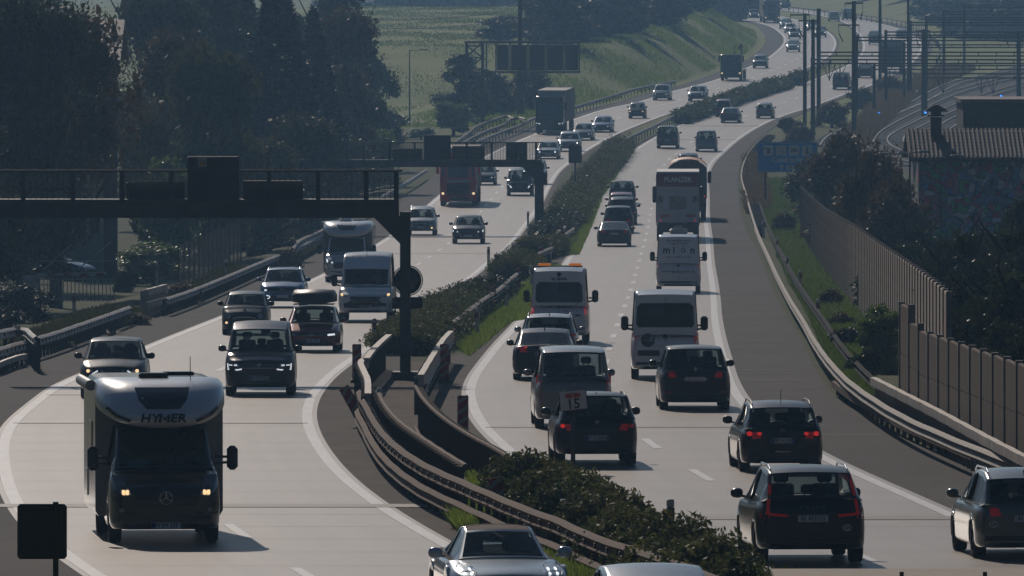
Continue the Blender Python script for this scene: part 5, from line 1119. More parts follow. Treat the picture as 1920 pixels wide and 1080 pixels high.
barrier('pale rail between the hedge and the grass strip of the median', [(851, 600), (880, 578), (903, 561), (935, 540), (958, 520), (976, 506)], h=.85, step=2, mb_=m_galvl)
barrier('short pale rail beside the hedge below the second gantry', [(1003, 477), (1020, 468), (1037, 461)], h=.85, step=2, mb_=m_galvl)
barrier('pale double rail beside the hedge right of the second gantry', [(1031, 447), (1045, 433), (1061, 422)], h=.95, beams=((0, 0), (.5, .1)), step=2, mb_=m_galvl)
barrier('low pale rail along the oncoming side below the second gantry', [(991, 452), (1003, 440), (1012, 428)], h=.6, step=2, mb_=m_galvl, prof=[(-.06, 0), (.06, 0), (.06, -.3), (-.06, -.3)])
barrier('far median rail running past the dark van up to the poles', [(1147, 276), (1173, 259), (1197, 247), (1230, 232), (1267, 213), (1308, 197), (1350, 183), (1383, 173), (1433, 158), (1483, 142), (1525, 126), (1560, 110)], h=.9, step=4.2)
barrier('farthest barrier at the outside of the right hand bend', [(1757, 108), (1765, 88), (1752, 66), (1713, 44), (1613, 27), (1480, 12)], h=1.0, step=9, mb_=m_galvl)
# ---- reflector posts and striped beacons
def reflector_post(x, y, label, tilt=0, hpx=None):
    p = put(x, y); p.z = float(zr(p.y))-.02; r = thing('reflector_post', label, 'reflector post', p, random.uniform(-.2, .2), 'black and white reflector posts'); r.rotation_euler.y = tilt
    mb = MB(); mb.box((0, 0, .34), (.13, .10, .68)); mb.box((0, 0, .97), (.13, .10, .14), bev=.02); mb.build('post_body', m_white_p, r)
    MB().box((0, 0, .79), (.135, .105, .22)).build('black_band', m_gloss, r); MB().box((0, -.055, .79), (.05, .01, .14)).build('reflector', m_orange, r)
    return r
m_white_p = mat('plastic_white', (.55, .55, .53), .5, noise=.15)
for x, y, l in [(895, 632, 'beside the grass strip, nearest the breakdown van'), (950, 583, 'on the grass strip left of the breakdown van roof'), (996, 540, 'beside the hedge left of the orange beacons'), (1032, 492, 'beside the grass at the end of the short pale rail'), (1078, 430, 'on the grass right of the second gantry'), (1095, 396, 'on the grass between second gantry and lane line'), (916, 500, 'at the oncoming lane beyond the dark hedge'), (990, 427, 'just left of the second gantry post'), (1111, 362, 'on the median grass level with the queue'), (1127, 315, 'on the far median grass'), (702, 655, 'in front of the railing left of the gantry post'), (712, 805, 'inside the rusty rails of the median'), (1057, 1045, 'pale topped one among leaves at the bottom of the median'), (1257, 1045, 'behind the bottom hedge by the right lanes'), (1534, 613, 'on the grass right of the runged rail, nearest'), (1501, 550, 'on the grass right of the runged rail, second'), (1476, 520, 'on the grass right of the runged rail, third'), (1457, 482, 'on the grass right of the runged rail, fourth'), (1432, 445, 'on the grass right of the runged rail, fifth'), (139, 598, 'in the grass behind the left rail'), (424, 528, 'behind the long left rail'), (294, 534, 'at the start of the long left rail')]:
    reflector_post(x, y, 'reflector post '+l)
m_redp = mat('red_white', (.28, .03, .035), .6, noise=.3); m_stripe = mat('beacon_stripe', (.30, .28, .27), .6, noise=.3)
def beacon(x, y, label, tilt=0, h=1.0):
    p = put(x, y); p.z = float(zr(p.y))-.01; r = thing('striped_beacon', label, 'marker beacon', p, 0, 'red and white striped marker beacons'); r.rotation_euler.y = tilt
    MB().box((0, 0, .12+h/2), (.26, .05, h), bev=.02).build('board', m_redp, r)
    bm = MB()
    for k in range(4): bm.bar((-.12, -.03, .2+k*h*.25), (.12, -.03, .2+k*h*.25+.16), .008, .08)
    bm.build('white_stripes', m_stripe, r); MB().box((0, 0, .06), (.35, .3, .12), bev=.02).build('foot', m_black, r)
for x, y, t, l in [(669, 718, 0, 'upright marker beacon in front of the cream railing end'), (685, 800, -.5, 'marker beacon leaning over on the left of the rusty rails'), (942, 1008, -.12, 'marker beacon leaning among leaves above the sports car'), (868, 830, 0, 'marker beacon behind the close barred rusty railing'), (833, 718, 0, 'marker beacon right of the lower ribbed rail'), (860, 630, -.15, 'marker beacon at the corner of hedge and grass strip'), (924, 585, 0, 'marker beacon on the grass strip under the pale rail'), (971, 545, 0, 'marker beacon at the far end of the pale rail'), (1014, 500, 0, 'marker beacon at the short pale rail'), (1052, 460, 0, 'marker beacon at the pale double rail'), (932, 520, 0, 'marker beacon between hedge blocks on the oncoming side'), (1079, 405, 0, 'marker beacon right of the second gantry post'), (1093, 372, 0, 'marker beacon in the far hedge')]:
    beacon(x, y, l, t)
# ---- gantries
def mesh_panel(x0, x1, z0, z1, y, nh, nv, t=.012):
    mb = MB()
    for i in range(nh): z = z0+(z1-z0)*(i+.5)/nh; mb.box(((x0+x1)/2, y, z), (x1-x0, t, t))
    for i in range(nv): x = x0+(x1-x0)*(i+.5)/nv; mb.box((x, y, (z0+z1)/2), (t, t, z1-z0))
    return mb
def gantry(label, xc, ybase, beam, xl, rail_top, posts, cabs, colw, ycol, s_extra=None, mesh=True):
    Y = dist(ybase); s = F/Y; g0 = float(zr(Y)); X0 = (xc-CX)/s; root = thing('gantry', label, 'gantry', (X0, Y, g0))
    xx = lambda px: (px-xc)/s; zz = lambda py: -(py-YH)/s-g0
    w = colw/s; zt = zz(beam[0])
    MB().box((0, 0, zz(ycol)/2), (w, w*.8, zz(ycol))).build('column', m_steel, root); MB().box((0, 0, .12), (w*2.6, w*2.2, .24), bev=.03).build('foot_plate', m_steel, root)
    zb_b, zb_t = zz(beam[1]), zz(beam[0]); x0, x1 = xx(xl), xx(beam[2])
    mb = MB(); mb.box(((x0+x1)/2, 0, (zb_b+zb_t)/2), (x1-x0, .6, zb_t-zb_b)); mb.build('beam', m_steel, root)
    MB().extrude([(-w*.5, zb_b+.05), (-w*.5, zb_b-.75), (-w*.5-.75, zb_b)], -w*.3, w*.3).build('bracket', m_steel, root)
    zr_ = zz(rail_top)
    for y_ in (-.42, .42): MB().bar((x0, y_, zr_), (x1+.1, y_, zr_), .05).build('handrail', m_steel, root)
    m = MB().box(((x0+x1)/2, 0, zb_t+.05), (x1-x0, 1.0, .08)); m.build('walkway', m_steel, root)
    for p in posts:
        MB().box((xx(p), -.42, (zb_t-.1+zr_)/2), (.10*1.3, .09, zr_-zb_t+.1)).build('railing_post', m_steel, root)
    if mesh: 
        q = mesh_panel(x0, x1, zb_t+.08, zr_-.03, -.47, 16, int((x1-x0)/.16), .012 if s > 50 else .02); q.build('mesh_panel', m_steel, root)
    for (a, b, c, d_, m_, dy, lab) in cabs:
        X_a, X_b, Z_a, Z_b = xx(a), xx(c), zz(d_), zz(b)
        k = MB(); k.box(((X_a+X_b)/2, dy, (Z_a+Z_b)/2), (X_b-X_a, .35, Z_b-Z_a), bev=.03); c_ = k.build('sign_cabinet', m_, root)
        k = MB()
        for t_ in (.12, .5, .88): k.box((X_a+(X_b-X_a)*t_, dy-.20, (Z_a+Z_b)/2), (.05, .05, Z_b-Z_a-.06))
        for t_ in (.2, .55, .9): k.box(((X_a+X_b)/2, dy-.23, Z_a+(Z_b-Z_a)*t_), (X_b-X_a-.08, .03, .05))
        k.build('cabinet_frame', m_steel, c_)
    return root, xx, zz, s
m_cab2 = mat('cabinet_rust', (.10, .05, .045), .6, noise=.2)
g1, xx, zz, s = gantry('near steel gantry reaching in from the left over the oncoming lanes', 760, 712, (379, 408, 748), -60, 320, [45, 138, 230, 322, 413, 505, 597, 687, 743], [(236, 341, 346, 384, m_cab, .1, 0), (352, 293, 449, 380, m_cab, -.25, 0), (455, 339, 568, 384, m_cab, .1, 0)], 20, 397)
MB().box((xx(744), -.42, (zz(400)+zz(318))/2), (.12, .12, zz(318)-zz(400))).build('railing_post', m_steel, g1)
MB().box((xx(380), -.48, zz(304)), (.26, .04, .26)).build('notice_plate', M('notice_grey', (.3, .3, .3), .5), g1); MB().box((xx(380), -.505, zz(306)), (.14, .01, .10)).build('notice_yellow', M('notice_yellow', (.35, .22, .04), .5), g1)
def lollipop(g, xx, zz, s, cx_, cy_, r_px, box):
    r = r_px/s; mb = MB(); MM = Matrix.Translation((xx(cx_), .45, zz(cy_))) @ Matrix.Rotation(PI/2, 4, 'X')
    mb.lathe([(.001, -.05), (r*.86, -.05), (r*.9, .0), (r*.9, .05), (.001, .05)], MM, 28); sg = mb.build('round_sign', m_gloss, g)
    mb = MB(); MM2 = MM; mb.lathe([(r*.93, -.04), (r, -.04), (r, .06), (r*.93, .06), (r*.93, -.04)], MM2, 28); mb.build('sign_rim', m_steel, sg)
    mb = MB(); mb.box((xx((box[0]+box[2])/2), .42, zz((box[1]+box[3])/2)), ((box[2]-box[0])/s, .25, (box[3]-box[1])/s), bev=.03); mb.build('sign_box', m_gloss, g)
    mb = MB(); mb.bar((xx(cx_), 0, zz(cy_-r_px*.4)), (xx(cx_), .42, zz(cy_-r_px*.4)), .08); mb.bar((xx(cx_), 0, zz(cy_+r_px*.4)), (xx(cx_), .42, zz(cy_+r_px*.4)), .08)
    for dx in (-.25, .25): mb.bar((xx(cx_)+dx*1.4, .42, zz(cy_+r_px)), (xx(cx_)+dx*1.4, .42, zz(box[1])), .05)
    mb.build('sign_arm', m_steel, g)
lollipop(g1, xx, zz, s, 764, 527, 29, (735, 558, 792, 580))
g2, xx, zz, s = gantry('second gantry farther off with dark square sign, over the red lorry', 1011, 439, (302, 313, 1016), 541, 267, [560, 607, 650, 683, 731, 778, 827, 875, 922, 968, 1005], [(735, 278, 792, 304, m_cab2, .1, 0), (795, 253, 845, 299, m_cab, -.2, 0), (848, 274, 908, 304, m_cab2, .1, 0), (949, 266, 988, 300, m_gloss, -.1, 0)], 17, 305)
k = MB().box((xx(1013), .3, zz(335)), (20/s*1.2, .3, 22/s), bev=.03); k.build('sign_box', m_gloss, g2)
# cantilever gantry with five sign backs
Y = dist(240); s = F/Y; g0 = float(zr(Y)); g3 = thing('sign_gantry', 'cantilever gantry with lattice tower and five dark sign backs in a row', 'gantry', ((889-CX)/s, Y, g0)); xx = lambda p: (p-889)/s; zz = lambda p: -(p-YH)/s-g0
m_g3 = mat('gantry_blue_grey', (.085, .09, .10), .6, .2)
mb = MB()
for dx in (875, 905):
    for dy in (-.8, .8): mb.bar((xx(dx), dy, 0), (xx(dx), dy, zz(78)), .28)
yy = list(range(240, 70, -22))
for i, (a, b) in enumerate(zip(yy, yy[1:])):
    for dy in (-.8, .8): mb.bar((xx(875 if i % 2 else 905), dy, zz(a)), (xx(905 if i % 2 else 875), dy, zz(b)), .12); mb.bar((xx(875), dy, zz(b)), (xx(905), dy, zz(b)), .12)
mb.build('lattice_tower', m_g3, g3)
mb = MB()
for dy in (-.8, .8):
    mb.bar((xx(872), dy, zz(79)), (xx(1088), dy, zz(79)), .18); mb.bar((xx(905), dy, zz(135)), (xx(1088), dy, zz(135)), .18)
    for q in (912, 930, 956, 990, 1024, 1058, 1086): mb.bar((xx(q), dy, zz(135)), (xx(q), dy, zz(79)), .14)
for q in (872, 905, 990, 1086): mb.bar((xx(q), -.8, zz(79)), (xx(q), .8, zz(79)), .12); mb.bar((xx(max(q, 905)), -.8, zz(135)), (xx(max(q, 905)), .8, zz(135)), .12)
mb.bar((xx(878), -.8, zz(104)), (xx(903), -.8, zz(80)), .14); mb.build('beam', m_g3, g3)
for a, b in ((932, 954), (958, 988), (992, 1022), (1026, 1056), (1060, 1084)): MB().box((xx((a+b)/2), 0, zz(108)), ((b-a)/s, .5, 48/s), bev=.03).build('sign_cabinet', mat('cabinet_far', (.05, .045, .05), .6), g3)
# ---- signs
def sign_on_post(name, label, cat, x0, y0, x1, y1, ybase, m, back=True, postx=None, pr=.05, tilt=0, Yf=None, pm_=None):
    Y = Yf or dist(ybase); s = F/Y; g = float(zr(Y)); X = ((x0+x1)/2-CX)/s; r = thing(name, label, cat, (X, Y, g)); zt, zb = -(y0-YH)/s-g, -(y1-YH)/s-g; w = (x1-x0)/s
    p = MB().box((0, -.05, 0), (w, .06, zt-zb), bev=.03).build('panel', m, r); p.location = (0, 0, (zt+zb)/2); p.rotation_euler = (0, tilt, 0)
    for px_ in (postx or [(x0+x1)/2]): MB().cyl(((px_-CX)/s-X, .03, 0), ((px_-CX)/s-X, .03, zt-.05), pr, n=10).build('post', pm_ or m_postd, r)
    return r, p, w, zt-zb
r, p, w, h = sign_on_post('kilometre_sign', 'tilted white kilometre sign reading 15 in front of the black compact suv', 'road sign', 1048, 731, 1101, 769, 896, M('sign_back', (.05, .05, .055), .5), tilt=-.10, Yf=203)
f_ = MB().box((0, -.085, 0), (w*.93, .012, h*.93), bev=.004).build('sign_face', M('sign_white', (.62, .62, .62), .5), p)
mb = MB(); mb.extrude([(.17*math.cos(a)*1.0*(1.0), .10+.052*math.copysign(abs(math.sin(a))**.5, math.sin(a))) for a in np.linspace(0, 2*PI, 24, endpoint=False)], -.10, -.093); mb.build('red_shield', M('sign_red', (.45, .02, .03), .5), p)
v, f = text_mesh('15', .30, bold=.008); me = bpy.data.meshes.new('t'); me.from_pydata([(a[0], -.096, a[1]-.09) for a in v], [], f); add(me, 'number', m_ptext, p)
v, f = text_mesh('2', .09, bold=.002); me = bpy.data.meshes.new('t'); me.from_pydata([(a[0], -.104, a[1]+.10) for a in v], [], f); add(me, 'number', M('sign_white', (.62, .62, .62), .5), p)
# services sign
r, p, w, h = sign_on_post('services_sign', 'blue motorway services sign reading Coldrerio 9 km with four white symbols', 'road sign', 1420, 266, 1533, 323, 392, M('sign_blue', (.02, .34, .88), .5), postx=[1435, 1518], pr=.07, Yf=628)
mb = MB(); t_ = .045
for q, dd in (((0, h/2-.08), (w-.12, t_)), ((0, -h/2+.08), (w-.12, t_)), ((-w/2+.08, 0), (t_, h-.12)), ((w/2-.08, 0), (t_, h-.12))): mb.box((q[0], -.088, q[1]), (dd[0], .01, dd[1]))
mb.build('white_border', M('sign_border', (.7, .74, .76), .5), p)
m_sw = M('sign_symbol', (.85, .88, .9), .5); m_sd = M('sign_symbol_dark', (.02, .04, .06), .5)
for i in range(4):
    cx_ = (-1.5+i)*w*.215+.0; sq = MB().box((cx_, -.09, h*.22), (w*.175, .012, w*.175)); sq = sq.build('symbol_square', m_sw, p); k = MB(); z0 = h*.22
    if i == 0: k.box((cx_+.02, -.10, z0-.03), (.20, .01, .36)); k.bar((cx_+.12, -.10, z0-.1), (cx_+.24, -.10, z0+.12), .05, .01); k.box((cx_-.22, -.10, z0+.15), (.2, .01, .10))
    elif i == 1: k.bar((cx_-.22, -.10, z0-.22), (cx_+.22, -.10, z0+.22), .05, .01); k.bar((cx_+.22, -.10, z0-.22), (cx_-.22, -.10, z0+.22), .05, .01)
    elif i == 3: k.box((cx_, -.10, z0-.07), (.12, .01, .28)); k.box((cx_, -.10, z0-.22), (.26, .01, .06)); k.box((cx_-.04, -.10, z0+.06), (.2, .01, .05)); k.box((cx_, -.10, z0+.19), (.14, .01, .12))
    if i == 2: v, f = text_mesh('24h', .34, bold=.012); me = bpy.data.meshes.new('t'); me.from_pydata([(a[0]*.95+cx_, -.10, a[1]+z0) for a in v], [], f); add(me, 'lettering', m_sd, sq)
    else: k.build('symbol', m_sd, sq)
for tx, zz_, sz in (('Coldrerio', -h*.10, .47), ('9 km', -h*.34, .44)):
    v, f = text_mesh(tx, sz, bold=.02, spacing=1.12); me = bpy.data.meshes.new('t'); me.from_pydata([(a[0], -.09, a[1]+zz_) for a in v], [], f); add(me, 'lettering', m_sw, p)
sign_on_post('road_sign', 'plain grey sign back on a thin post right of the white suv', 'road sign', 1066, 273, 1091, 306, 372, M('sign_back2', (.07, .075, .08), .6), pr=.06)
# near black sign back, lower left: stands on the embankment close to the camera
Y = 110.; s = F/Y; r = thing('road_sign', 'black back of a sign with rounded corners close by at the lower left', 'road sign', ((79-CX)/s, Y, float(ground_z(-8, Y)))); g = r.location.z
zt, zb = -(945-YH)/s-g, -(1048-YH)/s-g; MB().box((0, 0, (zt+zb)/2), (93/s, .08, zt-zb), bev=.03).build('panel', m_gloss, r)
MB().cyl(((105-79)/s, -.07, 0), ((105-79)/s, -.07, zt+.03), .034, n=10).build('post', m_gloss, r)
MB().box((0, -.045, zt-.05), (93/s*.92, .02, .03)).build('panel_rib', m_black, r)
# ---- lamp posts and plain masts
def lamp(x, ytop, ybase, arm, label, cat='street lamp', r=.07, name='street_lamp', Yf=None):
    Y = Yf or dist(ybase); s = F/Y; X = (x-CX)/s; g = float(ground_z(X, Y)); q = thing(name, label, cat, (X, Y, g), 0, 'lamp posts' if name == 'street_lamp' else None); zt = -(ytop-YH)/s-g
    MB().cyl((0, 0, 0), (0, 0, zt), r*1.2, r*.7, n=8).build('pole', m_postd, q)
    if arm: MB().bar((0, 0, zt-.03), (arm/s, 0, zt+.05), r*.8).build('arm', m_postd, q); a = arm/s; MB().box((a+math.copysign(.25, arm)*0, 0, zt+.04), (min(abs(a)*.8, .9), .25, .13), bev=.03).build('lamp_head', M('lamp_head', (.3, .3, .3), .4), q)
lamp(768, 94, 233, 26, 'street lamp with arm at the edge of the meadow, left of the gantry tower'); lamp(840, 68, 112, -26, 'far street lamp at the top edge of the meadow')
lamp(975, -12, 216, 0, 'tall plain mast behind the row of sign backs', 'mast', .26, 'mast'); lamp(1203, -12, 98, 0, 'tall plain mast on the wooded bank', 'mast', .22, 'mast')
for x, y, a, l in ((1605, 286, 20, 'leftmost lamp over the shrubs by the graffiti building'), (1634, 290, 22, 'second lamp from the left over the shrubs'), (1669, 289, 24, 'third lamp over the shrubs, left of the graffiti building'), (1706, 286, 26, 'lamp at the left corner of the graffiti building'), (1764, 294, 30, 'lamp standing before the graffiti wall')):
    lamp(x, y, 500, a, l, r=.055, Yf=440+(x-1600)*.1)
# ---- noise walls
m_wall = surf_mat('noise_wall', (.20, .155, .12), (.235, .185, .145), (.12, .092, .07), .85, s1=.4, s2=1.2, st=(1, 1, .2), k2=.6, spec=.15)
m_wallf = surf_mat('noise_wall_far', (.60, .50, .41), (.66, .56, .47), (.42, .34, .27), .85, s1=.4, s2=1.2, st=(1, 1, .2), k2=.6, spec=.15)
m_wallp = mat('noise_wall_post', (.22, .20, .18), .7, noise=.2)
def wall(label, A, B, hs, n, name='noise_wall', bot=-.6, mm=None):
    root = thing(name, label, 'noise wall', A); A, B = Vector(A), Vector(B); d = (B-A); ang = math.atan2(d.y, d.x); seg = math.hypot(d.x, d.y)/n
    for i in range(n):
        t0 = (i+.5)/n; c = d*t0; h = hs(t0); z = float(zr(A.y+c.y))-A.z
        mb = MB()
        for k in range(3): mb.box((0, 0, bot+(h-bot)*(k+.5)/3), (seg-.10, .10, (h-bot)/3-.025))
        mb.box((0, .01, bot+(h-bot)/2), (seg-.12, .07, h-bot))
        o = mb.build('wall_panel', mm or m_wall, root); o.location = (c.x, c.y, z); o.rotation_euler = (0, 0, ang)
    for i in range(n+1):
        c = d*(i/n); h = max(hs(max(0, i/n-.001)), hs(min(1, i/n+.001))); z = float(zr(A.y+c.y))-A.z; o = MB().box((0, 0, bot+(h+.08-bot)/2), (.12, .16, h+.08-bot)).build('wall_post', m_wallp, root); o.location = (c.x, c.y, z); o.rotation_euler = (0, 0, ang)
def gpt(x, y): p = gp(x, y); return (p.x, p.y, float(zr(p.y)))
pA, pB, pC = gpt(1502, 447), gpt(1597, 577), gpt(1780, 812)
wall('long wall of narrow upright concrete panels, farther part by the grass', pA, pB, lambda t: 3.0+.35*t, 62, mm=m_wallf)
wall('long wall of concrete panels, nearer part half covered by shrubs', pB, pC, lambda t: 3.35+.0*t, 44, mm=m_wallf)
wall('near wall of wide concrete panels stepping down to the right', gpt(1691, 800), gpt(2010, 950), lambda t: 3.0 if t < .07 else (2.62 if t < .14 else 2.5), 15)
# ---- railway
m_ball = surf_mat('track_ballast', (.030, .027, .027), (.050, .043, .042), (.018, .016, .016), .9, s1=.2, s2=3, s3=12, bump=.6, spec=.15)
def pxcurve(pts, n=40):
    t = np.linspace(0, 1, len(pts)); q = np.linspace(0, 1, n); return list(zip(herm(t, [p[0] for p in pts], q), herm(t, [p[1] for p in pts], q)))
lft = pxcurve([(1535, 318), (1560, 290), (1600, 262), (1650, 226), (1720, 190), (1790, 157), (1850, 138), (1990, 100)], 40); V = []
for x, y in lft:
    a = put(x, y); row = []
    for k in range(8): xx_ = a.x+k*4.5; row.append((xx_, a.y, float(ground_z(xx_, a.y))+.03))
    V.append(row)
tag(link('rail_yard', grid_mesh('rail_yard', np.array(V), m_ball)), kind='structure')
m_rail = mat('rail_steel', (.10, .095, .09), .6, .2)
def track(pts, label):
    P = []
    for x, y in pxcurve(pts, 50): a = put(x, y); P.append((a.x, a.y, float(ground_z(a.x, a.y))+.05))
    P = np.array(P); r = thing('railway_track', label, 'railway track', tuple(P[0]), 0, 'curving railway tracks'); P = P-P[0]
    T = np.gradient(P[:, :2], axis=0); T /= np.linalg.norm(T, axis=1)[:, None]
    for s_ in (-.72, .72):
        Q = P.copy(); Q[:, 0] += T[:, 1]*s_; Q[:, 1] -= T[:, 0]*s_; sweep(Q, [(-.06, .14), (.06, .14), (.06, 0), (-.06, 0)], 0, 'rail', m_rail, r)
    Q = P.copy(); sweep(Q, [(-1.3, .03), (1.3, .03), (1.3, 0), (-1.3, 0)], 0, 'sleeper_bed', mat('sleepers', (.035, .03, .028), .95, noise=.5, nscale=2, spec=.1), r)
for p, l in (([(1590, 262), (1647, 223), (1713, 197), (1780, 161), (1833, 147), (1925, 132)], 'leftmost track beside the dry grass'), ([(1620, 270), (1640, 246), (1700, 214), (1780, 178), (1860, 155), (1925, 143)], 'second track from the left'),
             ([(1552, 275), (1566, 258), (1600, 240), (1655, 222)], 'short track end by the lamp masts'), ([(1705, 284), (1683, 272), (1683, 256), (1730, 230), (1813, 193), (1893, 167), (1930, 158)], 'track curling round behind the tiled roof'), ([(1745, 262), (1790, 228), (1850, 200), (1925, 180)], 'track just before the low flat building'), ([(1720, 312), (1660, 300), (1600, 290)], 'nearest track stub behind the shrubs')):
    track(p, l)
def catpole(x, ytop, ybase, label, arms=None, r=.19):
    Y = dist(ybase); s = F/Y; X = (x-CX)/s; g = float(ground_z(X, Y)); q = thing('catenary_mast', label, 'catenary mast', (X, Y, g), 0, 'catenary masts along the railway'); zt = -(ytop-YH)/s-g
    MB().cyl((0, 0, -.1), (0, 0, zt), r, r*.85, n=8).build('mast', m_postd, q)
    for ay, al, ar in arms or []:
        z = -(ay-YH)/s-g; MB().bar((-al/s, 0, z), (ar/s, 0, z), .13).build('crossarm', m_postd, q)
        for e in (-al, ar):
            k = MB(); k.bar((e/s, 0, z), (e/s*.95, 0, z-.8), .05); k.bar((e/s*.95, 0, z-.8), (e/s*.7, 0, z-1.5), .10); k.build('insulator', m_postd, q)
    return q
catpole(1509, 25, 240, 'mast with one crossarm, leftmost of the group by the road', [(28, 27, 9)]); catpole(1524.5, 36, 262, 'shorter mast second of the group by the road', [(39, 27, 8)]); catpole(1601, 2, 258, 'tall mast with two crossarms', [(6, 17, 17), (47, 29, 10)], .22)
catpole(1650, -15, 170, 'very tall mast reaching above the picture right of the two armed mast'); catpole(1703, -15, 181, 'very tall mast above the top beams', None, .16); catpole(1732, 55, 217, 'thick mast behind the chimney', [(58, 14, 12)], .25); catpole(1910, 59, 187, 'thick mast near the right picture edge', [(62, 25, 8)], .26)
def portal(x, ybase, yt, yb_, label, xr=1935, r=.16, ym=None, drops=()):
    Y = dist(ybase); s = F/Y; X = (x-CX)/s; g = float(ground_z(X, Y)); q = thing('catenary_portal', label, 'catenary portal', (X, Y, g), 0, 'lattice catenary portals across the railway'); zt, zb = -(yt-YH)/s-g, -(yb_-YH)/s-g
    MB().cyl((0, 0, -.1), (0, 0, (-(ym-YH)/s-g) if ym is not None else zt+.2), r, n=8).build('mast', m_postd, q)
    L = (xr-x)/s; b = MB()
    for z in (zt, zb): b.box((L/2, 0, z), (L, .16, .14))
    n = max(4, int(L/(1.6))); 
    for i in range(n+1): b.box((L*i/n, 0, (zt+zb)/2), (.09, .10, zt-zb))
    b.build('lattice_beam', m_postd, q)
    for d_ in drops:
        k = MB(); xd = (d_-x)/s; k.bar((xd, 0, zb), (xd, 0, zb-1.6), .09); k.bar((xd-.6, 0, zb), (xd, 0, zb-1.5), .06); k.bar((xd+.6, 0, zb), (xd, 0, zb-1.5), .06); k.build('dropper', m_postd, q)
    g_ = float(ground_z(X+L, Y)); MB().cyl((L, 0, g_-g-.1), (L, 0, zt+.2), r, n=8).build('mast', m_postd, q)
portal(1535, 235, 98, 105, 'thick portal beam starting at the mast with a crossarm', r=.20, ym=16); portal(1522, 255, 112, 119, 'portal beam just under the thick one', drops=(1555, 1575), r=.1)
portal(1639, 215, 123, 130, 'portal beam with droppers over the near tracks', drops=(1668, 1760)); portal(1736, 213, 138, 146, 'lowest portal beam right of the chimney mast', drops=(1768, 1840, 1862))
portal(1661, 200, 60, 66, 'portal beam level with the crossarm of the chimney mast'); portal(1606, 222, 70, 76, 'portal beam starting at the two armed mast'); portal(1707, 181, 42, 47, 'third portal beam from the top'); portal(1737, 165, 33, 37, 'second portal beam from the top'); portal(1770, 150, 22, 27, 'topmost whole portal beam'); portal(1695, 192, 84, 89, 'portal beam above the thick one'); portal(1808, 140, 10, 14, 'portal beam cut by the top of the picture')
def signal(x, y, yb, label, col=(.05, .25, 1)):
    Y = dist(yb); s = F/Y; X = (x-CX)/s; g = float(ground_z(X, Y)); q = thing('rail_signal', label, 'rail signal', (X, Y, g), 0, 'small lit rail signals'); z = -(y-YH)/s-g
    MB().cyl((0, 0, 0), (0, 0, z), .05, n=6).build('post', m_postd, q); MB().box((0, 0, z), (.35, .2, .4), bev=.05).build('signal_head', m_black, q)
    MB().lathe([(.001, .14), (.11, .12), (.12, .10)], Matrix.Translation((0, 0, z)) @ Matrix.Rotation(PI/2, 4, 'X'), 10).build('lamp', mat('signal_lamp', col, emit=col, es=6), q)
signal(1648, 212, 222, 'blue rail signal at the edge of the dry grass'); signal(1735, 211, 219, 'blue rail signal just right of the thick mast'); signal(1877, 180, 188, 'blue rail signal left of the mast at the right edge'); signal(1718, 171, 178, 'white rail signal between the masts', (1, .9, .8))
# ---------------------------------------------------------------- vegetation
LF = {'dark': leaf_mat('leaves_dark', (.025, .040, .015), (.07, .09, .028), .5, .25, .35), 'olive': leaf_mat('leaves_olive', (.05, .06, .018), (.12, .12, .038), .55, .3, .25), 'brown': leaf_mat('leaves_brown', (.07, .055, .025), (.16, .11, .05), .55, .3, .25),
      'con': leaf_mat('needles', (.012, .022, .012), (.022, .036, .016), .5, .1), 'green': leaf_mat('leaves_green', (.10, .17, .03), (.20, .27, .05), .4, .35), 'hedge': leaf_mat('leaves_hedge', (.055, .085, .025), (.17, .165, .055), .6, .35, .25), 'dry': leaf_mat('dry_grass', (.16, .11, .05), (.26, .19, .09), .7, .3), 'grass': leaf_mat('grass_blades', (.14, .22, .03), (.26, .33, .06), .6, .5)}
m_bark = mat('bark', (.05, .04, .03), .9, noise=.4, nscale=4, bump=.5, bscale=12)
def leaves(P, N, size, asp=.5, jit=.9):
    """quads at P, turned about a random direction near N"""
    n = len(P); R_ = rng.normal(size=(n, 3)); d = N*(1-jit)+R_*jit; d /= np.linalg.norm(d, axis=1)[:, None]
    a = np.cross(d, rng.normal(size=(n, 3))); a /= np.linalg.norm(a, axis=1)[:, None]; b = np.cross(d, a); s = size*rng.uniform(.6, 1.4, (n, 1))
    a = a*s; b = b*s*asp
    V = np.stack([P-a, P-b*.9+a*.1, P+a, P+b*.9+a*.1], 1); return V.reshape(-1, 3)
def blob_pts(blobs, n, shell=.45, rough=.22, seed=0):
    r = np.random.default_rng(seed); bl = np.array(blobs, float); vol = (bl[:, 3]*bl[:, 4]*bl[:, 5])**(2/3); pr = vol/vol.sum(); k = r.choice(len(bl), n, p=pr)
    d = r.normal(size=(n, 3)); d /= np.linalg.norm(d, axis=1)[:, None]
    ph = r.uniform(0, 6, (len(bl), 3)); f = 1+rough*(np.sin(d[:, 0]*4+ph[k, 0])*np.sin(d[:, 1]*5+ph[k, 1])+.6*np.sin(d[:, 2]*9+ph[k, 2])*np.cos(d[:, 0]*8))
    rad = (shell+(1-shell)*r.uniform(0, 1, n)**.6)*f
    return bl[k, :3]+d*rad[:, None]*bl[k, 3:], d
def crown_mesh(name, blobs, n, size, m, shell=.45, asp=.5, seed=0, rough=.22, zmin=None, core=2.3):
    P, D = blob_pts(blobs, n, shell, rough, seed)
    P2, D2 = blob_pts([(b[0], b[1], b[2], b[3]*.72, b[4]*.72, b[5]*.72) for b in blobs], n//10, .3, .1, seed+1)
    if zmin is not None: k = P[:, 2] > zmin; P, D = P[k], D[k]
    V = np.concatenate([leaves(P, D, size, asp), leaves(P2, D2, size*core, .8)]); return quads_mesh(name, V, len(V)//4, [m])
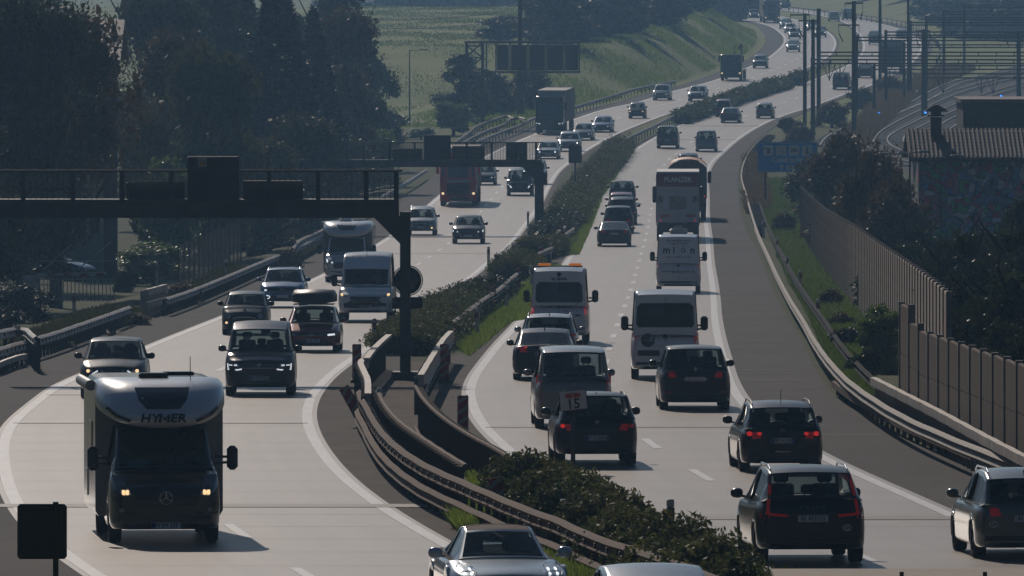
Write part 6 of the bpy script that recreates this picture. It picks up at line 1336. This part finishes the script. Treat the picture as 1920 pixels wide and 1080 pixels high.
def rand_blobs(cx, cy, z0, z1, w, n, seed, rb=.36):
    r = np.random.default_rng(seed); out = []
    for i in range(n):
        t = r.uniform(0, 1); z = z0+(z1-z0)*(.10+.80*t); k = math.sin(PI*(.26+.62*t))**.7; a = r.uniform(0, 2*PI); q = w/2*k*r.uniform(.2, .75); s = w/2*rb*r.uniform(.75, 1.3)
        out.append((cx+q*math.cos(a), cy+q*math.sin(a), z, s*1.1, s*1.1, s*r.uniform(.75, 1.05)))
    return out
def trunk_mesh(h, r, w, seed, nl=9):
    rr = random.Random(seed); mb = MB(); p = Vector((0, 0, -.3)); pts = [p]
    for i in range(6): pts.append(Vector((rr.uniform(-.2, .2)*(i+1)*.3, rr.uniform(-.2, .2)*(i+1)*.3, h*.8*(i+1)/6)))
    for i in range(6): mb.cyl(pts[i], pts[i+1], r*(1-i*.14), r*(1-(i+1)*.14), n=8, caps=False)
    for i in range(nl):
        b = pts[1+i % 5]; a = rr.uniform(0, 2*PI); e = b+Vector((math.cos(a)*w*.3, math.sin(a)*w*.3, h*rr.uniform(.12, .3))); mb.cyl(b, e, r*.35, r*.15, n=6, caps=False)
        e2 = e+Vector((math.cos(a+.5)*w*.12, math.sin(a+.5)*w*.12, h*.1)); mb.cyl(e, e2, r*.15, r*.05, n=5, caps=False)
    me = mb.mesh(); me.materials.append(m_bark); return me
KIND = {}
def make_kind(k, leaf, h, w, n, size, seed, nb=22, z0=.0, shell=.45, asp=.5):
    KIND[k] = (crown_mesh(k, rand_blobs(0, 0, h*z0, h, w, nb, seed), n, size, LF[leaf], shell, asp, seed), trunk_mesh(h, w*.035+.08, w, seed), h, w)
def conifer(k, h, w, n, size, seed):
    r = np.random.default_rng(seed); t = r.uniform(0, 1, n)**.75; lay = np.floor(t*22)/22+.03*r.uniform(0, 1, n); z = h*(1-lay*.94); rad = w/2*(lay**.85)*(.55+.45*r.uniform(0, 1, n)**.5); nb = 9
    a = r.integers(0, nb, n)*2*PI/nb+np.floor(t*22)*1.7+r.normal(0, .22, n); P = np.stack([rad*np.cos(a), rad*np.sin(a), z-rad*.28+r.normal(0, .12, n)], -1); D = np.stack([np.cos(a), np.sin(a), np.full(n, .6)], -1)
    V = leaves(P, D, size, .28, .8); KIND[k] = (quads_mesh(k, V, n, [LF['con']]), trunk_mesh(h*1.15, .3, w*.2, seed, 2), h, w)
make_kind('broad_a', 'dark', 14, 10, 9000, .26, 11); make_kind('broad_b', 'olive', 13, 9.5, 9000, .24, 12, 18); make_kind('broad_c', 'brown', 14, 9, 8000, .22, 13, 15); make_kind('broad_d', 'green', 8, 6.5, 6000, .20, 14, 12, .05)
conifer('conifer_a', 22, 9, 15000, .42, 15); conifer('conifer_b', 18, 8, 12000, .40, 16)
make_kind('near_tree', 'dark', 17, 12, 26000, .15, 17, 26, .12, .3, .42); make_kind('near_sparse', 'brown', 15, 11, 12000, .13, 18, 22, .42, .2, .42); make_kind('shrub', 'olive', 3.2, 4, 5000, .10, 19, 12, -.1); make_kind('shrub_dark', 'dark', 3.6, 4.4, 7000, .11, 20, 14, -.1, .4); make_kind('shrub_brown', 'brown', 3.0, 4, 5000, .10, 21, 12, -.1)
def tree(k, x, Y, ztop_px, wpx, label, cat='tree', name='tree', grp='trees', zoff=0):
    s = F/Y; X = (x-CX)/s; g = float(ground_z(X, Y))+zoff; h = -(ztop_px-YH)/s-g; cm, tm, H, Wd = KIND[k]; r = thing(name, label, cat, (X, Y, g), random.uniform(0, 6.28), grp)
    sz = h/H; sx = (wpx/s)/Wd; r.scale = (sx, sx, sz)
    link('crown', cm, r); link('trunk', tm, r); return r
def on(x, y): return dist(y)
# [kind, picture x, distance, picture row of the top, picture width, label]
T = [
 ('near_tree', 40, 395, -60, 330, 'nearest big dark tree at the left picture edge'), ('near_sparse', 105, 405, -30, 330, 'thin brown leaved tree with loose twigs in front of the pale house'), ('near_tree', -60, 350, 200, 300, 'low dark tree behind the gate at the left edge'),
 ('near_tree', 60, 440, 60, 330, 'dark tree standing between the left edge tree and the house'),
 ('broad_b', 385, 500, 78, 230, 'rounded olive tree with glinting leaves, centre of the left wood'), ('broad_c', 320, 520, 60, 200, 'brownish tree left of the rounded olive tree'), ('broad_b', 300, 600, -40, 260, 'tall olive tree above the near gantry'), ('broad_a', 400, 640, -60, 260, 'tall dark tree behind the rounded olive tree'),
 ('conifer_a', 520, 590, -75, 250, 'largest dark conifer of the wood'), ('conifer_b', 455, 660, -50, 210, 'conifer left of the largest one'), ('conifer_b', 588, 640, 20, 190, 'smaller conifer right of the largest one'), ('broad_c', 640, 690, 20, 190, 'reddish brown tree right of the conifers'), ('broad_a', 625, 760, -60, 180, 'dark tree whose crown ends at the meadow, upper part'),
 ('broad_a', 700, 800, 98, 115, 'dark round tree at the corner of the meadow'), ('broad_a', 660, 720, 110, 140, 'dark tree directly left of the meadow corner'), ('broad_b', 560, 560, 210, 200, 'low olive tree behind the gantry cabinets'), ('broad_b', 470, 520, 250, 200, 'lower tree right of the rounded olive tree'), ('broad_d', 330, 480, 300, 170, 'bright green low tree right of the pale house'), ('broad_b', 275, 490, 200, 120, 'tree beside the right corner of the pale house'),
 ('broad_a', 730, 830, 205, 90, 'small dark tree by the lane at the meadow corner'), ('broad_d', 700, 700, 235, 120, 'yellow green bush tree above the second gantry rail'), ('broad_b', 640, 640, 255, 150, 'olive bush tree behind the second gantry end'), ('broad_c', 560, 600, 300, 170, 'brown bush tree under the second gantry end'),
 ('broad_a', 870, 905, 100, 120, 'dark tree behind the lattice tower'), ('broad_a', 930, 930, 135, 110, 'dark tree right of the lattice tower'), ('broad_b', 1000, 945, 128, 90, 'tree below the sign backs'), ('broad_d', 850, 860, 190, 80, 'yellowish shrub at the foot of the lattice tower'), ('broad_d', 790, 850, 240, 60, 'small shrub left of the parallel rails'),
 ('broad_a', 940, 1080, 28, 110, 'dark tree above the sign backs, left'), ('broad_a', 1010, 1090, 22, 110, 'dark tree above the sign backs, centre'), ('broad_c', 1080, 1070, 30, 110, 'brownish tree above the sign backs, right')]
for k, x, Y, yt, wp, l in T: tree(k, x, Y, yt, wp, l)
rb_ = random.Random(9)
for i in range(44):
    Y = 1045+i*9; dl = rb_.uniform(9.5, 17); X = float(LO(Y))-dl; x = CX+X*F/Y; g = float(ground_z(X, Y)); base = YH-F*g/Y; hh = rb_.uniform(5.5, 10)
    tree(['broad_a', 'broad_b', 'broad_c', 'broad_a'][i % 4], x, Y, base-hh*F/Y, rb_.uniform(5.5, 8.5)*F/Y, 'autumn tree in the continuous wood on top of the grassy bank', grp='trees on top of the grassy bank')
for i, (x, Y, yt, wp) in enumerate([(620+34*q, 1500+(q*53) % 190, -45-(q*37) % 50, 105) for q in range(24)]):
    tree('broad_a', x, Y, yt, wp, 'hazy tree in the far belt beyond the meadow', grp='hazy trees beyond the meadow')
for i, (x, Y, yt, wp) in enumerate([(1500, 2000, -90, 120), (1560, 1960, -90, 110), (1640, 1700, -90, 130), (1700, 1640, -80, 120), (1790, 1380, -10, 120), (1850, 1350, 0, 120), (1915, 1330, -10, 130), (1880, 1420, -50, 130), (1820, 1450, -60, 130), (1760, 1500, -60, 120), (1940, 1400, -40, 130), (1700, 1850, -90, 130), (1620, 2000, -90, 130), (1430, 2100, -90, 110), (1800, 1600, -90, 130), (1880, 1600, -90, 130)]):
    tree(['broad_a', 'broad_b', 'conifer_b'][i % 3], x, Y, yt, wp, 'hazy tree in the far wood beyond the railway', grp='hazy trees beyond the railway')
# shrubs right, behind the walls and round the graffiti building
SH = [(1540, 480, 300, 110), (1590, 465, 268, 130), (1645, 455, 300, 120), (1560, 430, 330, 120), (1620, 420, 345, 130), (1675, 420, 360, 120), (1600, 380, 400, 120), (1660, 370, 400, 140), (1720, 380, 400, 130), (1700, 330, 430, 160), (1770, 340, 420, 150), (1830, 350, 410, 150), (1890, 350, 370, 150), (1930, 340, 330, 130), (1760, 290, 455, 170), (1840, 290, 445, 180), (1920, 285, 430, 180), (1800, 262, 500, 180), (1870, 258, 500, 200), (1930, 250, 520, 200), (1830, 240, 560, 180), (1900, 232, 575, 200), (1960, 225, 560, 200), (1745, 268, 530, 140), (1530, 455, 340, 80), (1885, 245, 470, 220), (1800, 300, 400, 170), (1880, 300, 390, 180)]
for i, (x, Y, yt, wp) in enumerate(SH):
    wp *= 1.5 if x < 1700 else 1.15
    if x < 1800 and Y > 270: Y = max(Y, float(np.interp(x-wp*.35, [1490, 1502, 1550, 1597, 1650, 1700, 1780], [600, 565, 470, 395, 335, 290, 245]))+wp*.35*Y/F+6)
    tree(['shrub', 'shrub_brown', 'shrub_dark'][0 if i % 3 == 0 and x < 1700 else (1 if x < 1700 else 2)], x, Y, yt, wp, ['brownish green shrub in the mass behind the farther wall', 'dark glossy shrub in the mass behind the near wall'][int(x > 1700)], 'shrub', 'shrub', ['shrubs behind the farther noise wall', 'shrubs behind the near noise wall'][int(x > 1700)])
for x, Y, yt, wp, k, l in [(1600, 300, 605, 120, 'shrub_dark', 'leafy shrub at the foot of the concrete wall, left'), (1655, 280, 575, 120, 'broad_d', 'bright green shrub at the foot of the concrete wall, right'), (1575, 330, 590, 70, 'shrub_brown', 'small brown shrub on the grass by the wall'), (1560, 370, 545, 60, 'shrub_brown', 'pale seeding weeds against the wall'), (1625, 265, 640, 90, 'shrub_dark', 'low dark shrub just behind the runged rail'), (1470, 560, 402, 60, 'shrub_brown', 'brown shrub below the services sign'), (1548, 620, 350, 60, 'shrub', 'shrub right of the services sign'), (1480, 860, 215, 60, 'shrub_dark', 'dark bush at the shoulder by the first masts'), (1500, 820, 238, 70, 'shrub_brown', 'brown bush under the first masts'), (1560, 880, 195, 80, 'shrub_brown', 'bush between the road and the masts'), (1615, 950, 165, 80, 'shrub', 'bush on the dry grass strip'), (1670, 1010, 145, 80, 'shrub_brown', 'farther bush on the dry grass strip'),
                           (290, 455, 455, 170, 'broad_d', 'creeper covered fence corner right of the gate'), (240, 440, 490, 60, 'shrub_dark', 'dark creeper clump by the gate'), (330, 470, 460, 90, 'shrub_dark', 'dark creeper clump on the fence'), (400, 500, 470, 80, 'shrub', 'olive bush behind the mesh fence'), (470, 520, 430, 90, 'broad_d', 'green bush behind the long left rail'), (530, 530, 425, 80, 'shrub', 'leafy bush behind the long left rail, near the white motorhome'), (255, 345, 590, 80, 'shrub_brown', 'weeds at the end of the first left rail'), (190, 330, 618, 110, 'shrub', 'weeds along the first left rail'), (110, 310, 640, 90, 'shrub_brown', 'weeds below the first left rail'), (345, 385, 535, 90, 'shrub_brown', 'weeds at the start of the long left rail'), (40, 375, 520, 140, 'shrub_dark', 'dark bush below the parked cars'), (-20, 350, 560, 140, 'shrub_dark', 'dark bush at the left picture edge'), (540, 470, 470, 60, 'shrub_brown', 'weeds under the long left rail'), (400, 640, 380, 100, 'shrub', 'bush deep in the shade under the near gantry'), (330, 600, 400, 100, 'shrub_dark', 'dark bush right of the pale house'), (640, 700, 330, 100, 'shrub', 'bush beyond the long left rail')]:
    tree(k, x, Y, yt, wp, l, 'shrub', 'shrub', 'roadside shrubs')
# hedges of the median: rows of leaf clumps following traced lines
def hedge(pts, h, wd, label, leaf='hedge', size=.055, dens=1500, seed=3, grp='clipped hedge blocks of the median', lump=.12):
    P = path3(pts, h, .5); root = thing('hedge', label, 'hedge', tuple(P[0]), 0, grp); P = P-P[0]; r = np.random.default_rng(seed); bl = []
    for i_, p in enumerate(P):
        hk = 1+.16*math.sin(i_*.9+seed)+.10*math.sin(i_*2.3)
        for q in range(2): bl.append((p[0]+r.uniform(-.5, .5)*wd*.5, p[1]+r.uniform(-.3, .3), p[2]+h*hk*(.46+r.uniform(-.1, .08)), wd*.36*r.uniform(.7, 1.2), .45*r.uniform(.7, 1.4), h*hk*.48*r.uniform(.8, 1.08)))
    n = int(min(90000, dens*len(P))); link('foliage', crown_mesh('hedge', bl, n, size, LF[leaf], .5, .5, seed, lump, core=1.8), root)
    mb = MB()
    for p in P[::3]: mb.cyl(p+Vector((0, 0, -.05)) if False else Vector(p)+Vector((0, 0, -.05)), Vector(p)+Vector((.05, 0, h*.7)), .03, n=5)
    mb.build('stems', m_bark, root)
hedge([(1000, 858), (1045, 880), (1100, 905)], 1.15, 1.9, 'hedge clump behind the kilometre sign post', seed=31, dens=3200)
hedge([(1090, 912), (1130, 925), (1185, 938)], 1.1, 1.8, 'hedge clump next to the kilometre sign post, lower down', seed=32, dens=3200)
hedge([(1175, 950), (1240, 980), (1310, 1010), (1345, 1024)], 1.15, 1.9, 'nearest hedge clump beside the black suv', seed=33, dens=3200)
hedge([(1440, 1062), (1490, 1072), (1530, 1085)], .5, 1.2, 'low weeds under the black suv at the bottom edge', leaf='dark', seed=34, dens=900)
hedge([(755, 608), (790, 590), (810, 580)], 1.0, 2.6, 'hedge block directly behind the gantry post', seed=35); hedge([(790, 582), (830, 556), (868, 537)], 1.1, 2.4, 'wide hedge block left of the grass strip', seed=36); hedge([(885, 528), (915, 518)], 1.0, 2.2, 'small separate hedge block beyond the wide one', leaf='dark', seed=37)
hedge([(958, 480), (985, 466)], 1.15, 2.2, 'hedge block left of the short pale rail', seed=38); hedge([(1000, 447), (1030, 438)], 1.1, 2.3, 'hedge block at the low pale rail', seed=39); hedge([(1030, 414), (1050, 398), (1062, 384)], 1.2, 2.4, 'dark hedge block right of the second gantry post', seed=40, leaf='dark')
hedge([(1062, 380), (1080, 352), (1095, 330), (1110, 308), (1130, 290), (1150, 272), (1165, 252)], 1.5, 2.6, 'long hedge rising from the second gantry to the far median', size=.08, dens=900, seed=41)
hedge([(1275, 205), (1300, 196), (1330, 186), (1375, 170), (1420, 156), (1468, 143)], 1.4, 2.4, 'far median hedge beside the grey suv', size=.14, dens=160, seed=42); hedge([(1487, 134), (1500, 131)], 1.6, 2.0, 'tiny hedge block left of the first masts', size=.14, dens=200, seed=43)
hedge([(1545, 78), (1590, 88), (1600, 100)], .9, 2, 'low growth on the far median', size=.2, dens=100, seed=45, leaf='olive') if False else None
# weeds and grass tufts
def tufts(name, polys, n, size, leaf, h=.25, seed=5):
    r = np.random.default_rng(seed); P = []
    for (a, b, c, d_) in polys:                                            # picture quad corners: ground points
        A, B, C_, D = [np.array(gp(*q)) for q in (a, b, c, d_)]; k = n//len(polys); u_, v_ = r.uniform(0, 1, k)[:, None], r.uniform(0, 1, k)[:, None]
        q = (A*(1-u_)+B*u_)*(1-v_)+(D*(1-u_)+C_*u_)*v_; q[:, 2] = ground_z(q[:, 0], q[:, 1])+.02; P.append(q)
    P = np.concatenate(P); m = len(P); hh = h*r.uniform(.4, 1.3, m); a = r.uniform(0, PI, m); w = size; dx = np.stack([np.cos(a)*w, np.sin(a)*w, 0*a], -1); lean = np.stack([r.normal(0, .3, m)*hh, r.normal(0, .3, m)*hh, hh], -1)
    V = np.stack([P-dx, P+dx, P+lean+dx*.3, P+lean-dx*.3], 1).reshape(-1, 3); o = link(name, quads_mesh(name, V, m, [LF[leaf]])); return tag(o, kind='stuff')
tag(tufts('grass', [((850, 650), (880, 668), (1010, 560), (985, 540)), ((900, 610), (985, 600), (1060, 505), (1020, 500)), ((1040, 480), (1085, 478), (1128, 372), (1105, 372)), ((1105, 375), (1125, 375), (1180, 290), (1160, 290))], 60000, .03, 'grass', .22), 'green grass strip along the median beside the right lanes', 'grass')
tag(tufts('verge_grass', [((1440, 430), (1500, 440), (1505, 340), (1400, 340)), ((1520, 600), (1600, 590), (1505, 430), (1440, 430)), ((1560, 690), (1690, 700), (1610, 590), (1520, 600)), ((1600, 760), (1640, 770), (1590, 700), (1560, 690))], 70000, .035, 'green', .4, 6), 'rough grass between the right guard rail and the noise wall', 'grass')
tag(tufts('dry_grass', [((1540, 300), (1590, 300), (1720, 180), (1650, 180)), ((1400, 400), (1440, 400), (1430, 300), (1400, 300)), ((1650, 182), (1720, 180), (1830, 130), (1760, 130))], 40000, .05, 'dry', .7, 7), 'dry brown grass between the road and the railway', 'grass')
tag(tufts('bottom_weeds', [((850, 990), (880, 1010), (1010, 1010), (930, 950)), ((1010, 1065), (1040, 1110), (1330, 1130), (1250, 1075)), ((1020, 1000), (1100, 1040), (1200, 1060), (1120, 1000)), ((880, 940), (900, 960), (960, 900), (905, 880))], 45000, .022, 'grass', .35, 8), 'bright green weeds along the foot of the rusty median rail', 'weeds')
tag(tufts('left_weeds', [((0, 660), (120, 650), (270, 600), (200, 590)), ((280, 590), (350, 575), (480, 515), (420, 510)), ((560, 490), (620, 455), (640, 440), (560, 480))], 40000, .03, 'olive', .45, 9), 'weeds along the rails at the left', 'weeds')
def field_tufts(name, n, fx, y0, y1, h, w, leaf, seed, label):
    r = np.random.default_rng(seed); Y = r.uniform(y0, y1, n); X = fx(Y, r.uniform(0, 1, n)); P = np.stack([X, Y, ground_z(X, Y)+.01], -1); k = (np.sin(X*.35+3*np.sin(Y*.05))+np.sin(Y*.11+X*.1)+r.normal(0, .8, n)) > -.2; P = P[k]; m = len(P)
    hh = h*r.uniform(.4, 1.4, m); a = r.uniform(0, PI, m); dx = np.stack([np.cos(a)*w, np.sin(a)*w, 0*a], -1); lean = np.stack([r.normal(0, .3, m)*hh, r.normal(0, .3, m)*hh, hh], -1)
    V = np.stack([P-dx, P+dx, P+lean+dx*.3, P+lean-dx*.3], 1).reshape(-1, 3); tag(link(name, quads_mesh(name, V, m, [LF[leaf]])), label, 'grass', kind='stuff')
field_tufts('bank_grass', 70000, lambda Y, t: LO(Y)-1.2-t*14, 880, 1420, .22, .08, 'grass', 51, 'uneven grass on the bank left of the far lanes')
field_tufts('meadow_grass', 90000, lambda Y, t: LO(Y)-18-t*45, 840, 1400, .13, .07, 'green', 52, 'grass tufts scattered over the meadow')
# ---------------------------------------------------------------- buildings and far left details
def house(name, label, x0, x1, yt, yb, Y, dep, m, roof=None, rise=1.5, cat='house', over=.6, flat=False):
    s = F/Y; X0, X1 = (x0-CX)/s, (x1-CX)/s; c = (X0+X1)/2; g = float(ground_z(c, Y)); h = -(yt-YH)/s-g; r = thing(name, label, cat, (c, Y, g)); w = X1-X0
    MB().box((0, dep/2, h/2-.2), (w, dep, h+.4)).build('wall', m, r)
    if flat: MB().box((0, dep/2, h+.1), (w+.3, dep+.3, .22)).build('roof', roof, r)
    else:
        mb = MB(); a, b = w/2+over, -over; vs = [(-a, b, h), (a, b, h), (a, dep/2, h+rise), (-a, dep/2, h+rise), (a, dep+over, h), (-a, dep+over, h)]; vs += [(x, y, z-.18) for x, y, z in vs]
        mb.add(vs, [(0, 1, 2, 3), (3, 2, 4, 5), (7, 6, 9, 8), (8, 9, 11, 10), (0, 6, 7, 1), (1, 7, 8, 2), (2, 8, 10, 4), (4, 10, 11, 5), (5, 11, 9, 3), (3, 9, 6, 0)]); mb.build('roof', roof, r)
    return r, s, h, w
# graffiti building
def graffiti():
    m = bpy.data.materials.new('graffiti_wall'); m.use_nodes = True; t = m.node_tree; b = t.nodes['Principled BSDF']; g = t.nodes.new('ShaderNodeTexCoord').outputs['Object']
    dn = t.nodes.new('ShaderNodeTexNoise'); dn.inputs['Scale'].default_value = .9; t.links.new(g, dn.inputs[0]); ad = t.nodes.new('ShaderNodeVectorMath'); ad.operation = 'MULTIPLY_ADD'; ad.inputs[1].default_value = (2.2, 2.2, 2.2); t.links.new(dn.outputs[1], ad.inputs[0]); t.links.new(g, ad.inputs[2])
    v = t.nodes.new('ShaderNodeTexVoronoi'); v.inputs['Scale'].default_value = 2.4; t.links.new(ad.outputs[0], v.inputs[0]); cr = t.nodes.new('ShaderNodeValToRGB'); e = cr.color_ramp; e.interpolation = 'CONSTANT'
    for p, c in ((0, (.20, .28, .42)), (.22, (.60, .10, .14)), (.40, (.12, .42, .14)), (.55, (.75, .66, .70)), (.7, (.18, .32, .60)), (.85, (.55, .24, .32))):
        k = e.elements.new(p) if p else e.elements[0]; k.color = (*c, 1)
    sp = t.nodes.new('ShaderNodeSeparateColor'); t.links.new(v.outputs['Color'], sp.inputs[0]); t.links.new(sp.outputs[0], cr.inputs[0])
    v2 = t.nodes.new('ShaderNodeTexVoronoi'); v2.feature = 'DISTANCE_TO_EDGE'; v2.inputs['Scale'].default_value = 2.4; t.links.new(ad.outputs[0], v2.inputs[0]); lt = t.nodes.new('ShaderNodeMath'); lt.operation = 'LESS_THAN'; lt.inputs[1].default_value = .05; t.links.new(v2.outputs[0], lt.inputs[0])
    x = nmix(t, lt.outputs[0], cr.outputs[0], (.008, .009, .012)); t.links.new(x, b.inputs['Base Color']); b.inputs['Roughness'].default_value = .8; return m
m_roof = mat('roof_tiles', (.085, .06, .055), .75, noise=.35, nscale=3)
r, s, h, w = house('workshop', 'low building with tiled roof and graffiti covered wall at right', 1722, 2000, 296, 480, 470, 7, graffiti(), m_roof, 1.35, 'building', .5)
mb = MB()
for i in range(int((w+1)/.22)):
    x = -w/2-.5+.11+i*.22; mb.cyl((x, -.5, h+.02), (x, 3.5, h+1.37), .075, n=6, caps=False)
    for k in range(9): t_ = (k+.5)/9; mb.box((x, -.5+4*t_, h+.06+1.35*t_), (.13, .06, .06))
mb.build('tile_rows', m_roof, r)
c = MB(); c.box((-w/2+1.0, 2.6, h+1.5), (.55, .55, 1.0)); c.box((-w/2+1.0, 2.6, h+2.08), (.8, .8, .08)); c.build('chimney', M('chimney_dark', (.03, .03, .032), .8), r)
c = MB(); X = -w/2+1.0; c.extrude([(X-.62, h+2.28), (X-.45, h+2.42), (X-.1, h+2.62), (X+.1, h+2.62), (X+.45, h+2.42), (X+.62, h+2.28), (X+.25, h+2.42), (X-.25, h+2.42)][:6], 2.3, 2.9); c.box((X, 2.6, h+2.2), (.5, .5, .3)); c.build('chimney_cap', M('chimney_dark', (.03, .03, .032), .8), r)
MB().box((0, -.55, h-.08), (w+1, .12, .12)).build('gutter', m_postd, r)
house('shed', 'flat roofed dark building behind the tiled roof at the right edge', 1806, 1990, 193, 300, 520, 8, M('shed_wall', (.05, .055, .06), .8), M('shed_roof', (.16, .14, .14), .8), flat=True, cat='building')
# pale house at left
m_yel = surf_mat('house_plaster', (.55, .45, .26), (.62, .50, .30), (.40, .33, .2), .85, s1=.3, s2=1)
r, s, h, w = house('house', 'pale yellow house half hidden by the dark trees at left', 60, 194, 112, 505, 476, 9, m_yel, M('house_roof', (.16, .14, .14), .6, noise=.3), 2.0, 'house', .9)
MB().box((0, -.03, 1.1), (w+.02, .08, 2.2)).build('plinth', M('plinth_grey', (.20, .21, .22), .8, noise=.1), r)
for px in (152, 178):
    for z in (2.6, 5.6): f_ = MB().box(((px-127)/s, -.03, z+.45*0), (.5, .06, 1.7)); f_ = f_.build('window', M('shutter_dark', (.03, .025, .02), .6), r)
MB().box((w/2+.35, .3, h/2), (.7, .5, h)).build('recess_shade', M('house_shade', (.06, .06, .07), .8), r)  # dark box at the house corner, shade of a recess put into its colour
# two cars parked nose to tail behind the fence at left, seen from the side
def parked(x, yb, label, col, rz):
    before = set(bpy.data.objects); r, S_, d_ = car('hatch', x, yb, label, 'car', col=col, name='parked_car', rz=0, lod=2); r.rotation_euler = (0, 0, rz); return r
parked(88, 528, 'dark blue green car parked behind the fence at left', (.02, .05, .07), 1.25); parked(25, 512, 'dark car parked behind the blue green one at left', (.02, .022, .025), 1.2)
# gate
p = gp(75, 566); q = gp(214, 566); g = thing('gate', 'low steel gate with red and white top bar at left', 'gate', tuple(p)); wd_ = q.x-p.x; s = F/p.y
mb = MB()
for i in range(20): mb.bar((wd_*i/19, 0, 0), (wd_*i/19, 0, .95), .035)
mb.bar((0, 0, .12), (wd_, 0, .12), .06); mb.bar((0, 0, .95), (wd_, 0, .95), .05); mb.build('upright_bars', m_galv, g)
mb = MB(); mb.bar((-.1, -.05, 1.12), (wd_*.9, -.05, 1.20), .06, .12); mb.build('top_bar', m_white_p, g)
mb = MB()
for i in range(4): MB().bar((wd_*(.1+.22*i), -.09, 1.13), (wd_*(.2+.22*i), -.09, 1.15), .02, .13).build('red_band', m_redp, g)
mb = MB(); mb.box((-.35, 0, .55), (.7, .4, 1.1), bev=.04); mb.build('gate_housing', m_galv, g)
mb = MB(); mb.bar((.0, .4, 1.2), (wd_*.42, .4, 2.4), .05); mb.bar((wd_*.45, .4, 1.2), (wd_*.95, .4, 2.5), .05); mb.bar((0, .4, 1.7), (wd_*.95, .4, 1.7), .04); mb.build('stay_bars', m_galv, g)
# mesh fence
A_, B_ = gp(335, 555), gp(452, 492); f_ = thing('mesh_fence', 'tall wire mesh fence behind the long left rail', 'fence', tuple(A_)); d_ = B_-A_; n = 14
for i in range(n+1): MB().bar(d_*(i/n), d_*(i/n)+Vector((0, 0, 2.2)), .07).build('post', m_postd, f_)
mb = MB()
for i in range(22): z = .1+i*.095; mb.bar(Vector((0, 0, z)), d_+Vector((0, 0, z)), .007)
for i in range(110): t_ = i/110; mb.bar(d_*t_, d_*t_+Vector((0, 0, 2.15)), .012)
mb.build('wire_mesh', m_postd, f_)
# far vehicles and buildings beyond the meadow
for x, yb, k, l in ((946, 34, 'van', 'white van parked beyond the trees above the sign backs'), (1001, 29, 'mpv', 'white car parked beyond the trees, right of the white van'), (1100, 22, 'panel', 'white van in the far depot, left'), (1124, 20, 'van', 'white van in the far depot, right'), (690, 70, 'hatch', 'white car at the far edge of the meadow')):
    r, S_, d_ = car(k, x, yb, l, 'parked car' if k != 'panel' else 'parked van', col=(.6, .62, .64), name='parked_car', rz=0, lod=3); r.location.z = float(ground_z(r.location.x, r.location.y))+.05
for x0, x1, yt, yb, Y, l in ((700, 780, 40, 75, 1440, 'low grey building beyond the meadow, left'), (790, 890, 30, 70, 1470, 'long low building beyond the meadow, right'), (1085, 1180, 0, 30, 1640, 'pale depot building in the haze')):
    house('far_building', l, x0, x1, yt, yb, Y, 10, M('far_wall', (.16, .17, .18), .8, noise=.15), M('far_roof', (.25, .25, .25), .7), flat=True, cat='building')
# fence at the very bottom right, close to the camera
Y = 120.; s = F/Y; A_ = Vector(((1455-CX)/s, Y, float(ground_z(4, Y)))); f_ = thing('parapet', 'pale panel parapet with dark posts along the bottom right edge', 'parapet', tuple(A_)); zt = -(1090-YH)/s-A_.z
m = MB(); m.box((250/s, 0, zt/2-.02), (500/s, .10, zt-.04)); m.box((250/s, 1.15, zt-.03), (500/s, 2.4, .06)); m.build('parapet_slab', M('tan_panel', (.36, .31, .25), .8, noise=.1), f_); MB().cyl((0, -.1, zt+.02), (520/s, -.1, zt+.02), .02, n=8).build('handrail', m_postd, f_)
for px in (1690, 1846): MB().box(((px-1455)/s, -.08, (zt+.10)/2), (.055, .06, zt+.16)).build('post', m_gloss, f_)
# overhead wires top left
for i, (a, b, ya, yb) in enumerate(((560, 930, -20, 12), (600, 940, 30, 22), (640, 920, 45, 40))):
    Y = 1150.; s = F/Y; P = []
    for k in range(15): t_ = k/14; P.append(Vector((((a+(b-a)*t_)-CX)/s, Y, -((ya+(yb-ya)*t_+14*4*t_*(1-t_)*.8)-YH)/s)))
    mb = MB(); o = P[0].copy()
    for u_, v_ in zip(P, P[1:]): mb.cyl(u_-o, v_-o, .035, n=4, caps=False)
    w_ = mb.build('overhead_wire', m_postd); w_.location = o; tag(w_, ['highest', 'middle', 'lowest'][i]+' sagging overhead wire above the meadow', 'overhead wire')
HAZE = .00023
# ---------------------------------------------------------------- haze
hb = MB().box((0, 1180, 50), (1100, 2900, 174.0)); hz = hb.build('haze', bpy.data.materials.new('haze_air')); tag(hz, kind='stuff')
hm = hz.data.materials[0]; hm.use_nodes = True; t = hm.node_tree; t.nodes.remove(t.nodes['Principled BSDF'])
pv = t.nodes.new('ShaderNodeVolumePrincipled'); pv.inputs['Color'].default_value = (.33, .62, 1.0, 1); pv.inputs['Density'].default_value = HAZE
pv.inputs['Anisotropy'].default_value = .68
t.links.new(pv.outputs[0], t.nodes['Material Output'].inputs['Volume'])
